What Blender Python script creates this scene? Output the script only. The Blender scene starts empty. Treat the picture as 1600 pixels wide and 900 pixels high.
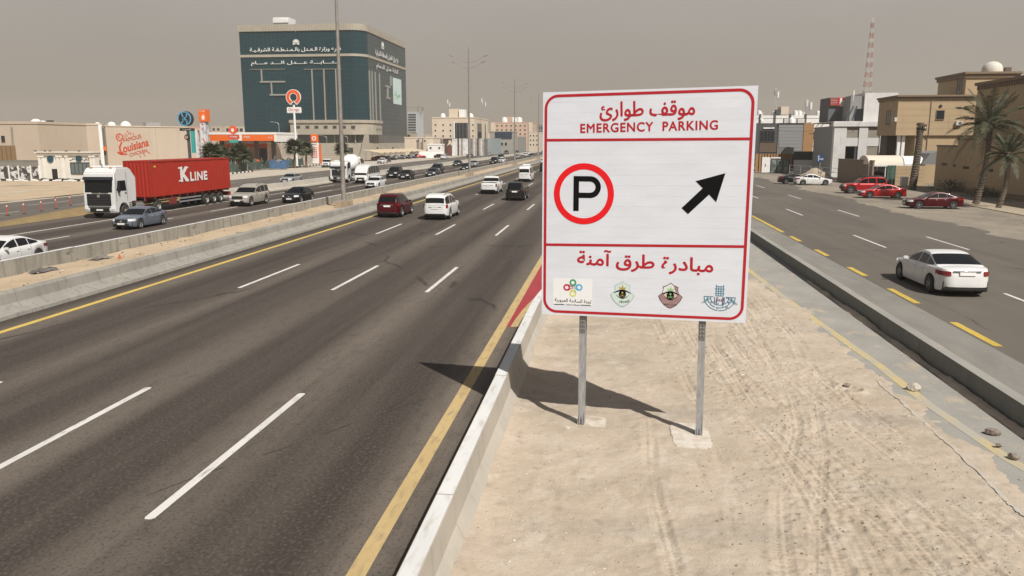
import bpy, bmesh, math, random
import numpy as np
from math import radians, sin, cos, pi, atan, hypot, sqrt
from mathutils import Vector, Matrix
import unicodedata
random.seed(7); rng=np.random.RandomState(7)
sc=bpy.context.scene; col=sc.collection
# ------------------------------------------------------------ camera, world, sun, exposure
H=5.8; FPX=1250.
PITCH=atan(229/FPX); YAW=atan(155/hypot(FPX,229))
cam=bpy.data.cameras.new('camera'); camo=bpy.data.objects.new('camera',cam); col.objects.link(camo)
camo.location=(0,0,H); camo.rotation_euler=(pi/2-PITCH,0,YAW)
cam.sensor_width=36; cam.lens=36*FPX/1600; cam.clip_start=.1; cam.clip_end=9000; sc.camera=camo
SUN=Vector((3.67,-4.32,6.73)).normalized()
EL=math.asin(SUN.z); AZ=math.atan2(SUN.x,SUN.y)
w=bpy.data.worlds.new('World'); sc.world=w; w.use_nodes=True
nt=w.node_tree; nt.nodes.clear()
def N(t,ty,**k):
    n=t.nodes.new(ty)
    for a,b in k.items():
        if a=='inp':
            for i,v in b.items(): n.inputs[i].default_value=v
        else: setattr(n,a,b)
    return n
L=lambda t,a,b: t.links.new(a,b)
sky=N(nt,'ShaderNodeTexSky',sky_type='NISHITA',sun_disc=False,sun_elevation=EL,sun_rotation=AZ,air_density=1.6,dust_density=8.0,ozone_density=1.0)
tc=N(nt,'ShaderNodeTexCoord'); sx=N(nt,'ShaderNodeSeparateXYZ'); L(nt,tc.outputs['Generated'],sx.inputs[0])
mr=N(nt,'ShaderNodeMapRange',inp={1:0.0,2:0.30,3:0.0,4:1.0}); L(nt,sx.outputs['Z'],mr.inputs[0])
mr2=N(nt,'ShaderNodeMapRange',interpolation_type='SMOOTHSTEP',inp={1:0.24,2:0.80,3:0.0,4:1.0}); L(nt,sx.outputs['Z'],mr2.inputs[0])
def vec(t,v): 
    n=N(t,'ShaderNodeCombineXYZ',inp={0:v[0],1:v[1],2:v[2]}); return n.outputs[0]
mx=N(nt,'ShaderNodeMix',data_type='VECTOR'); L(nt,mr.outputs[0],mx.inputs[0])
DUST0=(3.1,2.72,2.2); DUST1=(4.05,3.82,3.74); ZEN=(.9,1.0,1.25)
L(nt,vec(nt,DUST0),mx.inputs[4]); L(nt,vec(nt,DUST1),mx.inputs[5])
mz=N(nt,'ShaderNodeMix',data_type='VECTOR'); L(nt,mr2.outputs[0],mz.inputs[0]); L(nt,mx.outputs[1],mz.inputs[4]); L(nt,vec(nt,ZEN),mz.inputs[5])
m2=N(nt,'ShaderNodeMix',data_type='VECTOR',inp={0:.9}); L(nt,sky.outputs[0],m2.inputs[4]); L(nt,mz.outputs[1],m2.inputs[5])
wn=N(nt,'ShaderNodeTexNoise',inp={'Scale':2.2,'Detail':4.,'Roughness':.55}); wm=N(nt,'ShaderNodeMapping'); wm.inputs['Scale'].default_value=(1,1,3.5); L(nt,tc.outputs['Generated'],wm.inputs[0]); L(nt,wm.outputs[0],wn.inputs['Vector'])
wr_=N(nt,'ShaderNodeMapRange',inp={1:.3,2:.7,3:.95,4:1.05}); L(nt,wn.outputs[0],wr_.inputs[0])
ws=N(nt,'ShaderNodeVectorMath',operation='SCALE'); L(nt,m2.outputs[1],ws.inputs[0]); L(nt,wr_.outputs[0],ws.inputs['Scale'])
bg=N(nt,'ShaderNodeBackground',inp={1:.1}); L(nt,ws.outputs[0],bg.inputs[0])
wo=N(nt,'ShaderNodeOutputWorld'); L(nt,bg.outputs[0],wo.inputs[0])
sl=bpy.data.lights.new('sun','SUN'); sl.energy=5.0; sl.angle=radians(.6); sl.color=(1,.955,.89)
so=bpy.data.objects.new('sun',sl); col.objects.link(so); so.rotation_euler=SUN.to_track_quat('Z','Y').to_euler(); so.location=(30,-30,60)
sc.view_settings.view_transform='Standard'; sc.view_settings.look='None'; sc.view_settings.exposure=.17; sc.view_settings.gamma=1
sc.render.engine='CYCLES'
try: sc.cycles.use_denoising=True
except Exception: pass
sc.cycles.volume_bounces=1; sc.cycles.volume_step_rate=4
# ------------------------------------------------------------ survey helper: where on the ground / on a plane Y=const a sight line lands
_f=np.array([-sin(YAW)*cos(PITCH),cos(YAW)*cos(PITCH),-sin(PITCH)]); _r=np.array([cos(YAW),sin(YAW),0]); _u=np.cross(_r,_f)
def ray(x,y): return _f*FPX+_r*(x-800)-_u*(y-450)
def gp(x,y,z=0):
    d=ray(x,y); t=(z-H)/d[2]; return Vector((d[0]*t,d[1]*t,z))
def at(x,y,Y):
    d=ray(x,y); t=Y/d[1]; return Vector((d[0]*t,Y,H+d[2]*t))
# ------------------------------------------------------------ materials
MATS={}
def mat(name,c,rough=.7,metal=0,var=.0,vscale=3.,bump=0,bscale=30,spec=.5,c2=None,stretch=(1,1,1),coat=0,emit=0):
    if name in MATS: return MATS[name]
    m=bpy.data.materials.new(name); m.use_nodes=True; t=m.node_tree; b=t.nodes['Principled BSDF']
    b.inputs['Base Color'].default_value=(*c,1); b.inputs['Roughness'].default_value=rough; b.inputs['Metallic'].default_value=metal
    b.inputs['Specular IOR Level'].default_value=spec
    if coat: b.inputs['Coat Weight'].default_value=coat; b.inputs['Coat Roughness'].default_value=.06
    tcn=N(t,'ShaderNodeTexCoord'); mp=N(t,'ShaderNodeMapping'); mp.inputs['Scale'].default_value=stretch
    L(t,tcn.outputs['Object'],mp.inputs[0])
    if var or c2:
        no=N(t,'ShaderNodeTexNoise',inp={'Scale':vscale,'Detail':6.,'Roughness':.6}); L(t,mp.outputs[0],no.inputs['Vector'])
        cr=N(t,'ShaderNodeValToRGB'); e=cr.color_ramp.elements; e[0].position=.32; e[1].position=.68
        a=c2 if c2 else tuple(x*(1-var) for x in c); bb=c if c2 else tuple(min(1,x*(1+var)) for x in c)
        e[0].color=(*a,1); e[1].color=(*bb,1); L(t,no.outputs[0],cr.inputs[0]); L(t,cr.outputs[0],b.inputs['Base Color'])
    if bump:
        n2=N(t,'ShaderNodeTexNoise',inp={'Scale':bscale,'Detail':5.}); L(t,mp.outputs[0],n2.inputs['Vector'])
        bp=N(t,'ShaderNodeBump',inp={'Strength':bump,'Distance':.02}); L(t,n2.outputs[0],bp.inputs['Height']); L(t,bp.outputs[0],b.inputs['Normal'])
    MATS[name]=m; return m
def layered(name,base,layers,rough=.85,bump=0,bscale=60,bdist=.01):
    """layers: list of (kind,args,color,strength): noise masks laid over a base colour in object space"""
    m=bpy.data.materials.new(name); m.use_nodes=True; t=m.node_tree; b=t.nodes['Principled BSDF']; b.inputs['Roughness'].default_value=rough
    b.inputs['Specular IOR Level'].default_value=.3
    tcn=N(t,'ShaderNodeTexCoord'); sep=N(t,'ShaderNodeSeparateXYZ'); L(t,tcn.outputs['Object'],sep.inputs[0])
    cur=N(t,'ShaderNodeRGB'); cur.outputs[0].default_value=(*base,1); cur=cur.outputs[0]
    for kind,a,c,s in layers:
        if kind=='noise':
            mp=N(t,'ShaderNodeMapping'); mp.inputs['Scale'].default_value=a[0]; mp.inputs['Location'].default_value=(a[3] if len(a)>3 else 0,0,0)
            L(t,tcn.outputs['Object'],mp.inputs[0])
            no=N(t,'ShaderNodeTexNoise',inp={'Scale':1.,'Detail':6.,'Roughness':.62}); L(t,mp.outputs[0],no.inputs['Vector'])
            r=N(t,'ShaderNodeMapRange',inp={1:a[1],2:a[2],3:0.,4:s}); L(t,no.outputs[0],r.inputs[0]); f=r.outputs[0]
        elif kind=='lane':   # cosine across the lanes: period, origin, sharpness
            s1=N(t,'ShaderNodeMath',operation='SUBTRACT',inp={1:a[1]}); L(t,sep.outputs['X'],s1.inputs[0])
            s2=N(t,'ShaderNodeMath',operation='MULTIPLY',inp={1:2*pi/a[0]}); L(t,s1.outputs[0],s2.inputs[0])
            s3=N(t,'ShaderNodeMath',operation='COSINE'); L(t,s2.outputs[0],s3.inputs[0])
            mp=N(t,'ShaderNodeMapping'); mp.inputs['Scale'].default_value=(.25,.02,1); L(t,tcn.outputs['Object'],mp.inputs[0])
            no=N(t,'ShaderNodeTexNoise',inp={'Scale':1.,'Detail':3.}); L(t,mp.outputs[0],no.inputs['Vector'])
            s4=N(t,'ShaderNodeMath',operation='MULTIPLY_ADD',inp={1:.5,2:.1}); L(t,s3.outputs[0],s4.inputs[0])
            s5=N(t,'ShaderNodeMath',operation='MULTIPLY',use_clamp=True); L(t,s4.outputs[0],s5.inputs[0]); 
            r=N(t,'ShaderNodeMapRange',inp={1:.3,2:.65,3:.3,4:s*2}); L(t,no.outputs[0],r.inputs[0]); L(t,r.outputs[0],s5.inputs[1]); f=s5.outputs[0]
        elif kind=='crack':
            mp=N(t,'ShaderNodeMapping'); mp.inputs['Scale'].default_value=a[0]; L(t,tcn.outputs['Object'],mp.inputs[0])
            n0=N(t,'ShaderNodeTexNoise',inp={'Scale':1.5,'Detail':4.}); L(t,mp.outputs[0],n0.inputs['Vector'])
            ad=N(t,'ShaderNodeMix',data_type='VECTOR',inp={0:.35}); L(t,mp.outputs[0],ad.inputs[4]); L(t,n0.outputs['Color'],ad.inputs[5])
            vo=N(t,'ShaderNodeTexVoronoi',feature='DISTANCE_TO_EDGE',inp={'Scale':1.}); L(t,ad.outputs[1],vo.inputs['Vector'])
            r=N(t,'ShaderNodeMapRange',inp={1:a[1],2:0.,3:0.,4:s}); L(t,vo.outputs[0],r.inputs[0])
            n3=N(t,'ShaderNodeTexNoise',inp={'Scale':.35,'Detail':2.}); L(t,tcn.outputs['Object'],n3.inputs['Vector'])
            r2=N(t,'ShaderNodeMapRange',inp={1:.5,2:.6,3:0.,4:1.}); L(t,n3.outputs[0],r2.inputs[0])
            mm=N(t,'ShaderNodeMath',operation='MULTIPLY'); L(t,r.outputs[0],mm.inputs[0]); L(t,r2.outputs[0],mm.inputs[1]); f=mm.outputs[0]
        elif kind=='z':   # stain by height on the object itself
            r=N(t,'ShaderNodeMapRange',inp={1:a[0],2:a[1],3:0.,4:s}); L(t,sep.outputs['Z'],r.inputs[0]); f=r.outputs[0]
        elif kind=='xband':
            r=N(t,'ShaderNodeMapRange',inp={1:a[0],2:a[1],3:0.,4:s}); 
            no=N(t,'ShaderNodeTexNoise',inp={'Scale':.3,'Detail':6.}); L(t,tcn.outputs['Object'],no.inputs['Vector'])
            s4=N(t,'ShaderNodeMath',operation='MULTIPLY_ADD',inp={1:a[2]}); L(t,no.outputs[0],s4.inputs[0]); L(t,sep.outputs['X'],s4.inputs[2]); L(t,s4.outputs[0],r.inputs[0]); f=r.outputs[0]
        mi=N(t,'ShaderNodeMix',data_type='RGBA'); L(t,f,mi.inputs[0]); L(t,cur,mi.inputs[6]); mi.inputs[7].default_value=(*c,1); cur=mi.outputs[2]
    L(t,cur,b.inputs['Base Color'])
    if bump:
        n2=N(t,'ShaderNodeTexNoise',inp={'Scale':bscale,'Detail':6.,'Roughness':.7}); L(t,tcn.outputs['Object'],n2.inputs['Vector'])
        bp=N(t,'ShaderNodeBump',inp={'Strength':bump,'Distance':bdist}); L(t,n2.outputs[0],bp.inputs['Height']); L(t,bp.outputs[0],b.inputs['Normal'])
    MATS[name]=m; return m
def emis(name,c,s=1):
    m=bpy.data.materials.new(name); m.use_nodes=True; b=m.node_tree.nodes['Principled BSDF']
    b.inputs['Base Color'].default_value=(*c,1); b.inputs['Emission Color'].default_value=(*c,1); b.inputs['Emission Strength'].default_value=s
    MATS[name]=m; return m
ASPH=layered('asphalt',(.064,.052,.042),[('noise',((.25,.022,1),.38,.62),(.034,.027,.0215),.85),('noise',((1.1,.03,1),.42,.66,5),(.088,.073,.06),.6),
   ('lane',(3.75,-3.3),(.15,.124,.10),.85),('noise',((.45,.02,1),.5,.64,19),(.028,.0225,.018),.5),('noise',((4,1.5,1),.5,.68,27),(.036,.030,.025),.35),
   ('noise',((16,12,12),.5,.66),(.125,.106,.088),.55),('noise',((19,15,15),.53,.66,3),(.02,.0175,.015),.65),('noise',((1.8,.9,1),.72,.76,41),(.012,.011,.010),.8),('crack',((.11,.05,1),.008),(.02,.018,.016),.8)],rough=.8,bump=.6,bscale=45,bdist=.01)
ASPH2=layered('asphalt_worn',(.12,.105,.088),[('noise',((.2,.02,1),.35,.7),(.075,.065,.055),.75),('noise',((.9,.03,1),.42,.72,5),(.14,.122,.1),.55),
   ('noise',((.15,.12,1),.5,.7,9),(.16,.14,.115),.4),('noise',((50,50,50),.55,.75),(.16,.145,.125),.3),('crack',((.2,.12,1),.008),(.03,.027,.024),.7)],rough=.82,bump=.3,bscale=140,bdist=.006)
SAND=layered('sand',(.455,.38,.298),[('noise',((.35,.3,1),.42,.62),(.375,.31,.232),.8),('noise',((.22,.5,1),.55,.66,33),(.30,.262,.215),.55),('noise',((1.6,1.3,1),.5,.64,4),(.49,.43,.355),.6),('noise',((3.2,2.2,1),.56,.68,14),(.29,.235,.175),.55),
   ('noise',((.8,.5,1),.6,.72,11),(.3,.25,.2),.5),('noise',((14,14,14),.6,.7),(.25,.19,.14),.45),('noise',((55,55,55),.6,.72,2),(.56,.49,.4),.6),('noise',((35,35,35),.63,.7,8),(.16,.12,.09),.6)],rough=.95,bump=.8,bscale=26,bdist=.03)
SAND2=layered('dusty_ground',(.34,.28,.21),[('noise',((.06,.05,1),.4,.62),(.24,.2,.155),.8),('noise',((.5,.3,1),.45,.7,4),(.42,.35,.27),.6),('noise',((8,8,8),.6,.7),(.2,.17,.13),.4)],rough=.95,bump=.4,bscale=25,bdist=.02)
LOT=layered('dusty_lot',(.25,.215,.17),[('noise',((.12,.05,1),.4,.62),(.16,.14,.115),.75),('noise',((.5,.3,1),.45,.7,4),(.33,.28,.22),.6),('noise',((3,3,3),.55,.7),(.15,.13,.1),.4)],rough=.93,bump=.4,bscale=25,bdist=.02)
CONC=layered('barrier_concrete',(.40,.365,.31),[('noise',((1.2,.6,.6),.4,.65),(.34,.32,.275),.7),('noise',((5,5,.5),.52,.72,3),(.24,.22,.19),.45),('noise',((.4,.4,.4),.5,.66,6),(.48,.44,.37),.5),('noise',((30,30,30),.6,.72),(.25,.24,.21),.35)],rough=.88,bump=.25,bscale=50)
CONCD=layered('old_concrete',(.31,.29,.25),[('noise',((1.2,.6,.6),.4,.65),(.22,.21,.18),.7),('noise',((4,4,.35),.5,.66,3),(.10,.095,.085),.6),('noise',((2.2,1.1,2.6),.6,.7,13),(.05,.05,.047),.7),('noise',((30,30,30),.6,.72),(.2,.19,.165),.35)],rough=.9,bump=.3,bscale=50)
SHLD=layered('shoulder_paving',(.21,.20,.18),[('noise',((.7,.2,1),.4,.65),(.165,.155,.14),.7),('noise',((1.2,.4,1),.5,.7,5),(.27,.245,.205),.6),('noise',((12,8,12),.55,.7),(.14,.135,.12),.5)],rough=.9,bump=.3,bscale=40)
CONCM=layered('median_concrete',(.28,.265,.235),[('noise',((1.2,.6,.6),.4,.65),(.22,.21,.185),.7),('noise',((5,5,.5),.5,.68,3),(.15,.145,.13),.6),('noise',((.5,.3,.5),.5,.66,6),(.33,.31,.27),.5)],rough=.88,bump=.25,bscale=50)
PAVE=layered('concrete_paving',(.29,.277,.25),[('noise',((.7,.5,1),.4,.65),(.23,.22,.20),.7),('noise',((1.2,.9,1),.55,.7,5),(.44,.36,.26),.7),('noise',((30,30,30),.6,.72),(.22,.21,.19),.4)],rough=.9,bump=.25,bscale=60)
def paintmat(name,c,under,wear=.5,stretch=(8,2,1)):
    return layered(name,c,[('noise',(stretch,.62-.18*wear,.75-.1*wear),under,.85),('noise',((60,60,60),.6,.75,3),under,.5),('noise',((.7,.3,1),.45,.7,7),tuple(x*.72 for x in c),.6)],rough=.75)
WLINE=paintmat('white_road_paint',(.58,.56,.53),(.2,.18,.16),.42)
YLINE=paintmat('yellow_road_paint',(.47,.345,.165),(.27,.21,.13),.6)
YLINE2=paintmat('bright_yellow_road_paint',(.52,.37,.07),(.2,.17,.11),.4)
REDP=paintmat('red_road_paint',(.33,.04,.05),(.20,.07,.06),.5)
WTOP=paintmat('white_barrier_paint',(.60,.60,.59),(.42,.39,.34),.6,(6,1.5,3))
BLACK=mat('matt_black',(.012,.012,.012),.6); RUB=mat('tyre_rubber',(.025,.024,.023),.85,bump=.2)
GLASS=mat('car_glass',(.008,.009,.010),.12,spec=.28); CHROME=mat('chrome',(.7,.7,.7),.2,1); RIM=mat('alloy_rim',(.26,.26,.27),.5,.6)
LAMPW=mat('headlight_lens',(.7,.72,.75),.12,coat=.5); LAMPR=mat('tail_light_lens',(.20,.010,.012),.15,coat=.3); PLATE=mat('plate_white',(.7,.7,.68),.5)
GALV=mat('galvanised_steel',(.40,.41,.42),.5,.55,var=.22,vscale=4,stretch=(4,4,1),bump=.1); POLE=mat('pole_grey',(.25,.23,.205),.55,.2,var=.15,vscale=2)
WHITE=mat('white_coat',(.72,.71,.69),.5,var=.08,vscale=2); ORANGE=mat('orange_panel',(.72,.14,.02),.4,var=.05); TEALP=mat('teal_panel',(.03,.33,.32),.4)
REDS=mat('red_film',(.42,.008,.018),.45,var=.05); REDB=mat('bright_red_film',(.72,.004,.01),.4); BLKF=mat('black_film',(.006,.006,.007),.8,spec=.08)
SIGNW=mat('white_sheeting',(.64,.67,.73),.5,var=.045,vscale=1.3,stretch=(1,1,3))
SLATE=mat('dark_slate',(.06,.065,.07),.6,var=.2); DGLASS=mat('dark_window',(.02,.024,.028),.12,spec=.7)
# ------------------------------------------------------------ mesh helpers
class MB:
    def __init__(s): s.v=[];s.f=[]
    def quad(s,*p):
        n=len(s.v); s.v+= [tuple(x) for x in p]; s.f.append(tuple(range(n,n+len(p)))); return s
    def box(s,x0,x1,y0,y1,z0,z1,taper=0):
        n=len(s.v); t=taper
        s.v+=[(x0,y0,z0),(x1,y0,z0),(x1,y1,z0),(x0,y1,z0),(x0+t,y0+t,z1),(x1-t,y0+t,z1),(x1-t,y1-t,z1),(x0+t,y1-t,z1)]
        s.f+=[tuple(n+i for i in q) for q in ((0,3,2,1),(4,5,6,7),(0,1,5,4),(1,2,6,5),(2,3,7,6),(3,0,4,7))]; return s
    def cbox(s,c,d,rz=0,rx=0):
        R=Matrix.Rotation(rz,3,'Z')@Matrix.Rotation(rx,3,'X'); n=len(s.v)
        for q in ((-1,-1,-1),(1,-1,-1),(1,1,-1),(-1,1,-1),(-1,-1,1),(1,-1,1),(1,1,1),(-1,1,1)):
            s.v.append(tuple(Vector(c)+R@Vector((q[0]*d[0]/2,q[1]*d[1]/2,q[2]*d[2]/2))))
        s.f+=[tuple(n+i for i in q) for q in ((0,3,2,1),(4,5,6,7),(0,1,5,4),(1,2,6,5),(2,3,7,6),(3,0,4,7))]; return s
    def tube(s,a,b,r0,r1=None,k=8,cap=True):
        r1=r0 if r1 is None else r1; a=Vector(a);b=Vector(b); d=(b-a).normalized(); u=d.orthogonal().normalized(); w=d.cross(u); n=len(s.v)
        for p,r in ((a,r0),(b,r1)):
            for i in range(k):
                t=2*pi*i/k; s.v.append(tuple(p+(u*cos(t)+w*sin(t))*r))
        for i in range(k): s.f.append((n+i,n+(i+1)%k,n+k+(i+1)%k,n+k+i))
        if cap: s.f.append(tuple(n+i for i in reversed(range(k)))); s.f.append(tuple(n+k+i for i in range(k)))
        return s
    def path(s,pts,r,k=6):
        rr=r if isinstance(r,(list,tuple)) else [r]*len(pts)
        for i in range(len(pts)-1): s.tube(pts[i],pts[i+1],rr[i],rr[i+1],k)
        return s
    def prism(s,poly,a,b,axis='y'):
        """poly 2-D outline extruded from a to b along axis (y: poly is x,z ; x: poly is y,z ; z: poly is x,y)"""
        def P(p,t): return {'y':(p[0],t,p[1]),'x':(t,p[0],p[1]),'z':(p[0],p[1],t)}[axis]
        n=len(s.v);k=len(poly); s.v+=[P(p,a) for p in poly]+[P(p,b) for p in poly]
        s.f.append(tuple(range(n,n+k))); s.f.append(tuple(reversed(range(n+k,n+2*k))))
        for i in range(k): s.f.append((n+i,n+k+i,n+k+(i+1)%k,n+(i+1)%k))
        return s
    def lathe(s,prof,c=(0,0,0),k=16,axis='z'):
        n=len(s.v); m=len(prof)
        for i in range(k):
            t=2*pi*i/k
            for r,z in prof:
                p={'z':(r*cos(t),r*sin(t),z),'y':(r*cos(t),z,r*sin(t)),'x':(z,r*cos(t),r*sin(t))}[axis]
                s.v.append((p[0]+c[0],p[1]+c[1],p[2]+c[2]))
        for i in range(k):
            j=(i+1)%k
            for q in range(m-1): s.f.append((n+i*m+q,n+j*m+q,n+j*m+q+1,n+i*m+q+1))
        return s
    def grid(s,P):  # P[i][j] points
        n=len(s.v); a=len(P); b=len(P[0])
        for r in P: s.v+=[tuple(x) for x in r]
        for i in range(a-1):
            for j in range(b-1): s.f.append((n+i*b+j,n+(i+1)*b+j,n+(i+1)*b+j+1,n+i*b+j+1))
        return s
    def build(s,name,m,parent=None,loc=None,rz=0,smooth=None,bevel=0,fix=True):
        me=bpy.data.meshes.new(name); me.from_pydata(s.v,[],s.f); me.update()
        if fix or bevel:
            bm=bmesh.new(); bm.from_mesh(me); 
            if smooth: bmesh.ops.remove_doubles(bm,verts=bm.verts,dist=.0005)
            if bevel: bmesh.ops.bevel(bm,geom=[e for e in bm.edges if e.is_manifold and e.calc_face_angle(0)>.5],offset=bevel,segments=2,affect='EDGES',clamp_overlap=True)
            bmesh.ops.recalc_face_normals(bm,faces=bm.faces); bm.to_mesh(me); bm.free()
        if m: me.materials.append(m)
        if smooth:
            me.polygons.foreach_set('use_smooth',[True]*len(me.polygons)); me.set_sharp_from_angle(angle=radians(smooth))
        o=bpy.data.objects.new(name,me); col.objects.link(o)
        if parent: o.parent=parent
        if loc is not None: o.location=loc
        if rz: o.rotation_euler=(0,0,rz)
        return o
def tag(o,label,cat,group=None,kind=None):
    o['label']=label; o['category']=cat
    if group: o['group']=group
    if kind: o['kind']=kind
    return o
def thing(name,label,cat,loc=(0,0,0),rz=0,group=None,scale=1):
    o=bpy.data.objects.new(name,None); col.objects.link(o); o.location=loc; o.rotation_euler=(0,0,rz); o.scale=(scale,)*3
    o.empty_display_size=.3
    return tag(o,label,cat,group)
def struct(o): o['kind']='structure'; return o
def copyo(o,parent=None,loc=None,rz=None):
    c=o.copy(); col.objects.link(c)
    if parent: c.parent=parent
    if loc is not None: c.location=loc
    if rz is not None: c.rotation_euler=(0,0,rz)
    return c
def kids(o): return KID.get(o.name,[]) if False else list(o.children)
def copy_tree(o,parent=None):
    c=o.copy(); col.objects.link(c); c.parent=parent
    for ch in kids(o): copy_tree(ch,c)
    return c
# ---- lettering
FORMS={}
for cp in range(0xFE70,0xFEFD):
    d=unicodedata.decomposition(chr(cp)).split()
    if len(d)>=2 and d[0] in('<isolated>','<final>','<initial>','<medial>'):
        FORMS.setdefault(''.join(chr(int(x,16)) for x in d[1:]),{})[d[0][1:-1]]=chr(cp)
def arabic(s):
    for a in ('\u0644\u0627','\u0644\u0622'): s=s.replace(a,chr(0xE000+(a[1]=='\u0622')))
    key=lambda c: '\u0644\u0627' if c=='\ue000' else '\u0644\u0622' if c=='\ue001' else c
    def fwd(c): return c=='\u0640' or 'initial' in FORMS.get(key(c),{})
    def bwd(c): return c=='\u0640' or 'final' in FORMS.get(key(c),{})
    out=[]
    for i,c in enumerate(s):
        f=FORMS.get(key(c))
        if not f: out.append(c); continue
        pv=i>0 and fwd(s[i-1]); nx=i<len(s)-1 and bwd(s[i+1]) and fwd(c)
        out.append(f.get('medial' if pv and nx else 'final' if pv else 'initial' if nx else 'isolated',c))
    return ''.join(reversed(out))
def text_mesh(s,width=None,height=None,depth=.004,bold=0,spacing=1,shear=0):
    c=bpy.data.curves.new('lettering','FONT'); c.body=s; c.size=1; c.extrude=0; c.space_character=spacing; c.shear=shear; c.resolution_u=4
    o=bpy.data.objects.new('tmp',c); col.objects.link(o); dg=bpy.context.evaluated_depsgraph_get()
    me=bpy.data.meshes.new_from_object(o.evaluated_get(dg)); bpy.data.objects.remove(o); bpy.data.curves.remove(c)
    n=len(me.vertices); a=np.zeros(n*3); me.vertices.foreach_get('co',a); a=a.reshape(-1,3)
    lo=a.min(0);hi=a.max(0); sx=width/(hi[0]-lo[0]) if width else None; sy=height/(hi[1]-lo[1]) if height else None
    sx=sx or sy; sy=sy or sx
    P=np.zeros_like(a); P[:,0]=(a[:,0]-(lo[0]+hi[0])/2)*sx; P[:,2]=(a[:,1]-(lo[1]+hi[1])/2)*sy
    F=[tuple(p.vertices) for p in me.polygons]; bpy.data.meshes.remove(me)
    k=9 if bold else 2; V=[];FF=[]; br=bold*1.0*min(sx,sy)
    for i in range(k):
        ox,oz=(0,0) if (i==k-1 or not bold) else (br*cos(2*pi*i/8),br*sin(2*pi*i/8)); y=-depth*(i+.2)/k
        q=len(V); V+=[(p[0]+ox,y,p[2]+oz) for p in P.tolist()]; FF+=[tuple(q+j for j in f) for f in F]
    me=bpy.data.meshes.new('lettering'); me.from_pydata(V,[],FF); me.update()
    if len(me.polygons) and sum(p.normal.y*p.area for p in me.polygons)>0: me.flip_normals()
    return me
def text(s,m,parent,loc,rz=0,name='lettering',**k):
    """upright lettering facing local -Y"""
    me=text_mesh(s,**k); me.name=name; me.materials.append(m); o=bpy.data.objects.new(name,me); col.objects.link(o); o.parent=parent; o.location=loc; o.rotation_euler=(0,0,rz); return o
def disc_poly(cx,cz,r,k=32,a0=0,a1=2*pi): return [(cx+r*cos(a0+(a1-a0)*i/k),cz+r*sin(a0+(a1-a0)*i/k)) for i in range(k)]
def ring(mb,cx,cz,r0,r1,y0,y1,k=40,a0=0,a1=2*pi):
    for i in range(k):
        t0=a0+(a1-a0)*i/k;t1=a0+(a1-a0)*(i+1)/k
        mb.prism([(cx+r0*cos(t0),cz+r0*sin(t0)),(cx+r1*cos(t0),cz+r1*sin(t0)),(cx+r1*cos(t1),cz+r1*sin(t1)),(cx+r0*cos(t1),cz+r0*sin(t1))],y0,y1)
    return mb
def stroke(mb,pts,w,y0,y1):
    for i in range(len(pts)-1):
        a=Vector(pts[i]);b=Vector(pts[i+1]); d=(b-a); 
        if d.length<1e-6: continue
        d.normalize(); n=Vector((-d[1],d[0]))*w/2; e=d*w*.3
        mb.prism([tuple(a-e+n),tuple(a-e-n),tuple(b+e-n),tuple(b+e+n)],y0,y1)
    return mb
# ---- value noise for terrain
def vnoise(X,Y,s,seed=0):
    r=np.random.RandomState(seed); T=r.rand(256,256); x=X/s;y=Y/s; xi=np.floor(x).astype(int);yi=np.floor(y).astype(int); fx=x-xi;fy=y-yi
    fx=fx*fx*(3-2*fx);fy=fy*fy*(3-2*fy); g=lambda a,b:T[a%256,b%256]
    return (g(xi,yi)*(1-fx)+g(xi+1,yi)*fx)*(1-fy)+(g(xi,yi+1)*(1-fx)+g(xi+1,yi+1)*fx)*fy-.5
# ============================================================ GROUND AND ROADS
def sheet(name,pts,z,m,kind='structure',label=None):
    o=MB().quad(*[(x,y,z) for x,y in pts]).build(name,m,fix=False); o['kind']=kind; return o
def strip(name,x0,x1,y0,y1,z,m): return sheet(name,[(x0,y0),(x1,y0),(x1,y1),(x0,y1)],z,m)
strip('ground',-1400,1400,-200,1400,-.05,SAND2)
strip('main_road',-20.3,-2.2,-20,1390,0,ASPH)
strip('left_carriageway',-41.6,-25.4,-20,1390,0,ASPH)
strip('left_service_road',-57.5,-41.6,-20,1390,-.006,ASPH2)
MEDS=layered('median_sand',(.44,.345,.24),[('noise',((.35,.3,1),.4,.65),(.36,.27,.175),.7),('noise',((5,5,5),.6,.7),(.2,.16,.12),.5),('noise',((35,35,35),.6,.7,8),(.58,.5,.4),.5)],rough=.95,bump=.6,bscale=20,bdist=.03)
strip('sandy_shoulder',-70.4,-57.5,-20,1390,-.02,mat('pale_paving',(.42,.37,.30),.9,var=.12,vscale=.4,bump=.2,bscale=20))
strip('right_service_road',9.7,24.6,-20,1390,0,ASPH2)
strip('right_road_shoulder',8.5,10.95,-20,1390,.004,SHLD)
strip('right_dusty_lot',24.6,60,-20,170,-.012,LOT)
strip('pavement',4.9,8.5,-5,60,0,PAVE)
strip('emergency_bay',-2.9,8.3,29,120,-.008,ASPH2)
# gravelly edge where the lot meets the road: broken dusty tongues
m=MB(); Yd_=np.arange(45,170,.3); nz=1.6*vnoise(Yd_*0,Yd_,6,91)+1.0*vnoise(Yd_*0,Yd_,1.8,92)+.5*vnoise(Yd_*0,Yd_,.6,93)
m.grid([[(24.9,y,.003),(24.1+n_*.9,y,.003)] for y,n_ in zip(Yd_,nz)])
o=m.build('drifted_dust',LOT,fix=False); o['kind']='stuff'
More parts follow.
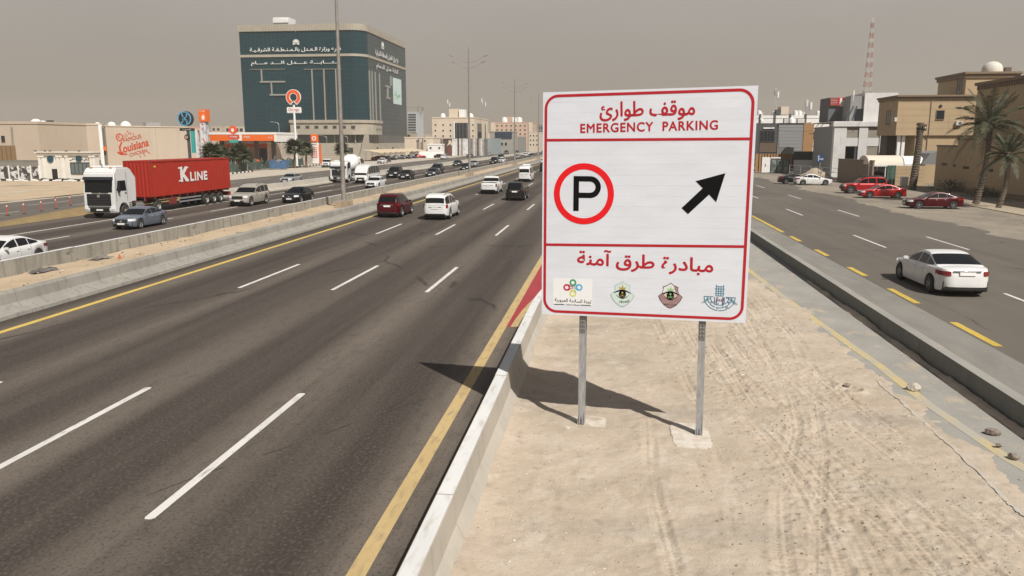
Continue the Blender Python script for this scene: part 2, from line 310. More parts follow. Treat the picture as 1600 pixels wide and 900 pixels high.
# pale overspill on the left islands: triangular painted gore and grass-brown sand
# sand plots as sculpted sheets
def sand_sheet(name,xl,xr,ys,nx,hf,m,kind='structure'):
    Y=np.array(ys); U=np.linspace(0,1,nx); XL=xl(Y)[:,None];XR=xr(Y)[:,None]
    X=XL+(XR-XL)*U[None,:]; YY=np.repeat(Y[:,None],nx,1); Z=hf(X,YY)
    v=np.stack([X,YY,Z],-1).reshape(-1,3); ny=len(Y)
    i=np.arange((ny-1))[:,None]*nx+np.arange(nx-1)[None,:]; i=i.ravel()
    f=np.stack([i,i+1,i+nx+1,i+nx],-1)
    me=bpy.data.meshes.new(name); me.vertices.add(len(v)); me.vertices.foreach_set('co',v.ravel())
    me.loops.add(len(f)*4); me.loops.foreach_set('vertex_index',f.ravel().astype(np.int32)); me.polygons.add(len(f))
    me.polygons.foreach_set('loop_start',np.arange(len(f),dtype=np.int32)*4); me.polygons.foreach_set('loop_total',np.full(len(f),4,dtype=np.int32))
    me.polygons.foreach_set('use_smooth',np.ones(len(f),dtype=bool)); me.update(calc_edges=True); me.validate(); me.materials.append(m)
    o=bpy.data.objects.new(name,me); col.objects.link(o); o['kind']=kind; return o
def bar_x(Y):  # centre line of the near barrier
    Y=np.asarray(Y,float); return -2.27+np.where(Y>24,(Y-24)**2*.014,0)
TRK=[([(2.6,9),(3.3,12),(4.1,15),(4.9,19),(5.6,25)],.2,.12),([(5.9,10),(4.9,12.5),(4.2,15.5),(3.3,20),(2.6,27),(2.4,34)],.22,.14),([(4.9,8.5),(4.35,11),(3.6,14),(2.9,18),(2.1,24),(1.6,33)],.3,.2),([(6.6,9.5),(6.2,12.5),(5.6,16),(5.35,20),(4.7,26),(4.4,33)],.2,.14),([(1.9,8),(1.95,11),(2.2,14),(2.0,19),(1.5,27)],.22,.16),
 ([(3.65,8),(3.7,10.5),(3.75,12.5),(3.6,15),(3.2,18),(3.0,24)],.34,.20),
 ([(6.9,10),(6.3,13),(5.9,15.5),(5.4,19),(5.0,25),(5.0,32)],.26,.17), # wheel tracks (ground points, width, tread pitch)
 ([(3.0,8),(3.25,10.5),(3.35,13),(3.1,16),(2.6,20),(2.5,26),(2.9,34)],.30,.20),
 ([(4.55,8.0),(4.6,10.5),(4.4,13.5),(4.0,17),(3.7,21),(3.6,27),(3.9,35)],.30,.20),
 ([(2.2,8),(2.55,11),(3.0,13.5),(3.9,16),(4.3,19.5),(4.5,26),(5,34)],.26,.18),
 ([(6.4,9),(5.9,12),(5.2,15),(4.6,19),(4.2,24),(4.0,32)],.28,.2),
 ([(5.2,8.5),(5.2,11),(5.0,13.5),(5.2,17),(5.5,22),(5.6,30)],.30,.20),
 ([(1.0,7.5),(1.0,10),(.8,13),(.9,16)],.24,.18)]
def near_h(X,Y):
    bx=bar_x(Y)+.3
    d=X-bx
    h=.058+.035*np.clip((X-3.6)/1.2,0,1)+.06*vnoise(X,Y,1.9,1)+.04*vnoise(X,Y,.7,2)+.024*vnoise(X,Y,.28,3)+.014*vnoise(X,Y,.13,4)+.007*vnoise(X,Y,.06,14)
    h+=.10*np.exp(-np.clip(d,0,9)/.35)          # blown up against the barrier foot
    edge=7.2+.35*vnoise(X*0,Y,2.6,6)+.4*vnoise(X,Y,.9,7)+.2*vnoise(X,Y,.25,8)+np.where(Y<19,(19-Y)*.07,-np.clip((Y-19)*.03,0,.5))
    h-=np.clip((X-edge+1.0)/1.0,0,1)**1.5*.10+np.clip((X-edge-.1)/.3,0,1)*.08
    h+=.20*np.exp(-((X-8.42)/.26)**2)*(.95+vnoise(X,Y,.9,9)*.5)
    h+=np.clip(vnoise(X*.7,Y,1.1,21)-.2,0,1)*.55*np.exp(-((X-7.2)/.45)**2)
    gran=np.zeros_like(h)
    for pts,wd,pitch in TRK:
        P=np.array(pts); best=np.full(X.shape,1e9); S=np.zeros_like(X); Q=np.zeros_like(X); s0=0
        # finer polyline
        t=np.linspace(0,len(P)-1,70); PX=np.interp(t,range(len(P)),P[:,0]); PY=np.interp(t,range(len(P)),P[:,1])
        PX=np.convolve(np.pad(PX,6,'edge'),np.ones(13)/13,'valid')
        sl=(Y>PY.min()-.5)&(Y<PY.max()+.5)
        cx=np.interp(Y,PY,PX); q=X-cx
        sl&=np.abs(q)<wd*2.2
        al=np.clip(.8+vnoise(X,Y,1.7,31+int(wd*100+pitch*1000))*2.4,0,1)*sl
        ins=np.clip((wd/2-np.abs(q))/.03,0,1)
        lug=np.tanh(3*np.sin((Y+q*.8)*2*pi/pitch)*np.sin((Y-q*.8)*2*pi/pitch)); edgeb=np.clip(1-np.abs(np.abs(q)-wd/2)/.03,0,1)
        h+=al*(-ins*.013+ins*.012*lug-edgeb*.013+.014*np.exp(-((np.abs(q)-wd/2-.05)/.05)**2)*(.6+vnoise(X,Y,.15,33)))
        gran+=al*np.exp(-(q/(wd*1.3))**2)
    h+=np.clip(gran,0,1.3)*(.026*vnoise(X,Y,.09,41)+.034*np.clip(vnoise(X,Y,.16,42)-.1,0,1))
    k=(X-gp(1326,612).x)**2+(Y-gp(1326,612).y)**2   # dug hollow
    h+=-.06*np.exp(-k/.04)+.07*np.exp(-(np.sqrt(k)-.32)**2/.012)*(.5+vnoise(X,Y,.1,51))
    for fx,fy in ((-.45,15.95),(1.72,15.6)):
        kk=np.exp(-(np.maximum(0,np.hypot((X-fx)/.75,(Y-fy)/.85)-.75)/.35)**2); h=h*(1-kk)+kk*(.070+.014*vnoise(X,Y,.2,55)+.03*vnoise(X,Y,.6,56))
    h=np.where(Y>33,h-np.clip((Y-33)/4,0,1)*.16,h)
    return h-.035
ysn=list(np.arange(7.5,22,.026))+list(np.arange(22,38,.07))
sand_sheet('sand_verge',lambda Y:bar_x(Y)+.12,lambda Y:8.42+0*Y,ysn,400,near_h,SAND)
sand_sheet('median_sand',lambda Y:-25.35+0*Y,lambda Y:-20.0+0*Y,list(np.arange(18,70,.18))+list(np.arange(70,400,1.2))+[1390],40,
  lambda X,Y: .16+.10*vnoise(X,Y,2.2,61)+.06*vnoise(X,Y,.7,62)+.02*vnoise(X,Y,.25,63),MEDS)
sand_sheet('sand_lot',lambda Y:-180+0*Y,lambda Y:-58.6+1.2*vnoise(Y*0,Y,5,77),list(np.arange(40,112,.7)),120,
  lambda X,Y: .03+.18*vnoise(X,Y,5,71)+.09*vnoise(X,Y,1.6,72)+.05*np.clip(Y-70,0,20)*0,MEDS)
# ------------------------------------------------------------ painted markings
def marks(name,rects,z,m,kind='structure'):
    mb=MB()
    for x0,x1,y0,y1 in rects:
        n=max(1,int((y1-y0)/3)); 
        mb.quad((x0+.03,y0,z),(x1-.03,y0,z),(x1,y0+.06,z),(x1,y1-.06,z),(x1-.03,y1,z),(x0+.03,y1,z),(x0,y1-.06,z),(x0,y0+.06,z))
    o=mb.build(name,m,fix=False); o['kind']=kind; return o
for xl in (-14.83,-10.95,-7.13):
    for k in range(-1,18): 
        y=10.85+k*19.25; marks('lane_marking',[(xl,xl+.17,y,y+6.4)],.004,WLINE)
    marks('lane_marking',[(xl,xl+.17,10.85+k*19.25,17.25+k*19.25) for k in range(18,60)],.004,WLINE)
for xl in (-29.7,-33.5):
    marks('lane_marking',[(xl,xl+.17,4+k*12,10+k*12) for k in range(0,60)],.004,WLINE)
marks('lane_marking',[(-37.45,-37.27,-10,95)]+[(-37.45,-37.27,100+k*12,106+k*12) for k in range(0,30)],.004,WLINE)
for xl in (-49.5,-53.4): marks('lane_marking',[(xl,xl+.15,20+k*12,26+k*12) for k in range(0,50)],.004,WLINE)
for xl,ph in ((15.2,46.3),(19.4,45.9)): marks('lane_marking',[(xl,xl+.15,ph+k*19.8-19.8,ph+k*19.8-13.7) for k in range(0,40)],.004,WLINE)
marks('left_edge_line',[(-18.72,-18.47,-20,1390)],.004,YLINE2 if 0 else paintmat('yellow_edge_paint',(.56,.40,.10),(.15,.12,.08),.25))
marks('right_edge_line',[(-3.45,-3.18,-10,1390)],.004,YLINE)
marks('left_road_edge_line',[(-26.2,-26.0,-10,1390)],.004,paintmat('yellow_edge_paint_far',(.46,.34,.13),(.15,.12,.08),.5))
# gore: red wedge with inner yellow line that swings into the bay
YY=np.linspace(24.6,48,20); xin=lambda y: -3.05+(y-24.6)**2*.0105+.012*(y-24.6)
m=MB()
for a,b in zip(YY[:-1],YY[1:]): m.quad((xin(a)-.0,a,.008),(xin(a)+.27,a,.008),(xin(b)+.27,b,.008),(xin(b),b,.008))
o=m.build('bay_edge_line',YLINE,fix=False); o['kind']='structure'
m=MB()
for a,b in zip(YY[:-1],YY[1:]): m.quad((-3.18,a,.004),(xin(a),a,.004),(xin(b),b,.004),(-3.18,b,.004))
o=m.build('red_gore',REDP,fix=False); o['kind']='structure'
for y0,y1 in ((23.85,27.0),(30.1,33.1),(36.2,38.7),(42.5,44.9),(48.6,51.2),(53.4,65.5)): marks('yellow_dash',[(11.06,11.32,y0,y1)],.008,YLINE2)
for k in range(-3,2): marks('yellow_dash',[(11.06,11.32,18-k*0+k*6.2,21+k*6.2)],.008,YLINE2) if k<1 else None
# half buried yellow line on the old pavement
m=MB(); P=[(7.75,13.5),(7.45,15),(7.18,18.2),(7.12,21.4),(6.82,26.5),(6.6,31),(6.4,36.7),(6.2,42)]
for a,b in zip(P[:-1],P[1:]): m.quad((a[0]-.12,a[1],.005),(a[0]+.13,a[1],.005),(b[0]+.13,b[1],.005),(b[0]-.12,b[1],.005))
o=m.build('old_yellow_line',layered('faded_yellow',(.46,.37,.18),[('noise',((1.2,.5,1),.44,.56,2),(.34,.325,.29),.9),('noise',((9,5,1),.5,.6),(.38,.33,.24),.7)]),fix=False); o['kind']='structure'
# tar sealed cracks across the lanes
m=MB(); rr=random.Random(9)
for (a,b) in ((gp(0,850),gp(735,600)),(gp(5,560),gp(62,541)),(gp(610,640),gp(735,545))):
    pts=[a+(b-a)*t/14+Vector((rr.uniform(-.05,.05),rr.uniform(-.06,.06),0)) for t in range(15)]
    d=(b-a).normalized(); n=Vector((-d.y,d.x,0))
    for p,q in zip(pts[:-1],pts[1:]):
        if rr.random()<.3: continue
        w0=rr.uniform(.008,.02); m.quad(p-n*w0+Vector((0,0,.003)),p+n*w0+Vector((0,0,.003)),q+n*w0+Vector((0,0,.003)),q-n*w0+Vector((0,0,.003)))
o=m.build('crack_sealant',mat('bitumen',(.035,.03,.027),.6),fix=False); o['kind']='stuff'
# ============================================================ BARRIERS (each cast length is a part)
def barrier(name,label,prof,y0,y1,seg,m,cx=lambda y:0,group=None,top=None,tmat=None,tname='painted_top',gap=.025,jit=.012,nseg=200):
    root=thing(name,label,'barrier',(cx(y0),y0,0)); meshes={}; rr=random.Random(int(abs(y0*7)+len(label)))
    y=y0;k=0
    X0=cx(y0)
    while y<y1-.1:
        L_=min(seg,y1-y) if k<nseg else y1-y
        curved=abs(cx(y+L_)-cx(y))>.005
        key=(round(L_,2),curved and y)
        if key not in meshes:
            mb=MB(); n=8 if curved else 1; dx0=cx(y)
            for i in range(n):
                a=L_*i/n+(gap/2 if i==0 else 0); b=L_*(i+1)/n-(gap/2 if i==n-1 else 0)
                oa=cx(y+a)-dx0; ob=cx(y+b)-dx0; q=len(mb.v); K=len(prof)
                mb.v+=[(p[0]+oa,a,p[1]) for p in prof]+[(p[0]+ob,b,p[1]) for p in prof]
                for j in range(K): mb.f.append((q+j,q+K+j,q+K+(j+1)%K,q+(j+1)%K))
                if i==0: mb.f.append(tuple(range(q,q+K)))
                if i==n-1: mb.f.append(tuple(reversed(range(q+K,q+2*K))))
            s=mb.build('barrier_segment',m,root,bevel=0)
            t=None
            if top:
                tm=MB(); x0,x1,z=top
                for i in range(n):
                    a=L_*i/n+(gap/2 if i==0 else 0); b=L_*(i+1)/n-(gap/2 if i==n-1 else 0); oa=cx(y+a)-dx0; ob=cx(y+b)-dx0
                    tm.quad((x0+oa,a,z),(x1+oa,a,z),(x1+ob,b,z),(x0+ob,b,z))
                t=tm.build(tname,tmat or WTOP,s,fix=False)
            meshes[key]=(s.data,t.data if t else None)
        else:
            s=bpy.data.objects.new('barrier_segment',meshes[key][0]); col.objects.link(s); s.parent=root
            if top:
                t=bpy.data.objects.new(tname,meshes[key][1]); col.objects.link(t); t.parent=s
        s.location=(cx(y)-X0+rr.uniform(-jit,jit),y-y0,rr.uniform(-jit,jit)*.5); y+=L_; k+=1
    return root
NJ=[(-.24,0),(-.24,.05),(-.15,.32),(-.13,.8),(.13,.8),(.155,.36),(.30,.10),(.31,0)]
barrier('concrete_barrier','pale concrete barrier with white painted top running past the big parking sign',NJ,4.6,40,6.0,CONC,lambda y: float(bar_x(y)),top=(-.12,.115,.804))
MED=[(-.16,0),(-.12,.74),(-.08,.78),(.08,.78),(.14,.70),(.20,.36),(.34,.20),(.70,.12),(.72,0)]
barrier('concrete_barrier','grey median barrier with wide sloping foot beside the yellow edge line',MED,13,420,5.9,CONCM,lambda y:-20.4)
FB=[(-.30,0),(-.16,.3),(-.12,.83),(.12,.83),(.15,.0)]
barrier('concrete_barrier','stained old median barrier with white top between sand and oncoming traffic',FB,12,420,11.6,CONCD,lambda y:-25.45,top=(-.115,.115,.834),gap=.05,jit=.02)
B2=[(-.25,0),(-.12,.82),(.12,.82),(.30,.25),(.75,.15),(.78,0)]
barrier('concrete_barrier','long low concrete barrier between oncoming lanes and the far service road',B2,76,460,9,CONC,lambda y:-40.2-(.9*max(0,(95-y)/19)),top=(-.11,.11,.824))
RK=[(-.14,0),(-.14,.5),(.14,.5),(.14,0)]
barrier('kerb_wall','low square edged concrete kerb wall between sandy verge and service road',RK,6,300,8.2,layered('dark_kerb',(.15,.155,.14),[('noise',((1.2,.5,.6),.4,.65),(.11,.115,.105),.7),('noise',((5,5,.8),.5,.7,3),(.2,.2,.18),.4)],bump=.25,bscale=40),lambda y:8.62,gap=.02,jit=.004,top=(-.14,.14,.503),tmat=PAVE,tname='kerb_top')  # body colour darker than the kerb_top strip
# wet dark foot line of soil under the kerb wall
# black and white kerbs on the left
def bwkerb(name,label,a,b,n,grp=None):
    root=thing(name,label,'kerb',(a[0],a[1],0)); d=Vector((b[0]-a[0],b[1]-a[1],0)); st=d/n; rz=math.atan2(d.y,d.x); ln=st.length
    me=[None,None]
    for i in range(n):
        k=i%2
        if me[k] is None:
            o=MB().box(.02,ln-.02,-.15,.15,0,.24).build('kerb_stone',(WHITE,BLACK)[k],root,bevel=.02); me[k]=o.data
        else: o=bpy.data.objects.new('kerb_stone',me[k]); col.objects.link(o); o.parent=root
        o.location=st*i; o.rotation_euler=(0,0,rz)
    return root
bwkerb('kerb','black and white kerb in front of the green mesh fence',(-66.2,118),(-69.2,150),32)
bwkerb('kerb','black and white kerb running from the blue skip towards the orange totem',(-70.6,168),(-72.6,200),26)
bwkerb('kerb','black and white kerb below the black and white hoarding beside the white kiosk',(-122,111),(-70,111),52)
# concrete collar patches and posts of the sign are built with the sign
# traffic island painted hump at the gore, far left
P=[gp(-120,385),gp(0,355),gp(125,334),(-41.9,70),(-42.2,76)]
Q=[gp(-120,378),gp(0,340),gp(110,306),(-45,74),(-42.8,76)]
m=MB(); A=[Vector((-41.75,20,0)),Vector((-41.7,50,0)),Vector((-41.7,64,0)),Vector((-41.9,75,0))]; B=[Vector((-42.2,20,0)),Vector((-43.0,50,0)),Vector((-45.2,64,0)),Vector((-44.6,75,0))]
R1=[(a*.8+b*.2)+Vector((0,0,h)) for a,b,h in zip(A,B,(.05,.16,.42,.6))]; R2=[(a*.2+b*.8)+Vector((0,0,h)) for a,b,h in zip(A,B,(.05,.16,.42,.6))]
m.grid([A,R1,R2,B]); m.quad(A[3],R1[3],R2[3],B[3])
o=m.build('gore_hump',layered('ochre_hump_paint',(.25,.18,.085),[('noise',((1,1,1),.4,.65),(.16,.12,.065),.7),('noise',((6,6,6),.55,.7),(.15,.11,.07),.5)],bump=.3,bscale=30),smooth=40); tag(o,'ochre painted concrete hump at the tip of the traffic gore','traffic island')
# orange bollards
bp=thing('bollard','leftmost slim orange bollard on the gore','bollard',gp(12,337),group='orange bollards along the gore')
mb=MB(); mb.lathe([(0,1.0),(.05,1.0),(.055,.9),(.055,.05),(0,.05)],k=10); mb.build('post',mat('orange_plastic',(.36,.09,.055),.6),bp,smooth=40)
MB().lathe([(0,.06),(.07,.06),(.15,.03),(.16,0)],k=12).build('base',BLACK,bp,smooth=40); MB().lathe([(.058,.72),(.058,.82)],k=10).build('reflective_band',WHITE,bp,fix=False)
for p,l in (((38,334),'second orange bollard from the left on the gore'),((65,330),'middle orange bollard of the five on the gore'),((88,326),'fourth orange bollard from the left on the gore'),((110,321),'orange bollard nearest the white lorry cab')):
    c=copy_tree(bp); c.location=gp(*p); c['label']=l
# ============================================================ THE PARKING SIGN
SG=thing('road_sign','big white emergency parking sign with red border on two steel posts','road sign',(-1.33,15.88,0),radians(-8.05))
_o=np.array([-1.33,15.88,0.]); _ux=np.array([cos(radians(-8.05)),sin(radians(-8.05)),0]); _n=np.array([-_ux[1],_ux[0],0])
def S(x,y):
    d=ray(x,y); o=np.array([0,0,H]); t=((_o-o)@_n)/(d@_n); p=o+d*t-_o; return (float(p@_ux),float(p[2]))
SW=3.99
ZB=lambda x: 2.345+.045*x/SW
ZT=lambda x: 6.735+.06*x/SW
NP=22; rr=random.Random(5)
for i in range(NP):
    a=i/NP; b=(i+1)/NP; g_=.00045
    zz=lambda x,t: ZB(x)*(1-t)+ZT(x)*t
    dy=rr.uniform(-.0003,.0003)
    mb=MB(); mb.prism([(0,zz(0,a)+g_),(SW,zz(SW,a)+g_),(SW,zz(SW,b)-g_),(0,zz(0,b)-g_)],0+dy,.022)
    mb.build('plank',SIGNW,SG,bevel=0)
for k in range(1,2):
    mb=MB(); mb.prism([(.0,2.36),(SW,2.41),(SW,6.78),(0,6.72)],.0225,.026); mb.build('backing_panel',GALV,SG)
for z in (2.7,3.6,4.5,5.4,6.3): 
    mb=MB(); mb.box(.02,SW-.02,.027,.065,z-.03,z+.03); mb.build('rail',GALV,SG,bevel=.003)
YF=-.0045; YG=-.0075
# red border: rounded frame
def rrect(x0,x1,za,zb,r,k=10):  # za,zb functions of x
    P=[]
    for cx,cz,a in ((x1-r,zb(x1)-r,0),(x0+r,zb(x0)-r,pi/2),(x0+r,za(x0)+r,pi),(x1-r,za(x1)+r,3*pi/2)):
        P+=[(cx+r*cos(a+pi/2*i/k),cz+r*sin(a+pi/2*i/k)) for i in range(k+1)]
    return P
def frame(mb,x0,x1,za,zb,r,w,y0,y1):
    A=rrect(x0,x1,za,zb,r); B=rrect(x0+w,x1-w,lambda x:za(x)+w,lambda x:zb(x)-w,max(.02,r-w)); n=len(A)
    for i in range(n):
        j=(i+1)%n; mb.prism([A[i],A[j],B[j],B[i]],y0,y1)
    return mb
mb=MB(); frame(mb,.035,SW-.05,lambda x:ZB(x)+.045,lambda x:ZT(x)-.045,.27,.052,YF,-.002); mb.build('red_border',REDS,SG)
p=S(852,221);q=S(1182,219); mb=MB(); mb.prism([(.085,p[1]-.0),(SW-.1,q[1]-.0),(SW-.1,q[1]+.05),(.085,p[1]+.05)],YF,-.002); mb.build('upper_divider',REDS,SG)
p=S(852,384);q=S(1168,387.5); mb=MB(); mb.prism([(.085,p[1]-.0),(SW-.1,q[1]-.0),(SW-.1,q[1]+.05),(.085,p[1]+.05)],YF,-.002); mb.build('lower_divider',REDS,SG)
def stext(s,m,cx,cy,wpx,hpx,rot=0,name='lettering',**k):
    p=S(cx,cy); a=S(cx-wpx/2,cy); b=S(cx+wpx/2,cy); c=S(cx,cy-hpx/2); d=S(cx,cy+hpx/2)
    o=text(s,m,SG,(p[0],-.0022,p[1]),name=name,width=b[0]-a[0],height=c[1]-d[1],depth=.0025,**k); o.rotation_euler=(0,radians(rot),0); return o
stext(arabic('موقف طوارئ'),REDS,1010.5,173,148,30,-.6,bold=.022)
stext('EMERGENCY  PARKING',REDS,1012,198,214,14,-1.2,bold=.026,spacing=1.12)
stext(arabic('مبادرة طرق آمنة'),REDS,1006,410,212,31,1.2,bold=.022)
# P in a red ring
cx,cz=S(912,303); ex=S(960,303)[0]-cx; ez=S(912,255.5)[1]-cz; R_=(ex+ez)/2
mb=MB(); ring(mb,cx,cz,R_*.80,R_,YF,-.002,56); mb.build('red_ring',REDB,SG)
def poly_px(mb,pts,y0=YF,y1=-.002): mb.prism([S(*p) for p in pts],y0,y1); return mb
mb=MB(); x0,z1=S(896.5,275); x1=S(905,275)[0]; z0=S(900,329.5)[1]; mb.box(x0,x1,YF,-.002,z0,z1)
zt,zb=z1,S(900,309)[1]; th=x1-x0; xe=S(939,290)[0]; rO=(zt-zb)/2; cxp=xe-rO
mb.prism([(x1,zt-th*.95),(cxp,zt-th*.95),(cxp,zt),(x1,zt)],YF,-.002); mb.prism([(x1,zb),(cxp,zb),(cxp,zb+th*.95),(x1,zb+th*.95)],YF,-.002)
ring(mb,cxp,(zt+zb)/2,rO-th*.97,rO,YF,-.002,24,-pi/2,pi/2); mb.build('letter_P',BLKF,SG)
mb=MB(); poly_px(mb,[(1065,325),(1098,294),(1087,283),(1133.5,270.5),(1119,316),(1108,304),(1075,334.5)]); mb.prism
mb.build('arrow',BLKF,SG)
# emblem 1: four coloured loops and Arabic caption
E1=[((895.3,441.5),(.05,.30,.14)),((885.6,449),(.50,.02,.06)),((905,449),(.10,.42,.68)),((895.3,458.5),(.60,.62,.16))]
cc=S(896.5,449.5)
p0=S(862,440); 
mb=MB(); a=S(864,434); b=S(925,478); mb.box(a[0],b[0],-.0022,-.0015,b[1],a[1]); mb.build('emblem_panel',mat('emblem_paper',(.76,.77,.78),.4),SG)
for i,(p,c) in enumerate(E1):
    q=S(*p); m_=mat('emblem_loop_%d'%i,c,.4); mb=MB(); ring(mb,q[0],q[1],.036,.07,YF,-.0022,22); d=Vector((cc[0]-q[0],cc[1]-q[1])); d.normalize(); n=Vector((-d[1],d[0]))
    for s in(-1,1):
        A=Vector(q)+n*s*.055+d*.03; mb.prism([tuple(A-n*.013),tuple(A+n*.013),tuple(Vector(cc)-d*.012+n*s*.008),tuple(Vector(cc)-d*.012-n*s*.004)],YF,-.0022)
    mb.build('emblem_loop',m_,SG)
stext(arabic('لجنة السلامة المرورية'),BLKF,895,470.5,57,7,1,bold=.014)
stext(arabic('المنطقة الشرقية'),BLKF,895,476,21,3,1)
mb=MB(); 
for a,b in (((866.5,475.3),(881.5,475.5)),((907.5,476.5),(923,477.3))): stroke(mb,[S(*a),S(*b)],.012,YF,-.0022)
mb.build('caption_rule',BLKF,SG)
# emblem 2 and 3: shields with an eye
def shield(cx,cy,sc_,body,edge,crown,eye,white=None,txt=None):
    c=S(cx,cy); k=sc_
    def P(x,z): return (c[0]+x*k,c[1]+z*k)
    O=[(0,1.06),(.28,.85),(.62,.72),(.60,.45),(.66,.2),(.98,-.08),(.8,-.45),(.5,-.8),(.2,-1.0),(0,-1.07),(-.2,-1.0),(-.5,-.8),(-.8,-.45),(-.98,-.08),(-.66,.2),(-.60,.45),(-.62,.72),(-.28,.85)]
    mb=MB(); mb.prism([P(*o) for o in O],-.0035,-.0015); s=mb.build('shield_emblem',edge,SG)
    mb=MB(); mb.prism([P(o[0]*.93,o[1]*.93) for o in O],-.0045,-.0036); mb.build('shield_field',body,s)
    if white:
        mb=MB(); mb.prism([P(*o) for o in [(0,.98),(.25,.8),(.35,.4),(.5,.2),(-.6,.2),(-.54,.66),(-.25,.8)]],-.0052,-.0046); mb.build('shield_top',white,s)
    mb=MB(); mb.prism([P(*o) for o in [(-.22,.38),(.22,.38),(.28,.62),(.12,.5),(0,.7),(-.12,.5),(-.28,.62)]],-.006,-.0053); ring(mb,*P(0,.74),0,.04*k,-.006,-.0053,8); mb.build('crown',crown,s)
    mb=MB(); up=[P(-.68+1.36*i/12,.08+.22*sin(pi*i/12)) for i in range(13)]; lo=[P(-.5+1.0*i/12,-.08-.27*sin(pi*i/12)) for i in range(13)]
    for j in range(12): stroke(mb,[up[j],up[j+1]],.10*k*(.4+sin(pi*(j+.5)/12)),-.006,-.0047); stroke(mb,[lo[j],lo[j+1]],.05*k*(.4+sin(pi*(j+.5)/12)),-.006,-.0047)
    mb.build('eye_outline',BLKF,s)
    mb=MB(); mb.prism([P(-.5+.5*cos(t)*.001+1.0*(.5+.5*cos(t)),.02+.22*sin(t)) for t in np.linspace(0,2*pi,20)[:-1]],-.0052,-.0047); mb.build('eye_white',eye,s)
    mb=MB(); ring(mb,*P(0,0),0,.30*k,-.0068,-.0053,24); mb.build('iris',BLKF,s)
    mb=MB(); ring(mb,*P(0,.12),0,.08*k,-.0076,-.0069,10); stroke(mb,[P(0,.1),P(0,-.08)],.03*k,-.0076,-.0069); stroke(mb,[P(-.16,-.2),P(.16,-.06)],.03*k,-.0076,-.0069); stroke(mb,[P(.16,-.2),P(-.16,-.06)],.03*k,-.0076,-.0069)
    mb.build('palm_and_swords',crown,s)
    return s
shield(972.5,459.5,.245,mat('shield_mint',(.56,.66,.62),.4),mat('shield_edge_mint',(.34,.46,.45),.4),mat('crown_gold',(.42,.30,.08),.4),mat('eye_pale',(.62,.70,.67),.4))
stext(arabic('المرور'),BLKF,975,470.5,16,6,2).location.y=-.0075
shield(1047.5,461.8,.24,mat('shield_mauve',(.30,.19,.19),.4,var=.25,vscale=6),mat('shield_edge_dark',(.12,.08,.085),.4),mat('crown_green',(.25,.48,.20),.4),mat('eye_cream',(.60,.50,.38),.4),white=mat('shield_white',(.66,.68,.67),.4))
stext(arabic('الأمن العام'),BLKF,1047.5,475.5,20,3.4,2).location.y=-.0075
# emblem 3: gate tower over a half round of kufic strokes
BLU=mat('emblem_blue',(.07,.22,.31),.4); PUR=mat('emblem_purple',(.13,.09,.17),.4)
mb=MB(); a=S(1119.5,447.5); b=S(1130,462.5)
for i in range(4):
    x=a[0]+(b[0]-a[0])*i/3; stroke(mb,[(x,a[1]+(.03 if i in(0,3) else 0)),(x,b[1])],.014,YF,-.002)
for i in range(5):
    z=a[1]+(b[1]-a[1])*i/4; stroke(mb,[(a[0]-.02*(i%2),z),(b[0]+.02*(i%2),z)],.012,YF,-.002)
mb.build('tower_emblem',BLU,SG)
c=S(1124.5,464); mb=MB(); R0=S(1149,464)[0]-c[0]
for r0,seq in ((1.0,((180,196),(200,262),(268,300),(306,340),(345,360))),(.80,((184,215),(222,250),(256,290),(296,325),(331,357))),(.60,((188,226),(232,262),(268,300),(308,354)))):
    for s0,s1 in seq:
        pts=[(c[0]+R0*r0*cos(radians(s0+(s1-s0)*i/5)),c[1]+R0*r0*.92*sin(radians(s0+(s1-s0)*i/5))) for i in range(6)]
        stroke(mb,pts,.013,YF,-.002)
        e=pts[0 if s0%4 else -1]; stroke(mb,[e,(c[0]+(e[0]-c[0])*(1-.17/r0),c[1]+(e[1]-c[1])*(1-.17/r0))],.012,YF,-.002)
stroke(mb,[(c[0]-R0,c[1]),(c[0]-.12,c[1])],.013,YF,-.002); stroke(mb,[(c[0]+.12,c[1]),(c[0]+R0,c[1])],.013,YF,-.002)
for s_ in (-1,1):
    for t in (.16,.20): stroke(mb,[(c[0]+s_*t,c[1]-.02),(c[0]+s_*(t+.13),c[1]-.13)],.011,YF,-.002)
mb.build('kufic_half_round',BLU,SG)
stext(arabic('الدمام'),PUR,1124.5,469,12,10,2,bold=.02)
mb=MB()
for dx in (-.09,-.05,.06,.09): stroke(mb,[(c[0]+dx,c[1]-.005),(c[0]+dx,c[1]-.14)],.011,YG,-.0046)
mb.build('kufic_centre',PUR,SG)
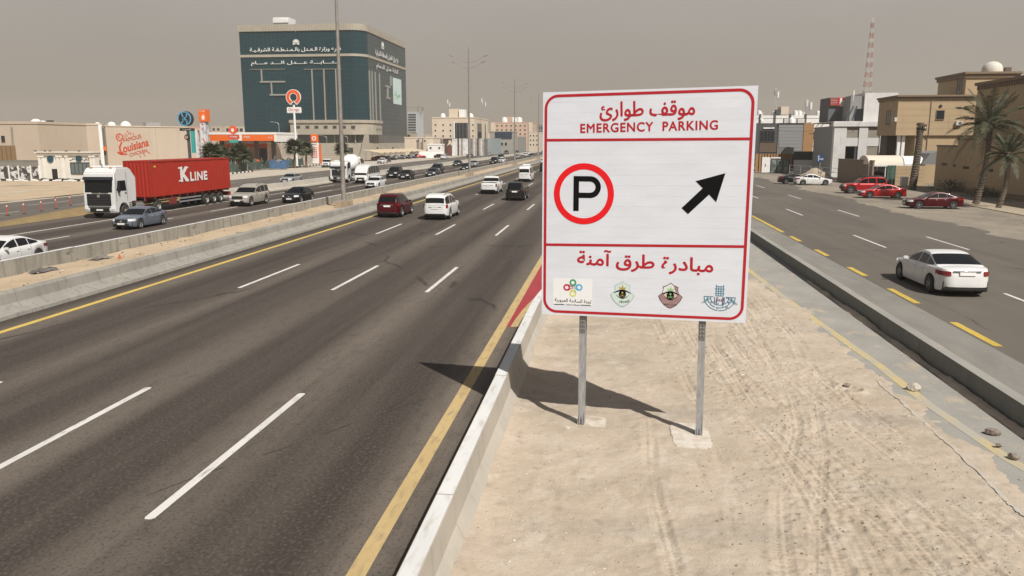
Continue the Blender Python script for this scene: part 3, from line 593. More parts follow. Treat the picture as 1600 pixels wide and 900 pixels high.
# posts
for (bx,by),(tx,ty) in (((907,668),(909.5,500)),((1091.5,685),(1097,510))):
    xb=S(bx,by)[0]; xt=S(tx,ty)[0]; slope=(xt-xb)/2.3
    X=lambda z: xb+slope*z
    mb=MB(); yc=.10
    for (y0,y1,hw) in ((.07,.082,.075),(.158,.17,.075)):
        pass
    # I section: flange towards the road, web, rear flange
    def slab(x0,x1,y0,y1,z0,z1):
        q=len(mb.v); mb.v.extend([(X(z0)+x0,y0,z0),(X(z0)+x1,y0,z0),(X(z0)+x1,y1,z0),(X(z0)+x0,y1,z0),(X(z1)+x0,y0,z1),(X(z1)+x1,y0,z1),(X(z1)+x1,y1,z1),(X(z1)+x0,y1,z1)])
        mb.f.extend([tuple(q+i for i in t) for t in ((0,3,2,1),(4,5,6,7),(0,1,5,4),(1,2,6,5),(2,3,7,6),(3,0,4,7))])
    slab(-.068,.068,.068,.078,0,6.5); slab(-.006,.006,.0785,.18,0,6.5); slab(-.068,.068,.1805,.190,0,6.5)
    ps=mb.build('post',GALV,SG)
    mb=MB()
    slab(-.055,.055,.052,.0675,2.0,2.36); mb.build('splice_plate',mat('dull_zinc',(.22,.22,.22),.5,.6),SG)
    mb=MB()
    for z in (2.08,2.16,2.24,2.30):
        for dx in (-.03,.03): mb.tube((X(z)+dx,.036,z),(X(z)+dx,.052,z),.013,k=6)
    mb.build('bolt_row',GALV,SG)['kind']='stuff'
    for s in (-1,1):
        mb=MB(); x=X(.1)+s*.062; mb.prism([(.02,0),(.19,0),(.15,.42),(.075,.42)],x-.008,x+.008,'x'); mb.build('base_gusset',GALV,SG)
    mb=MB(); 
    for s in (-1,1): mb.tube((X(0)+s*.03,.03,.06),(X(0)+s*.03,.03,.22),.014,k=6)
    mb.build('anchor_bolt',GALV,SG)
# pale streak pressed into the sand
m_=MB(); pp=[gp(x,y) for x,y in ((1372,598),(1395,620),(1425,645),(1455,672),(1495,710),(1535,748),(1570,785),(1600,812),(1640,850))]; r_=random.Random(6); Q_=[]
for a_,b_ in zip(pp[:-1],pp[1:]):
    for i in range(8): p_=a_.lerp(b_,i/8); Q_.append(p_+Vector((r_.uniform(-.02,.02),r_.uniform(-.02,.02),0)))
STREAK=Q_
# concrete footings, poured flush in the sand
FC=layered('poured_concrete',(.56,.52,.46),[('noise',((2,2,2),.4,.62),(.49,.44,.38),.7),('noise',((5,5,7),.45,.62,3),(.44,.37,.29),.85)],rough=.9,bump=.35,bscale=40)
def footing(cx,cy,rx,ry,z,lab):
    r=random.Random(int(cx*50)); c=gp(cx,cy); pts=[]
    for i in range(30):
        t=2*pi*i/30; k=(abs(cos(t))**6+abs(sin(t))**6)**(-1/6)*(1+r.uniform(-.04,.04)); pts.append((c.x+rx*k*cos(t),c.y+ry*k*sin(t)))
    mb=MB(); mb.prism(pts,-.02,z,'z'); o=mb.build('concrete_footing',FC,bevel=.012,smooth=35); tag(o,lab,'footing')
footing(1079,683,.38,.68,.050,'pale rectangular concrete footing round the right hand sign post')
footing(916,664,.42,.44,.044,'dusty concrete footing round the left hand sign post, half covered by sand')
# ------------------------------------------------------------ rocks, debris, pebbles
def rock(px_,py_,r,label,m,h=.7,cat='rock',seed=1):
    bm=bmesh.new(); bmesh.ops.create_icosphere(bm,subdivisions=3,radius=1); R=np.random.RandomState(seed)
    ax=R.randn(9,3); ax/=np.linalg.norm(ax,axis=1)[:,None]; of=R.uniform(.55,.95,9)
    for v in bm.verts:
        c=np.array(v.co)
        for a,o in zip(ax,of):
            d=c@a
            if d>o: c=c-a*(d-o)
        c*=1+.04*R.randn(); v.co=c
    for v in bm.verts: v.co.x*=r; v.co.y*=r*.8; v.co.z*=r*h
    me=bpy.data.meshes.new('rock'); bm.to_mesh(me); bm.free(); me.materials.append(m); o=bpy.data.objects.new('rock' if cat=='rock' else 'clod',me); col.objects.link(o)
    p=gp(px_,py_); o.location=(p.x,p.y,.06); tag(o,label,cat); return o
RK1=mat('pale_rock',(.42,.38,.32),.95,var=.3,vscale=20,bump=.8,bscale=30); RK2=mat('dark_clod',(.20,.165,.13),.95,var=.3,vscale=20,bump=1,bscale=30)
rock(1427,610,.17,'pale jagged rock lying on the faded yellow line',RK1,.75,seed=3)
rock(1551,679,.15,'dark crumbling clod beside the kerb wall shadow',RK2,.6,'clod',seed=5)
rock(1583,718,.11,'small dark clod near the right edge of the pavement strip',RK2,.6,'clod',seed=8)
rock(1322,606,.13,'dark lump of soil in the dug hollow on the verge',RK2,.5,'clod',seed=11)
rock(1560,700,.07,'smallest dark clod between the two larger ones',RK2,.6,'clod',seed=14)
def scatter(name,n,region,sizes,m,zf,seed=1,flat=.7,kind='stuff'):
    R=np.random.RandomState(seed); base=[(1,0,0),(-1,0,0),(0,1,0),(0,-1,0),(0,0,1),(0,0,-1)]; fc=[(0,2,4),(2,1,4),(1,3,4),(3,0,4),(2,0,5),(1,2,5),(3,1,5),(0,3,5)]
    V=[];F=[]
    for i in range(n):
        x,y=region(R); r=sizes(R); z=zf(x,y); a=R.rand()*6.28; ca,sa=cos(a),sin(a); q=len(V)
        for b in base:
            s=R.uniform(.6,1.2); bx,by,bz=b[0]*r*s*1.2,b[1]*r*s*.9,b[2]*r*s*flat; V.append((x+bx*ca-by*sa,y+bx*sa+by*ca,z+bz+r*.25))
        F+= [tuple(q+k for k in f) for f in fc]
    me=bpy.data.meshes.new(name); me.from_pydata(V,[],F); me.materials.append(m); o=bpy.data.objects.new(name,me); col.objects.link(o); o['kind']=kind; return o
_gx=np.arange(-2.3,8.5,.08); _gy=np.arange(7,34.5,.08); _GX,_GY=np.meshgrid(_gx,_gy); _GZ=near_h(_GX,_GY)
def hz(x,y): return float(_GZ[min(len(_gy)-1,max(0,int(round((y-7)/.08)))),min(len(_gx)-1,max(0,int(round((x+2.3)/.08))))])
def regv(R):
    while 1:
        x=R.uniform(-1.9,8.3); y=7.5+26*R.rand()**1.6
        return x,y
for a_,b_ in zip(STREAK[:-1],STREAK[1:]):
    n_=Vector((b_.y-a_.y,-(b_.x-a_.x),0)).normalized()*random.uniform(.02,.05); za=Vector((0,0,max(hz(a_.x,a_.y),0)+.012)); zb_=Vector((0,0,max(hz(b_.x,b_.y),0)+.012))
    m_.quad(a_-n_+za,b_-n_+zb_,b_+n_+zb_,a_+n_+za)
m_.build('pale_streak',layered('streak_grey',(.42,.39,.345),[('noise',((7,7,7),.45,.58),(.42,.345,.265),.95)]),None,fix=False)['kind']='stuff'
szs=lambda R: .006+.012*R.rand()**3+(.02*R.rand() if R.rand()<.06 else 0)
scatter('pebbles',2000,regv,szs,mat('pebble_tan',(.30,.245,.185),.9,var=.3,vscale=9),lambda x,y:max(hz(x,y),0),2)
scatter('pale_pebbles',900,regv,szs,mat('pebble_white',(.66,.63,.58),.8),lambda x,y:max(hz(x,y),0),3)
scatter('dark_crumbs',1500,regv,lambda R:.004+.010*R.rand()**2,mat('crumb_dark',(.15,.12,.09),.95),lambda x,y:max(hz(x,y),0),4)
_c=np.random.RandomState(8)
def regc(R):
    P=np.array(TRK[R.randint(len(TRK)-1)][0]); y=8+R.rand()**1.3*20; return float(np.interp(y,P[:,1],P[:,0]))+R.choice([-.22,.22,-.5])+R.randn()*.09,y
scatter('shadowed_crumbs',2600,regc,lambda R:.006+.02*R.rand()**3,mat('shadowed_crumb_brown',(.20,.155,.11),.95),lambda x,y:max(hz(x,y),0),5)  # loose crumbs along the tracks, coloured dark to stand for shadowed specks
def regm(R): return R.uniform(-25.1,-20.9),20+100*R.rand()**1.5
scatter('median_rubble',900,regm,lambda R:.02+.07*R.rand()**3,mat('rubble',(.27,.22,.17),.95,var=.4,vscale=3),lambda x,y:.17,6)
scatter('litter',90,lambda R:(R.choice([-24.9,-24.6,-23.5,-21.4])+R.randn()*.3,22+90*R.rand()),lambda R:.04+.06*R.rand(),mat('litter_white',(.62,.62,.62),.6),lambda x,y:.19,12,.25)
for (x,y,l) in ((1160,590,'short white stick lying on the sand right of the sign'),(1125,582,'tiny white chip of litter left of the white stick')):
    p=gp(x,y); o=MB().cbox((0,0,0),(.13 if x>1150 else .05,.02,.015),.6).build('stick' if x>1150 else 'chip',WHITE,None,(p.x,p.y,.07)); tag(o,l,'litter')
def tarp(px_,py_,s,label,m,seed):
    R=np.random.RandomState(seed); n=9; P=[[None]*n for _ in range(n)]
    for i in range(n):
        for j in range(n):
            u=(i/(n-1)-.5)*2;v=(j/(n-1)-.5)*2; e=max(abs(u),abs(v)); P[i][j]=(u*s*(1+.15*R.randn()),v*s*.45*(1+.2*R.randn()),(1-e)*.16*s+abs(.07*R.randn())*(1-e)+.02)
    p=gp(px_,py_,.17); o=MB().grid(P).build('rag' ,m,None,(p.x,p.y,.17),rz=1.3,smooth=60); tag(o,label,'debris')
tarp(68,424,.62,'dark torn tarpaulin with pale stones lying against the left end of the median',mat('tarp_grey',(.10,.095,.09),.9,var=.3),2)
tarp(158,404,.55,'flattened grey rag on the median sand beyond the tarpaulin',mat('rag_grey',(.17,.15,.13),.95,var=.3),4)
tarp(375,366,.35,'small dark rag lying on the median sand short of the lamp post',mat('tarp_grey',(.1,.1,.09),.9),6)
p=gp(187,403,.2); cn=thing('traffic_cone','small crushed orange traffic cone leaning on the old median barrier','traffic cone',p,scale=.7)
MB().lathe([(0,.26),(.03,.26),(.09,.02)],k=12).build('cone_body',mat('cone_orange',(.5,.07,.03),.7),cn,smooth=40); MB().box(-.12,.12,-.12,.12,0,.03).build('base',mat('cone_orange',(.75,.10,.03),.5),cn,bevel=.01)
# ============================================================ LAMP POSTS
def lamp_post(label,X,Y,hh,fine=True):
    r=thing('street_lamp',label,'street lamp',(X,Y,0),group='tall twin arm street lamps along the median')
    MB().lathe([(.20,.78),(.19,3),(.14,hh*.7),(.09,hh)],k=12).build('pole',POLE,r,smooth=40)
    MB().box(-.28,.28,-.28,.28,.78,.84).build('base_plate',GALV,r,bevel=.01)
    for sx_ in (-1,1):
        for q,(out,rise,z0) in enumerate(((2.7,.95,hh-2.15),(2.3,.8,hh-3.0))):
            pts=[(sx_*out*.92*t, (.0,-.35)[q]*t*(1), z0+rise*(t**2)) for t in np.linspace(0,1,7)]
            MB().path(pts,[.035,.032,.03,.027,.024,.022,.02],6).build('arm',POLE,r)
            e=pts[-1]; mb=MB(); mb.prism([(-.3,-.04),(.35,-.02),(.4,.04),(-.3,.08)],-.13,.13); o=mb.build('lantern',POLE,r,bevel=.02); o.location=(e[0]+sx_*.3,e[1],e[2]+.05); o.rotation_euler=(0,-.35*sx_,0 if sx_>0 else 0)
    MB().tube((0,0,hh),(0,0,hh+.5),.02,k=5).build('lightning_rod',POLE,r)
    MB().cbox((0,-.19,1.9),(.16,.05,.5)).build('service_hatch',GALV,r)
    return r
PED=layered('pedestal_concrete',(.34,.27,.19),[('noise',((3,3,1),.4,.65),(.22,.17,.12),.7)],bump=.3,bscale=30)
for i,(X,Y,l) in enumerate(((-22.8,67,'nearest street lamp, its top out of frame, in front of the teal building'),(-23.0,131,'second street lamp along the median, in front of the cream building'),(-23.0,194,'third street lamp along the median'),(-23.0,258,'fourth and farthest clear street lamp, just left of the sign'),(-23.0,322,'faint distant lamp pole between the fourth lamp and the sign'))):
    lamp_post(l,X,Y,20.4)
    mb=MB(); mb.box(-.55,.55,-.95,.95,.05,.78,.04); o=mb.build('lamp_pedestal',PED,None,(X,Y,0),bevel=.03); tag(o,('brown concrete pedestal under the nearest street lamp','brown concrete pedestal under the second street lamp','concrete pedestal under the third street lamp','small pedestal under the fourth street lamp','pedestal at the foot of the faint distant lamp')[i],'pedestal')
# ============================================================ VEHICLES
PAINT={}
def paint(n,c,metal=0.0,rough=.28):
    if n not in PAINT:
        PAINT[n]=mat('paint_'+n,c,rough,metal,coat=.08 if max(c)<.1 else .2,var=.04,vscale=2,spec=.25 if max(c)<.1 else .4)
    return PAINT[n]
PW=paint('white',(.60,.60,.595)); PBK=paint('black',(.008,.008,.009)); PBURG=paint('burgundy',(.06,.003,.006),.1); PRED=paint('red',(.36,.012,.015),.15)
PGREY=paint('slate_grey',(.14,.165,.20),.3); PTAN=paint('champagne',(.42,.385,.33),.3); PDG=paint('dark_grey',(.045,.048,.052),.3); PSIL=paint('silver',(.42,.43,.44),.5); PNAVY=paint('navy',(.02,.026,.04),.2)
def chaikin(P,n=2):
    for _ in range(n):
        Q=[P[0]]
        for a,b in zip(P[:-1],P[1:]): Q+=[(a[0]*.75+b[0]*.25,a[1]*.75+b[1]*.25),(a[0]*.25+b[0]*.75,a[1]*.25+b[1]*.75)]
        Q.append(P[-1]); P=Q
    return P
SPEC=dict(
 sedan=dict(L=4.8,W=1.84,H=1.45,n=5.5,t=[(-1,.66),(-.985,.93),(-.93,1.03),(-.62,1.05),(-.3,.97),(.3,.95),(.48,.93),(.82,.80),(.96,.66),(1,.50)],cab=(-.74,-.34,.10,.47),cw=.90,tum=.40,wr=.335,wx=(-.585,.60),pil=[(-.60,-.36,),(-.34,-.07),(-.04,.30)],sill=.20,rake=.16,lz=(.60,.76),tz=(.76,.92)),
 suv=dict(L=4.95,W=1.98,H=1.80,n=6.5,t=[(-1,.85),(-.99,1.06),(-.95,1.13),(.2,1.08),(.44,1.10),(.80,1.04),(.95,.88),(1,.62)],cab=(-.97,-.83,.12,.45),cw=.91,tum=.30,wr=.385,wx=(-.57,.63),pil=[(-.86,-.58),(-.54,-.22),(-.19,.28)],sill=.27,rake=.12,lz=(.76,.92),tz=(.92,1.12)),
 big_suv=dict(L=5.2,W=2.02,H=1.92,n=8,t=[(-1,.9),(-.99,1.12),(-.95,1.18),(.2,1.14),(.42,1.16),(.84,1.10),(.97,.98),(1,.7)],cab=(-.98,-.93,.10,.40),cw=.93,tum=.20,wr=.40,wx=(-.56,.66),pil=[(-.92,-.55),(-.51,-.20),(-.17,.25)],sill=.32,rake=.06,lz=(.80,.98),tz=(.90,1.16)),
 offroader=dict(L=4.67,W=1.90,H=1.82,n=8,t=[(-1,.9),(-.99,1.08),(-.95,1.12),(.2,1.10),(.42,1.12),(.84,1.06),(.97,.94),(1,.7)],cab=(-.97,-.90,.22,.38),cw=.93,tum=.18,wr=.42,wx=(-.56,.66),pil=[(-.88,-.50),(-.44,-.12),(-.08,.28)],sill=.38,rake=.04,lz=(.80,.98),tz=(.85,1.1)),
 pickup=dict(L=5.7,W=2.02,H=1.90,n=8,t=[(-1,1.0),(-.99,1.2),(-.95,1.24),(-.1,1.22),(.2,1.16),(.44,1.18),(.84,1.12),(.97,1.0),(1,.7)],cab=(-.13,-.09,.17,.42),cw=.93,tum=.24,wr=.41,wx=(-.60,.66),pil=[(-.07,.06),(.09,.28)],sill=.36,rake=.06,lz=(.82,1.0),tz=(.80,1.16)),
 van=dict(L=4.9,W=1.86,H=2.12,n=9,t=[(-1,1.0),(-.99,1.12),(.5,1.12),(.82,1.12),(.93,.98),(1,.62)],cab=(-.985,-.955,.50,.86),cw=.965,tum=.14,wr=.34,wx=(-.52,.66),pil=[(-.92,-.42),(-.38,.08),(.12,.60)],sill=.28,rake=.06,lz=(.72,.92),tz=(.75,1.1)),
 bus=dict(L=7.0,W=2.08,H=2.62,n=9,t=[(-1,1.1),(-.99,1.25),(.9,1.25),(.97,1.15),(1,.7)],cab=(-.985,-.965,.90,.955),cw=.975,tum=.10,wr=.42,wx=(-.48,.66),pil=[(-.95,-.62),(-.60,-.28),(-.26,.06),(.08,.40),(.42,.72),(.76,.90)],sill=.32,rake=.03,lz=(.66,.88),tz=(.8,1.1)),
)
PROTO={}
def car_proto(kind):
    s=SPEC[kind]; Ln,W=s['L']/2,s['W']/2; n=s['n']; wr=s['wr']; root=bpy.data.objects.new('car_'+kind,None); col.objects.link(root)
    T=chaikin([(a*Ln,b) for a,b in s['t']],1); tx=[p[0] for p in T]; tz=[p[1] for p in T]
    top=lambda x: float(np.interp(x,tx,tz)); wxs=[a*Ln for a in s['wx']]
    def hw(x): u=min(1,abs(x)/Ln); return W*(max(0,1-u**n))**(1/n)*(1-.05*u**3)
    def low(x):
        b=s['sill']+.10*max(0,(abs(x)/Ln-.85)/.15)
        for wx in wxs:
            d=abs(x-wx); r=wr*1.17
            if d<r: b=max(b,wr*.98+sqrt(r*r-d*d))
        return b
    def B(x,v):  # body surface, v 0 sill .. 1 shoulder .. 2 centre top ; y positive side
        w_=hw(x); t=top(x); b=min(low(x),t-.06)
        if v<=1:
            k=[(0,.955,0),(.12,.985,.16),(.55,1.0,.55),(.85,.985,.86),(1,.93,1.0)]
            a=np.interp(v,[q[0] for q in k],[q[1] for q in k]); c=np.interp(v,[q[0] for q in k],[q[2] for q in k]); y=w_*a; z=b+(t-.03-b)*c
        else:
            q=v-1; y=w_*.93*(1-q); z=t-.03+.045*sin(q*pi/2)
        u=abs(x)/Ln; xx=x-(1 if x>0 else -1)*s['rake']*max(0,z-.45)*max(0,(u-.8)/.2)**2
        return Vector((xx,y,z))
    th=[i*pi/30 for i in range(0,31)]; xs=set()
    for a in np.linspace(0,pi/2,15): xs|={round(Ln*cos(a)**(2/n),4),round(-Ln*cos(a)**(2/n),4)}
    for wx in wxs:
        for a in np.linspace(0,pi,13): xs.add(round(wx+wr*1.17*cos(a),4))
        xs|={wx+wr*1.19,wx-wr*1.19}
    xs|=set(np.round(np.linspace(-Ln*.9,Ln*.9,17),4)); xs=sorted(x for x in xs if abs(x)<=Ln); xs=[x for i,x in enumerate(xs) if i==0 or x-xs[i-1]>.004]
    xs[0]=-Ln;xs[-1]=Ln
    vs=[0,.12,.35,.55,.72,.88,.95,1,1.06,1.4,1.7,2]
    mb=MB(); 
    P=[[B(x,v) for v in vs] for x in xs]; mb.grid(P); mb.grid([[Vector((p.x,-p.y,p.z)) for p in r] for r in P])
    body=mb.build('body',PW,root,smooth=38)
    body['paint']=1
    # cabin
    xr0,xr1,xf1,xf0=[a*Ln for a in s['cab']]; Hh=s['H']
    R=chaikin([(xr0,top(xr0)-.02),(xr1,Hh-.05),(xr1+.3*(xf1-xr1),Hh),(xf1-.1*(xf1-xr1),Hh-.01),(xf0,top(xf0)-.02)],3); rx=[p[0] for p in R]; rz_=[p[1] for p in R]
    roof=lambda x: float(np.interp(x,rx,rz_))
    def C(x,v):
        b=top(x)-.035; h=max(.004,roof(x)-b); wb=hw(x)*s['cw']; wt=wb-s['tum']*h
        if v<=1: return Vector((x,wb+(wt-wb)*v,b+(h-.045*min(1,h/.2))*v))
        q=v-1; return Vector((x,wt*cos(q*pi/2)**.75 if q<1 else 0,b+h-.045*min(1,h/.2)+.045*min(1,h/.2)*sin(q*pi/2)))
    cx=sorted(set([round(x,4) for x in rx]+[round(a,4) for a in np.linspace(xr0,xf0,14)])); cx=[x for i,x in enumerate(cx) if i==0 or x-cx[i-1]>.01]
    cv=[0,.5,.9,1,1.08,1.2,1.45,1.7,2]; P=[[C(x,v) for v in cv] for x in cx]
    mb=MB(); mb.grid(P); mb.grid([[Vector((p.x,-p.y,p.z)) for p in r] for r in P]); cab=mb.build('cabin',PW,root,smooth=35); cab['paint']=1
    cen=Vector((0,0,.8))
    def patch(name,F,x0,x1,v0,v1,off,m,sides=(1,),nx=8,nv=5,full=False,parent=root):
        outs=[]
        for sd in sides:
            X=np.linspace(x0,x1,nx); V=list(np.linspace(v0,v1,nv)); G=[[F(x,v) for v in V] for x in X]
            if full: G=[r+[Vector((p.x,-p.y,p.z)) for p in reversed(r[:-1])] for r in G]
            G=[[Vector((p.x,p.y*sd,p.z)) for p in r] for r in G]
            bm=bmesh.new(); vv=[[bm.verts.new(p) for p in r] for r in G]
            for i in range(len(G)-1):
                for j in range(len(G[0])-1):
                    try: bm.faces.new((vv[i][j],vv[i+1][j],vv[i+1][j+1],vv[i][j+1]))
                    except ValueError: pass
            bm.normal_update(); 
            tot=sum(((f.calc_center_median()-cen).dot(f.normal)*f.calc_area() for f in bm.faces))
            if tot<0: bmesh.ops.reverse_faces(bm,faces=bm.faces); bm.normal_update()
            for v in bm.verts: v.co+=v.normal*off
            me=bpy.data.meshes.new(name); bm.to_mesh(me); bm.free(); me.materials.append(m); me.polygons.foreach_set('use_smooth',[True]*len(me.polygons))
            o=bpy.data.objects.new(name,me); col.objects.link(o); o.parent=parent; outs.append(o)
        return outs
    tall=kind in('van','bus')
    zf=lambda z,x: max(0,min(1,(z-top(x))/(roof(x)-top(x)+1e-6)))
    patch('windscreen',C,xf1+(xf0-xf1)*(.14 if not tall else .02),xf0-(xf0-xf1)*.10,1.10,2,.010,GLASS,full=True,nx=8)
    patch('rear_window',C,xr0+(xr1-xr0)*(.16 if kind=='sedan' else .22),xr1-(xr1-xr0)*(.05 if kind=='sedan' else .12),1.12,2,.010,GLASS,full=True,nx=7)
    for a,b in s['pil']: patch('side_window',C,a*Ln,b*Ln,.10,.84,.007,GLASS,sides=(1,-1),nx=7,nv=4)
    hx=Ln
    def face(name,end,y0,y1,z0,z1,m,d=.02,lip=0,mirror=False,parent=root):
        # a slab that follows the rounded nose or tail
        for sd in ((1,-1) if mirror else (1,)):
            G=[];k=7
            ysn_=np.linspace(y0,y1,k)
            def sx_(y,z):
                ay=min(abs(y)/W/(.97),.9999); x=Ln*(1-ay**n)**(1/n); u=x/Ln; x-=s['rake']*max(0,z-.45)*max(0,(u-.8)/.2)**2
                return x
            for z in np.linspace(z0,z1,4): G.append([Vector((end*(sx_(y,z)+d),y*sd,z)) for y in ysn_])
            mb=MB(); mb.grid(G); Gb=[[p-Vector((end*(d+.03),0,0)) for p in r] for r in G]
            mb.grid([G[0],Gb[0]]); mb.grid([G[-1],Gb[-1]]); mb.grid([[r[0] for r in G],[r[0] for r in Gb]]); mb.grid([[r[-1] for r in G],[r[-1] for r in Gb]])
            mb.build(name,m,parent,smooth=30)
    lz,tlz=s['lz'],s['tz']
    gw=.30 if kind=='sedan' else .46
    face('grille',1,-W*.5,W*.5,lz[0]-.12,lz[1]-.03,mat('grille_black',(.02,.02,.022),.4,bump=.6,bscale=40),.012)
    face('lower_grille',1,-W*.6,W*.6,s['sill']+.08,s['sill']+.22,BLACK,.014)
    face('headlight',1,W*.54,W*.90,lz[0],lz[1],LAMPW,.014,mirror=True)
    face('tail_light',-1,(W*.58 if kind in('sedan',) else W*.82),W*.93,tlz[0],tlz[1],LAMPR,.014,mirror=True)
    face('number_plate',1,-.26,.26,s['sill']+.16,s['sill']+.28,PLATE,.03); 
    pz=(.80 if kind=='sedan' else .86); face('number_plate',-1,-.26,.26,pz-.02,pz+.10,PLATE,.03)
    face('chrome_strip',-1,-W*.5,W*.5,pz+.115,pz+.15,CHROME,.028)
    face('bumper_insert',-1,-W*.75,W*.75,s['sill']+.06,s['sill']+.17,BLACK,.014)
    if kind=='sedan': face('badge',1,-.07,.07,lz[0]-.05,lz[0]+.05,CHROME,.03)
    # belt trim and door seams, handles, mirrors
    for a,b in s['pil'][1:] if len(s['pil'])>2 else s['pil']:
        for sd in (1,-1):
            p=B(a*Ln+.14,.80); MB().cbox((0,0,0),(.17,.03,.028)).build('door_handle',CHROME if kind!='sedan' else body.data.materials[0],root,(p.x,sd*(p.y+.012),p.z),bevel=.008)
    for a in sorted({p for ab in s['pil'] for p in ab})[1:-1:2]:
        patch('door_seam',B,a*Ln-.006,a*Ln+.006,.12,.99,.003,BLACK,sides=(1,-1),nx=2,nv=7)
    for sd in (1,-1):
        p=C(s['pil'][-1][1]*Ln+.02,.12); mo=MB().cbox((0,0,0),(.12,.20,.14)).build('mirror',PW,root,(p.x+.02,sd*(p.y+.13),p.z+.05),bevel=.03,smooth=40); mo['paint']=1
    for q in ((-1,1) if 0 else ()): pass
    MB().box(-Ln*.93,Ln*.93,-W*.80,W*.80,.19,min(.62,s['sill']+.35)).build('underbody',BLACK,root)
    if kind in('big_suv','suv','offroader'):
        for sd in(1,-1): MB().path([(x,sd*(C(x,1).y-.07),roof(x)+.045) for x in np.linspace(xr1+.1,xf1-.15,6)],.018,6).build('roof_rail',mat('rail_grey',(.12,.12,.12),.4,.4),root)
    if kind=='pickup': 
        patch('load_bed',B,-Ln*.93,-Ln*.17,1.14,2,.006,BLACK,full=True)
    if kind=='offroader': MB().box(xr1+.25,xf1-.1,-.60,.60,Hh+.02,Hh+.10).build('roof_rack',BLACK,root,bevel=.03)
    if kind=='van': 
        MB().box(Ln*.1,Ln*.34,-.55,.55,Hh-.01,Hh+.20,.08).build('roof_vent',PW,root,bevel=.04,smooth=40)['paint']=1
    if kind=='offroader':
        for sd in(1,-1): MB().box(Ln*.99,Ln*1.02,-.7,.7,.5,.72).build('bumper',BLACK,root) if sd>0 else None
    # wheels
    tw=.105 if kind!='bus' else .13
    tp=[(wr*.62,-tw),(wr*.94,-tw),(wr,-tw*.7),(wr,tw*.7),(wr*.94,tw),(wr*.62,tw)]
    tyre=None
    for wx in wxs:
        for sd in (1,-1):
            if tyre is None:
                tyre=MB().lathe(tp,k=28,axis='y').build('wheel',RUB,root,smooth=50)
                mb=MB(); mb.lathe([(wr*.655,-.1),(wr*.655,tw*.93),(wr*.60,tw*.93),(wr*.56,tw*.55),(wr*.56,-.1)],k=28,axis='y')
                mb.lathe([(0,tw*.8),(wr*.13,tw*.78),(wr*.17,tw*.5),(0,tw*.4)],k=12,axis='y')
                for i in range(5):
                    a=2*pi*i/5; R_=Matrix.Rotation(a,3,'Y'); q=len(mb.v)
                    for x,y,z in ((-wr*.10,tw*.5,wr*.1),(wr*.10,tw*.5,wr*.1),(wr*.085,tw*.55,wr*.6),(-wr*.085,tw*.55,wr*.6),(-wr*.07,tw*.78,wr*.1),(wr*.07,tw*.78,wr*.1),(wr*.06,tw*.86,wr*.6),(-wr*.06,tw*.86,wr*.6)): mb.v.append(tuple(R_@Vector((x,y,z))))
                    mb.f+=[tuple(q+k for k in f) for f in ((0,1,2,3),(4,7,6,5),(0,4,5,1),(1,5,6,2),(2,6,7,3),(3,7,4,0))]
                rim=mb.build('rim',RIM,tyre,smooth=35)
                mb=MB(); mb.lathe([(0,.0),(wr*.56,.0)],k=20,axis='y'); mb.build('brake_disc',mat('brake_dark',(.05,.05,.05),.6,.5),tyre,fix=False)
                w_=tyre
            else:
                w_=copy_tree(tyre,root)
            w_.location=(wx,sd*(W*.985-tw),wr); w_.rotation_euler=(0,0,0 if sd>0 else pi)
    root['used']=0
    return root
VEH=[]
def car(kind,x,y,heading,pm,label,cat='car',name=None,group=None,s=1,wy=1):
    """heading: degrees, 0 = nose to +X, 90 = away along the road"""
    if kind not in PROTO: PROTO[kind]=car_proto(kind); c=PROTO[kind]
    else: c=copy_tree(PROTO[kind])
    c.name=name or {'sedan':'parked_car','suv':'suv','big_suv':'suv','offroader':'suv','pickup':'pickup_truck','van':'minibus','bus':'bus'}[kind]
    if 'used' in c: del c['used']
    c.location=(x,y,.004); c.rotation_euler=(0,0,radians(heading)); c.scale=(s,s*wy,s); tag(c,label,cat,group)
    for o in c.children:
        if o.get('paint') and o.material_slots: o.material_slots[0].link='OBJECT'; o.material_slots[0].material=pm
    return c
A=90;T=-90   # away from / towards the camera
car('sedan',13.35,34.0,A+1.5,PW,'white sedan seen from behind driving up the right hand service road',name='car',s=1.06,wy=1.04)
car('sedan',28.3,74.8,180,PBURG,'dark burgundy sedan parked side on in front of the tan wall',)
car('sedan',28.2,88.2,180,PRED,'bright red sedan parked just in front of the red off roader',s=.98)
car('offroader',28.6,95.8,180,PRED,'red off road vehicle with black bumper parked behind the red sedan','off roader',s=1.03)
car('sedan',27.2,113.4,0,PW,'white sedan parked side on at the far end of the dusty lot',s=1.03)
car('sedan',25.6,116.2,0,PBK,'black sedan half hidden behind the parked white sedan')
car('suv',-17.0,62.4,A,PBURG,'burgundy crossover driving away, leftmost vehicle of the main carriageway','suv')
car('big_suv',-12.95,61.2,A,PW,'white boxy suv with roof rails driving away beside the burgundy one','suv')
car('pickup',-13.5,91.5,A,PW,'white pickup driving away behind the black suv','pickup')
car('suv',-9.4,81.5,A,PBK,'black suv driving away just right of the white pickup','suv')
car('van',-12.4,119,A,PW,'white high roof minibus driving away in the main carriageway','minibus',s=1.08)
car('sedan',-9.7,128,A,PSIL,'silver sedan driving away, cut by the left edge of the sign',name='car')
car('suv',-12.9,160,A,PBK,'dark suv far ahead between the minibus and the sign','suv')
car('sedan',-16.8,205,A,PW,'small white sedan far ahead in the main carriageway near the median',name='car')
car('sedan',-28.2,33.9,T,PW,'white sedan cut off by the left edge of the photo',name='car')
car('sedan',-32.2,51.8,T,PGREY,'slate grey sedan coming towards the camera beside the white lorry',name='car',s=.96)
car('big_suv',-33.3,71.3,T,PTAN,'champagne coloured suv driving behind the grey sedan, near the container rear','suv')
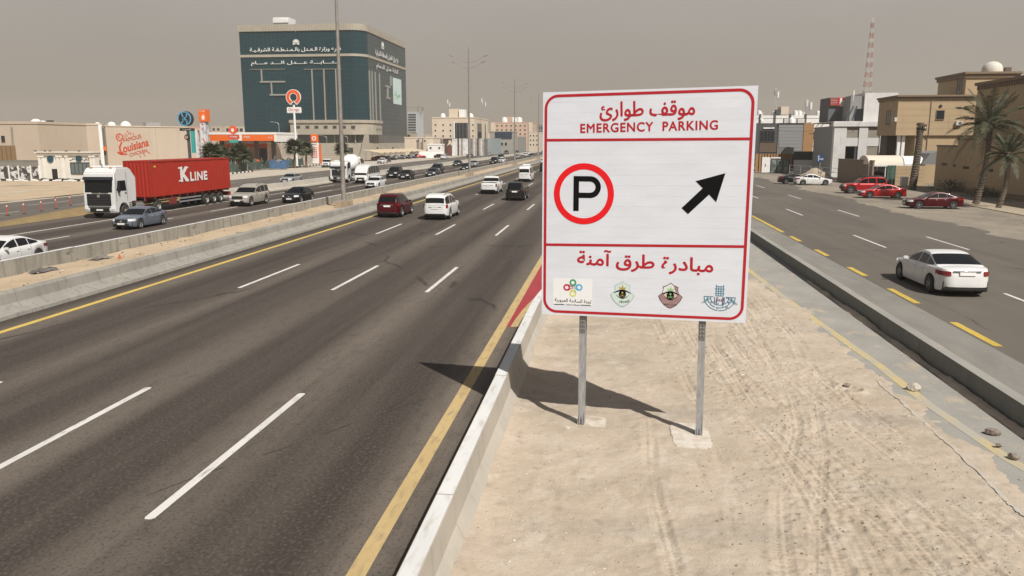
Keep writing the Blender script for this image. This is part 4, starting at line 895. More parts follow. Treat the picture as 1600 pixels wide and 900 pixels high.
car('sedan',-30.3,75.6,T,PBK,'black sedan half hidden behind the median barrier left of the nearest lamp',name='car')
car('sedan',-29.7,100,T,PW,'white sedan just right of the nearest lamp post, before the white bus',name='car')
car('bus',-34.6,112.5,T,PW,'white coach style bus coming towards the camera behind the nearest lamp post','bus')
car('suv',-34.9,128.5,T,PBK,'black suv right behind the white bus','suv')
car('sedan',-31.8,124,T,PBK,'glossy black sedan right of the black suv behind the bus',name='car')
car('sedan',-29.6,133,T,PDG,'dark grey sedan close behind the median barrier, fourth in the near queue',name='car')
car('suv',-31.9,147,T,PNAVY,'navy suv following the dark grey sedan','suv')
car('sedan',-36.4,191,T,PDG,'dark green grey sedan in the far oncoming lane, left of the second lamp post',name='car')
car('sedan',-29.4,163,T,PBK,'black sedan hidden partly by the second lamp post',name='car')
car('sedan',-32.1,189,T,PSIL,'silver sedan just right of the second lamp post',name='car')
car('suv',-30.6,212,T,PBK,'black suv in front of the distant white sedan','suv')
car('sedan',-29.9,222,T,PW,'white sedan on the oncoming road midway between the second and third lamps',name='car')
car('suv',-35.6,262,T,PDG,'dark suv right of the third lamp on the oncoming road','suv')
car('sedan',-32.5,282,T,PSIL,'silver sedan right of the third lamp post on the oncoming road',name='car')
car('sedan',-33.5,318,T,PW,'distant white sedan in the oncoming queue',name='car')
car('sedan',-29.2,300,T,PBK,'distant black sedan close to the median in the oncoming queue',name='car')
car('suv',-36,352,T,PW,'far white suv before the third lamp, oncoming side','suv')
car('sedan',-29,366,T,PW,'farthest white sedan beside the fourth lamp post',name='car')
car('sedan',-33,400,T,PBK,'farthest black car of the oncoming queue',name='car')
car('suv',-48,372,T,PDG,'grey suv far away on the left service road','suv')
car('sedan',-46,398,T,PBK,'farthest black car on the left service road',name='car')
car('suv',-54.6,263,A,PW,'small white hatch moving on the far service road before the white wall','car')
car('sedan',-51,292,T,PDG,'dark car on the far service road in front of the hoarding',name='car')
car('pickup',-56,320,T,PW,'white pickup waiting by the grey hoarding on the far service road','pickup')
car('suv',-55,335,T,PBK,'black suv behind the white pickup near the grey hoarding','suv')
car('sedan',-50,330,T,PSIL,'small silver car before the white pickup near the grey hoarding',name='car')
car('pickup',-64.5,179,T+12,PW,'white pickup truck parked beside the orange totem','pickup')
car('sedan',-44.6,109,T,PSIL,'silver car with dark screen on the service road left of the mixer lorry',name='car')
# cars parked under and round the shade roofs
car('sedan',-61.0,212,T,PW,'white car parked nearest the mixer drum',)
car('suv',-62.8,222,T,PBK,'black car parked right of the white one, outside the shade roof','suv')
for i,(x,y,p_,l) in enumerate(((-71,243,PBURG,'dark red car first under the shade roof'),(-69.5,250,PBK,'black car second under the shade roof'),(-69,258,PDG,'grey car third under the shade roof'),(-68.8,266,PBK,'black car fourth under the shade roof'),(-68.5,274,PNAVY,'navy car fifth under the shade roof'),(-68,284,PRED,'red car at the right end of the shade roof'))):
    car('sedan',x,y,20,p_,l)
car('sedan',-60.5,283,A-30,PBK,'black car parked in front of the long white wall')
car('sedan',-66,207,T,PBK,'black car parked behind the white car beside the mixer drum')
car('sedan',-73,255,20,PW,'white car in the second row under the shade roof')
car('suv',-92,214,10,PW,'white car parked at the fuel station forecourt edge','car')
# ------------------------------------------------------------ container lorry
def lorry_cab(root,pm,Wd=2.5,zr=3.75,L0=2.3,x0=0,high=True):
    """cab with its nose at x0+L0, +x forward"""
    hw_=Wd/2; mb=MB()
    prof=[(0,1.0),(0,zr-.12),(.25,zr),(L0-.55,zr),(L0-.2,zr-.38),(L0-.12,zr-1.0),(L0-.02,2.02),(L0,1.2),(L0,.55),(L0-.15,.42),(L0-.55,.42),(L0-.62,.75),(L0-.85,1.05),(L0-1.15,1.12),(L0-1.45,1.05),(L0-1.7,.8),(L0-1.8,.5),(0,.5)]
    mb.prism([(x0+a,b) for a,b in prof],-hw_,hw_); o=mb.build('cab',pm,root,bevel=.07,smooth=35)
    def fr(name,z0,z1,y0,y1,m,d=.03,b=.015):
        def X(z): return x0+float(np.interp(z,[.4,.55,1.2,2.02,zr-1.0,zr-.55,zr],[L0-.1,L0,L0,L0-.02,L0-.12,L0-.16,L0-.55]))
        mb=MB(); q=[(X(z0)-.1,z0),(X(z0)+d,z0),(X(z1)+d,z1),(X(z1)-.1,z1)]; mb.prism(q,y0,y1); return mb.build(name,m,root,bevel=b)
    fr('windscreen',1.98,zr-.88,-hw_+.13,hw_-.13,GLASS,.015)
    fr('sun_visor',zr-.90,zr-.66,-hw_+.08,hw_-.08,mat('visor_dark',(.02,.026,.03),.3),.17)
    fr('grille',.98,1.88,-.98,.98,mat('lorry_grille',(.012,.012,.014),.5),.03)
    for i in range(4): fr('grille_bar',1.02+i*.21,1.07+i*.21,-.80,.80,mat('grille_bar_grey',(.05,.05,.055),.4,.4),.05,.005)
    fr('emblem',1.62,1.82,-.11,.11,CHROME,.07)
    MB().box(x0+.35,x0+L0-.75,-hw_+.25,hw_-.25,zr-.01,zr+.16,.06).build('roof_deflector',pm,root,bevel=.04)
    for yy in(-.8,.8): MB().box(x0+L0-.62,x0+L0-.5,yy-.1,yy+.1,zr-.01,zr+.06).build('marker_lamp',mat('marker_amber',(.6,.25,.03),.3),root)
    MB().box(x0+L0-.75,x0+L0-.72,-.02,.02,zr,zr+.3).build('horn_aerial',BLACK,root)
    fr('front_step',.86,.93,-.9,.9,BLACK,.035)
    for yy in(-.55,.15): fr('wiper',1.96,2.02,yy,yy+.65,BLACK,.05,.005)
    fr('lower_intake',.50,.82,-.80,.80,BLACK,.03)
    for s in(-1,1): fr('headlight',.70,.98,s*.92 if s>0 else -1.20,1.20 if s>0 else -.92,LAMPW,.03)
    fr('number_plate',.60,.72,-.26,.26,PLATE,.06)
    for s in(-1,1):
        mb=MB(); mb.prism([(x0+L0-1.62,2.05),(x0+L0-1.55,2.85),(x0+L0-.62,2.85),(x0+L0-.36,2.10)],s*(hw_-.01),s*(hw_+.012)); mb.build('side_window',GLASS,root)
        MB().box(x0+L0-.62,x0+L0-.42,s*(hw_+.12)-.08,s*(hw_+.12)+.08,1.95,2.75).build('mirror',BLACK,root,bevel=.04)
        MB().path([(x0+L0-.5,s*hw_,2.8),(x0+L0-.5,s*(hw_+.15),2.78)],.02).build('mirror_arm',BLACK,root)
        for xa in (x0+L0-1.72,x0+L0-.34): MB().box(xa,xa+.03,s*hw_-.004,s*hw_+.006,1.25,zr-.35).build('door_seam',BLACK,root)
        MB().box(x0+L0-1.6,x0+L0-1.38,s*hw_-.004,s*hw_+.03,1.85,1.92).build('door_handle',BLACK,root)
        MB().box(x0+.03,x0+L0-1.85,s*hw_-.004,s*hw_+.008,1.06,1.12).build('skirt_line',BLACK,root)
        MB().box(x0+.1,x0+L0-1.85,s*hw_-.05,s*hw_+.02,.52,1.0).build('side_step',mat('step_grey',(.2,.2,.2),.6),root,bevel=.02)
    return o
def lorry_wheel(root,x,y,R_=.50,wd=.3,proto=[None]):
    sd=1 if y>0 else -1
    if proto[0] is None:
        t=MB().lathe([(R_*.58,-wd/2),(R_*.95,-wd/2),(R_,-wd*.38),(R_,wd*.38),(R_*.95,wd/2),(R_*.58,wd/2)],k=28,axis='y').build('wheel',RUB,root,smooth=50)
        MB().lathe([(R_*.6,0),(R_*.6,wd*.46),(R_*.55,wd*.46),(R_*.48,wd*.1),(R_*.25,wd*.1),(R_*.22,wd*.42),(0,wd*.45)],k=20,axis='y').build('rim',mat('steel_rim',(.36,.35,.33),.5,.4),t,smooth=40); proto[0]=t
    else:
        t=proto[0].copy(); col.objects.link(t); t.parent=root
        c=proto[0].children[0].copy(); col.objects.link(c); c.parent=t
    t.location=(x,y,R_); t.rotation_euler=(0,0,0 if sd>0 else pi)
YF_=56.7
lr=thing('container_lorry','white lorry cab pulling the red shipping container on its trailer','lorry',(-38.5,YF_,.004),radians(-90)); 
# local +x points to the camera (world -Y); nose at x=0
lorry_cab(lr,PW,2.5,3.82,2.3,-2.3)
CHS=mat('chassis_red',(.18,.03,.025),.6); CHD=mat('chassis_dark',(.03,.03,.032),.7)
MB().box(-7.2,-2.3,-.42,.42,.75,.94).build('tractor_chassis',CHD,lr,bevel=.02)
mb=MB(); mb.prism([(-3.0,3.0),(-2.32,3.72),(-2.32,1.2),(-2.9,1.2)],-1.2,-1.14); mb.prism([(-3.0,3.0),(-2.32,3.72),(-2.32,1.2),(-2.9,1.2)],1.14,1.2); mb.build('side_fairing',PW,lr)
MB().box(-4.2,-3.1,.55,1.15,.45,1.0).build('fuel_tank',mat('tank_alu',(.45,.45,.45),.35,.7),lr,bevel=.12,smooth=40)
MB().box(-4.2,-3.1,-1.15,-.55,.45,1.0).build('battery_box',CHD,lr,bevel=.05)
mb=MB(); mb.box(-18.9,-5.3,-.5,-.38,.95,1.28); mb.box(-18.9,-5.3,.38,.5,.95,1.28)
for i in range(11): mb.box(-18.7+i*1.3,-18.55+i*1.3,-1.2,1.2,1.12,1.27)
mb.build('trailer_frame',CHS,lr)
for s in(-1,1):
    for i in range(2): MB().box(-13.2,-9.4,s*1.16-.02,s*1.16+.02,.55+i*.28,.68+i*.28).build('side_guard',GALV,lr)
    MB().box(-8.9,-7.7,s*1.2-.05 if s>0 else -1.2,s*1.2 if s>0 else -1.15,.5,1.1).build('red_locker',CHS,lr,bevel=.02)
    MB().box(-6.5,-5.6,s*.9-.25,s*.9+.25,1.04,1.10).build('mudguard',CHD,lr)
    MB().tube((-9.2,s*.7,.1),(-9.2,s*.7,1.0),.07,k=8).build('landing_leg',CHD,lr)
for x in (-1.45,-6.05): 
    for s in(-1,1): lorry_wheel(lr,x,s*1.08)
for x in (-14.2,-15.6,-16.9):
    for s in(-1,1): lorry_wheel(lr,x,s*1.08)
MB().box(-19.0,-18.92,-1.2,1.2,.55,.95).build('rear_bumper',CHS,lr)
for s in(-1,1): MB().box(-19.03,-19.001,s*.9-.2,s*.9+.2,.7,.85).build('tail_light',LAMPR,lr)
RC=layered('container_red',(.34,.026,.015),[('noise',((.6,.6,.6),.4,.65),(.30,.02,.012),.6),('noise',((2.5,2.5,.5),.55,.72),(.20,.045,.03),.7),('noise',((9,9,2),.62,.72),(.12,.06,.04),.6)],rough=.5)
CX0=-19.0; CL=13.7; CW=1.22; CZ=1.285; CH=2.95
ct=thing('shipping_container','long red shipping container with white lettering riding on the lorry trailer','container',(-38.5,YF_,.004),radians(-90))
def corr(x0,x1,y,z0,z1,per=.28,d=.036,axis='x'):
    mb=MB(); n=int((x1-x0)/per); P=[]
    for i in range(n):
        a=x0+(x1-x0)*i/n; p=(x1-x0)/n; s=1 if y>0 else -1
        P+=[(a,y),(a+p*.28,y),(a+p*.5,y-s*d),(a+p*.78,y-s*d)]
    P.append((x1,y)); mb.grid([[(a,b,z0) if axis=='x' else (b,a,z0) for a,b in P],[(a,b,z1) if axis=='x' else (b,a,z1) for a,b in P]]); return mb
for s in(-1,1): corr(CX0+.1,CX0+CL-.1,s*(CW-.02),CZ+.12,CZ+CH-.12).build('side_wall',RC,ct,fix=False)
corr(-CW+.1,CW-.1,CX0+CL-.03,CZ+.12,CZ+CH-.12,axis='y').build('front_wall',RC,ct,fix=False)
MB().box(CX0+.05,CX0+CL-.05,-CW+.03,CW-.03,CZ+CH-.09,CZ+CH-.04).build('roof',RC,ct)
mb=MB()
for y in(-CW,CW-.12):
    for z in (CZ,CZ+CH-.12): mb.box(CX0+.17,CX0+CL-.17,y,y+.12,z,z+.12)
for x in (CX0,CX0+CL-.12):
    for z in (CZ,CZ+CH-.12): mb.box(x,x+.12,-CW+.17,CW-.17,z,z+.12)
for x in(CX0,CX0+CL-.16):
    for y in(-CW,CW-.16): mb.box(x,x+.16,y,y+.16,CZ+.17,CZ+CH-.17)
mb.build('frame',RC,ct)
for x in(CX0-.006,CX0+CL-.172):
    for y in(-CW-.006,CW-.172):
        for z in(CZ-.0,CZ+CH-.17): MB().box(x,x+.178,y,y+.178,z,z+.17).build('corner_casting',mat('casting_red',(.22,.03,.02),.6),ct,bevel=.012)
for s in(-1,1): MB().box(CX0-.02,CX0-.002,s*.62-.57,s*.62+.57,CZ+.1,CZ+CH-.1).build('door',RC,ct,bevel=.01)
for y in (-.95,-.4,.4,.95): MB().tube((CX0-.05,y,CZ+.1),(CX0-.05,y,CZ+CH-.1),.02).build('lock_rod',GALV,ct)
# lettering on the +X (world) side: local y positive
def ctext(s_,x,z,w_,h_,m,**k):
    o=text(s_,m,ct,(x,CW+.0045,z),pi,width=w_,height=h_,depth=.004,**k); return o
ctext('K',-10.45,CZ+1.68,1.2,1.15,WHITE,bold=.06); ctext('LINE',-12.95,CZ+1.42,3.0,.72,WHITE,bold=.05,spacing=1.1)
mb=MB()
for z in (CZ+1.13,CZ+2.24):
    mb.box(-11.15,-10.5,CW+.001,CW+.004,z-.06,z+.06); mb.box(-10.15,-9.45,CW+.001,CW+.004,z-.06,z+.06)
mb.build('lettering',WHITE,ct)
for z,t_ in((CZ+2.1,'22G1'),(CZ+1.8,'45G1')): pass
MB().box(-6.0,-5.7,CW+.001,CW+.004,CZ+2.4,CZ+2.55).build('yellow_label',mat('label_yellow',(.6,.45,.08),.5),ct)
# ------------------------------------------------------------ concrete mixer
mx_=thing('concrete_mixer','concrete mixer lorry with a white drum behind the white bus','mixer lorry',(-38.4,111,.004),radians(-90))
lorry_cab(mx_,PW,2.45,3.0,2.0,-2.0)
MB().box(-8.6,-2,-.45,.45,.8,1.1).build('chassis',CHD,mx_)
o=MB().lathe([(0,-2.6),(.55,-2.55),(.8,-2.3),(1.22,-.9),(1.25,.2),(1.0,1.5),(.55,2.3),(.5,2.5),(0,2.5)],k=28,axis='x').build('drum',WHITE,mx_,smooth=40); o.location=(-5.3,0,2.65); o.rotation_euler=(0,radians(11),0)
o.scale=(-1,1,1)
mb=MB(); mb.tube((-8.3,-.8,1.1),(-8.3,-.5,3.4),.07); mb.tube((-8.3,.8,1.1),(-8.3,.5,3.4),.07); mb.box(-8.7,-8.1,-.6,.6,3.2,3.5,.1); mb.build('hopper_frame',WHITE,mx_)
mb=MB(); mb.prism([(-9.6,1.6),(-9.55,1.8),(-8.3,2.6),(-8.3,2.3)],-.2,.2); mb.build('chute',WHITE,mx_)
for x in(-1.0,-5.6,-7.0):
    for s in(-1,1): lorry_wheel(mx_,x,s*1.05)
# blue skip
sk=thing('skip','blue steel skip standing on the pale sidewalk by the kerb','skip',(-69.8,164.5,0),radians(8))
SB=mat('skip_blue',(.06,.13,.24),.6,var=.3,vscale=3)
mb=MB(); W0=1.9;D0=1.2
mb.prism([(-W0*.88,.15),(W0*.88,.15),(W0,1.8),(-W0,1.8)],-D0,-D0+.06); mb.prism([(-W0*.88,.15),(W0*.88,.15),(W0,1.8),(-W0,1.8)],D0-.06,D0)
for s in(-1,1): mb.quad((s*W0*.88,-D0+.06,.15),(s*W0*.88,D0-.06,.15),(s*W0,D0-.06,1.8),(s*W0,-D0+.06,1.8))
mb.quad((-W0*.88,-D0,.2),(W0*.88,-D0,.2),(W0*.88,D0,.2),(-W0*.88,D0,.2)); mb.build('tub',SB,sk)
for i in range(7): MB().box(-1.75+i*.55,-1.67+i*.55,-D0-.06,-D0-.001,.2,1.75).build('rib',SB,sk)
mb=MB(); mb.box(-W0-.05,W0+.05,-D0-.07,-D0+.07,1.8,1.88); mb.box(-W0-.05,W0+.05,D0-.07,D0+.07,1.8,1.88); mb.build('rim',SB,sk)
MB().lathe([(0,.5),(.6,.42),(1.2,.1),(1.4,0)],k=9).build('rubble_heap',RK1,sk,(0,0,1.5))
# ============================================================ BUILDINGS, LEFT SIDE
def sub(name,m,par,x0,x1,y0,y1,z0,z1,bevel=0): return MB().box(x0,x1,y0,y1,z0,z1).build(name,m,par,bevel=bevel)
WC={}
FACE={'-y':0,'+x':pi/2,'-x':-pi/2}
def win(par,c,w_,h_,face='-y',pane=None,frame=None,name='window',bars=1,sill=True):
    pane=pane or DGLASS; frame=frame or WHITE; k=(round(w_,2),round(h_,2),pane.name,frame.name,bars,sill)
    if k not in WC:
        mb=MB(); t=min(.08,w_*.07)
        mb.box(-w_/2-t,w_/2+t,-.06,0,h_/2,h_/2+t); mb.box(-w_/2-t,w_/2+t,-.06-(.07 if sill else 0),0,-h_/2-t,-h_/2); mb.box(-w_/2-t,-w_/2,-.06,0,-h_/2,h_/2); mb.box(w_/2,w_/2+t,-.06,0,-h_/2,h_/2)
        for i in range(1,bars+1): x=-w_/2+w_*i/(bars+1); mb.box(x-t*.4,x+t*.4,-.05,0,-h_/2,h_/2)
        o=mb.build(name,frame,par); q=MB().box(-w_/2,w_/2,-.025,0,-h_/2,h_/2).build('pane',pane,o); WC[k]=(o.data,q.data)
    else:
        o=bpy.data.objects.new(name,WC[k][0]); col.objects.link(o); o.parent=par; q=bpy.data.objects.new('pane',WC[k][1]); col.objects.link(q); q.parent=o
    o.location=c; o.rotation_euler=(0,0,FACE[face]); return o
# ---- teal glass office
TG=layered('teal_glass',(.006,.040,.052),[('noise',((.05,.05,.08),.4,.65),(.006,.032,.044),.8),('noise',((.12,.12,.02),.5,.7,4),(.014,.055,.064),.5)],rough=.16); TG.node_tree.nodes['Principled BSDF'].inputs['Specular IOR Level'].default_value=.3
TGS=layered('dusty_sheen_teal_glass',(.055,.075,.08),[('noise',((.05,.05,.08),.4,.65),(.04,.058,.065),.8)],rough=.35)  # right face: dust and grazing reflection both painted in as a paler glass
STN=layered('beige_stone',(.36,.33,.27),[('noise',((.3,.3,.3),.4,.65),(.30,.27,.22),.7)],rough=.8,bump=.15,bscale=3)
STG=layered('grey_stone',(.23,.215,.185),[('noise',((.3,.3,.3),.4,.65),(.18,.17,.15),.7)],rough=.8)
CRM=layered('cream_render',(.58,.50,.40),[('noise',((.2,.2,.2),.4,.65),(.52,.44,.34),.6)],rough=.85)
STF=mat('fin_stone',(.25,.25,.23),.7)
TB=thing('office_building','tall teal glass office building with beige parapet and white Arabic lettering','building',(0,0,0))
X0,X1,Y0,Y1,RR=-154.6,-101.6,330.,398.5,6.0
LF=X1-X0-RR; LA=RR*pi/2; LS=Y1-Y0-RR
def WP(s,z,off=0):
    if s<=LF: return (X0+s,Y0-off,z)
    if s<=LF+LA:
        a=-pi/2+(s-LF)/RR; return (X1-RR+(RR+off)*cos(a),Y0+RR+(RR+off)*sin(a),z)
    return (X1+off,Y0+RR+(s-LF-LA),z)
def wslab(mb,s0,s1,z0,z1,o0,o1,n=1):
    for i in range(n):
        a=s0+(s1-s0)*i/n; b=s0+(s1-s0)*(i+1)/n; q=len(mb.v)
        for s in(a,b):
            for o in(o0,o1):
                for z in(z0,z1): mb.v.append(WP(s,z,o))
        mb.f+=[tuple(q+k for k in f) for f in ((0,1,3,2),(4,6,7,5),(2,3,7,6),(0,4,5,1),(1,5,7,3),(0,2,6,4))]
    return mb
core=[WP(s,0)[:2] for s in ([0,LF]+[LF+LA*i/6 for i in range(1,7)]+[LF+LA+LS])]+[(X0,Y1)]
MB().prism(core,0,50.6,'z').build('wall',mat('slab_edge_dark',(.05,.06,.062),.7),TB)
def panels(s0,s1,z0,z1,pw,ph,m,nm,off=.12):
    mb=MB(); n=round((s1-s0)/pw); k=round((z1-z0)/ph); r=random.Random(int(s0))
    for i in range(n):
        for j in range(k):
            a=s0+(s1-s0)*i/n+.05; b=s0+(s1-s0)*(i+1)/n-.05; c=z0+(z1-z0)*j/k+.05; d=z0+(z1-z0)*(j+1)/k-.05; o=off+r.uniform(-.01,.012)
            q=len(mb.v); e=[r.uniform(-.016,.016) for _ in range(4)]
            mb.v+=[WP(a,c,o+e[0]),WP(b,c,o+e[1]),WP(b,d,o+e[2]),WP(a,d,o+e[3])]; mb.f.append((q,q+1,q+2,q+3))
    o=mb.build(nm,m,TB,fix=False); o['kind']='stuff'; return o
panels(0,LF,8.6,50.4,1.75,1.9,TG,'glass_panel'); panels(LF,LF+LA,8.6,50.4,1.2,1.9,TG,'glass_panel'); panels(LF+LA,LF+LA+LS,6,50.4,1.75,1.9,TGS,'glass_panel')
SM=LF+LA+LS
wslab(MB(),-.3,SM+.3,50.6,53.2,-.4,.55,90).build('parapet',STN,TB)
mb=MB()
for i in range(1,90): s=SM*i/90; wslab(mb,s-.04,s+.04,50.7,53.1,.55,.58)
mb.build('parapet_joint',STG,TB)['kind']='stuff'
wslab(MB(),-.2,SM+.2,40.3,41.3,.1,.45,90).build('belt_course',STN,TB)
sp=lambda px_: at(px_,150,Y0).x-X0
zp=lambda px_,py_: at(px_,py_,Y0).z
for px_ in (489.5,508,526.5):
    wslab(MB(),sp(px_)-.25,sp(px_)+.25,14.5,zp(500,108),.12,.6).build('fin',STF,TB); 
    if px_>500 and px_<520: wslab(MB(),sp(px_)+.46,sp(px_)+1.1,15,zp(500,109),.13,.2).build('dark_slot',BLACK,TB)
wslab(MB(),sp(477),sp(536),zp(500,108.6),zp(500,107.6),.12,.5).build('ledge',STG,TB)
wslab(MB(),sp(393),sp(448),zp(420,108.8),zp(420,107.9),.12,.4).build('ledge',STG,TB)
for a,b,c,d in ((410,412,109,126.5),(424.5,426.5,129.5,147)): wslab(MB(),sp(a),sp(b),zp(a,d),zp(a,c),.12,.5).build('fin',STF,TB)
for a,b,c,d in ((408,447,126.8,129.3),(422,449,147,149.5)): wslab(MB(),sp(a),sp(b),zp(a,d),zp(a,c),.12,.55).build('ledge',STF,TB)
# right hand face details: s measured by depth
def sy(px_): # depth on the X1 plane seen at that column
    d=ray(px_,150); return LF+LA+(X1*d[1]/d[0]-Y0-RR)
def zy(px_,py_): d=ray(px_,py_); t=X1/d[0]; return H+d[2]*t
for px_ in (577,581,586,592.5): s=max(sy(px_),LF+LA*.8); wslab(MB(),s-.25,s+.25,14.5,zy(586,113),.12,.6).build('fin',STF,TB)
s0,s1=sy(602),sy(609); wslab(MB(),s0,s1,zy(606,137),zy(606,134),.12,.5).build('ledge',STF,TB); wslab(MB(),sy(604),sy(606),zy(606,152),zy(606,137),.12,.5).build('fin',STF,TB); wslab(MB(),s0+1,s1,zy(606,155),zy(606,152),.12,.5).build('ledge',STF,TB); wslab(MB(),sy(609.5),sy(611.5),zy(610,134),zy(610,119),.12,.5).build('fin',STF,TB)
wslab(MB(),sy(614),sy(626.5),zy(620,163),zy(620,123),.14,.3).build('banner',mat('banner_pale',(.50,.62,.60),.6),TB)
yb=(WP(sy(620),0)[1])
text(arabic('صراع'),mat('banner_green',(.10,.42,.12),.5),TB,(X1+.33,yb,zy(620,150)),pi/2,width=10,height=4,depth=.02,bold=.02)
LT=mat('white_lettering',(.70,.71,.70),.5)
def tline(s_,ax,bx,cy,hpx,**k):
    a=at(ax,cy,Y0); b=at(bx,cy,Y0); text(s_,LT,TB,((a.x+b.x)/2,Y0-.4,a.z),0,width=b.x-a.x,height=hpx*.25,depth=.15,bold=.02,**k)
tline(arabic('فـرع وزارة الـعـدل بالـمـنـطـقـة الشرقـيـة'),391,533,79.5,9)
tline(arabic('كـتـــابـــة عـــدل الـــد مـــام'),393,532,99.5,8)
text(arabic('فرع وزارة العدل بالمنطقة الشرقية'),LT,TB,(X1+.35,WP((sy(587)+sy(622))/2,0)[1],zy(604,90)),pi/2,width=WP(sy(622),0)[1]-WP(sy(587),0)[1],height=3.2,depth=.15,bold=.03)
text(arabic('كتابة عدل الدمام'),LT,TB,(X1+.35,WP((sy(588)+sy(622))/2,0)[1],zy(604,108.5)),pi/2,width=WP(sy(622),0)[1]-WP(sy(588),0)[1],height=2.6,depth=.15,bold=.03)
def palmemblem(cx,y,cz,r,rz):
    mb=MB(); 
    for i in range(9): a=pi*(.08+.84*i/8); stroke(mb,[(0,0),(cos(a)*r,sin(a)*r*.95)],.34*r*.5,-.1,0)
    ring(mb,0,.35*r,0,.32*r,-.12,0,12); stroke(mb,[(-.9*r,-.45*r),(.9*r,-.12*r)],.2*r,-.1,0); stroke(mb,[(.9*r,-.45*r),(-.9*r,-.12*r)],.2*r,-.1,0); mb.box(-.08*r,.08*r,-.1,0,-.4*r,.1)
    o=mb.build('emblem',LT,TB,(cx,y,cz),rz=rz)
c=at(463,67,Y0); palmemblem(c.x,Y0-.3,c.z,1.45,0); palmemblem(X1+.3,WP(sy(599),0)[1],zy(599,74),2.0,pi/2)
# podium: projecting stone box with small windows, glass band and stone base beneath
pod=thing  # (part of the same building)
sL=sp(455); sR=LF+LA+9
wslab(MB(),sL,sR,8.6,13.4,.2,2.6,20).build('podium_wall',STN,TB); wslab(MB(),sL-.3,sR+.2,13.4,14.6,.2,3.1,20).build('podium_cornice',STN,TB)
for i,px_ in enumerate((466,480.5,494.5,509,523,537.5,552)):
    x=at(px_,199,Y0-2.6).x; z=at(px_,198.5,Y0-2.6).z; win(TB,(x,Y0-2.62,z),1.55,1.0,frame=STG,bars=2)
for i in range(6):
    a=LF+LA+.8+i*1.35; p=WP(a,10.9,2.62); win(TB,p,.6,.6,'+x',frame=STG,bars=0)
wslab(MB(),0,sL,6.0,8.5,.05,.4).build('base_wall',STG,TB)
wslab(MB(),sL,SM,5.2,8.5,.05,.25,20).build('glass_band',mat('band_glass',(.06,.075,.08),.3),TB)
wslab(MB(),0,SM,0,5.9 if 0 else 5.15,.05,.6,24).build('base_wall',STN,TB)
for px_ in (437,521,553):
    s=sp(px_); wslab(MB(),s-.2,s+.2,5.2,8.5,.3,.6).build('pilaster',STN,TB)
mb=MB(); a=WP(sp(560),0,.7); mb.prism([(a[0],0),(a[0]+4.2,0),(a[0]+4.0,8.5),(a[0]+2.2,8.5)],Y0-1.6,Y0-.7); mb.build('sloped_buttress',STN,TB)
for px_,w_,h_ in ((433,3.2,2.4),(548,2,2),(585,2.8,2.2),(603,2.8,2.2)):
    c=at(px_,235.5,Y0-.6); win(TB,(c.x if px_<570 else X1-5,Y0-.62,2.2),w_,h_,frame=STG,bars=1) if px_<560 else win(TB,(X1+.62,Y0+14+(px_-585)*1.4,2.2),w_,h_,'+x',frame=STG)
for i in range(9): win(TB,(X1+.27,Y0+9+i*2.6,6.9),1.4,2.4,'+x',frame=STG,bars=0)
a=at(430,33,Y0+12); b=at(454,33,Y0+12); sub('rooftop_plant_room',WHITE,TB,a.x,b.x,Y0+10,Y0+18,53,a.z+1.2,bevel=.05)
MB().prism([(a.x,a.z+1.15),(b.x,a.z+.2),(b.x,a.z-1),(a.x,a.z-1)],Y0+9.6,Y0+9.95).build('plant_room_fascia',WHITE,TB)
MB().tube((at(463,50,330).x,Y0-.7,50),(at(463,50,330).x,Y0-.7,54.5),.09,k=5).build('aerial',GALV,TB)
# ---- generic simple block building
def block(name,label,x0,x1,y0,y1,h,m,cat='building',parapet=None,z0=0):
    r=thing(name,label,cat,((x0+x1)/2,(y0+y1)/2,0)); cx,cy=(x0+x1)/2,(y0+y1)/2
    sub('wall',m,r,x0-cx,x1-cx,y0-cy,y1-cy,z0,h)
    pm=parapet or m; t=.25
    mb=MB(); mb.box(x0-cx-.12,x1-cx+.12,y0-cy-.12,y0-cy+t,h,h+.5); mb.box(x0-cx-.12,x1-cx+.12,y1-cy-t,y1-cy+.12,h,h+.5); mb.box(x0-cx-.12,x0-cx+t,y0-cy+t,y1-cy-t,h,h+.5); mb.box(x1-cx-t,x1-cx+.12,y0-cy+t,y1-cy-t,h,h+.5); mb.build('parapet',pm,r)
    r['c']=(cx,cy); return r
def loc(r,p): c=r['c']; return (p[0]-c[0],p[1]-c[1],p[2])
def px_block(name,label,pxl,pxr,ptop,Y,depth,m,par=.5,**k):
    a=at(pxl,ptop,Y); b=at(pxr,ptop,Y); return block(name,label,a.x,b.x,Y,Y+depth,a.z-par,m,**k)
def wins(r,Y,cols,rows,wpx,hpx,**k):
    for cx_ in cols:
        for ry in rows:
            c=at(cx_,ry,Y); w_=at(cx_+wpx,ry,Y).x-c.x; h_=c.z-at(cx_,ry+hpx,Y).z; win(r,loc(r,(c.x,Y-.002,c.z)),w_,h_,**k)
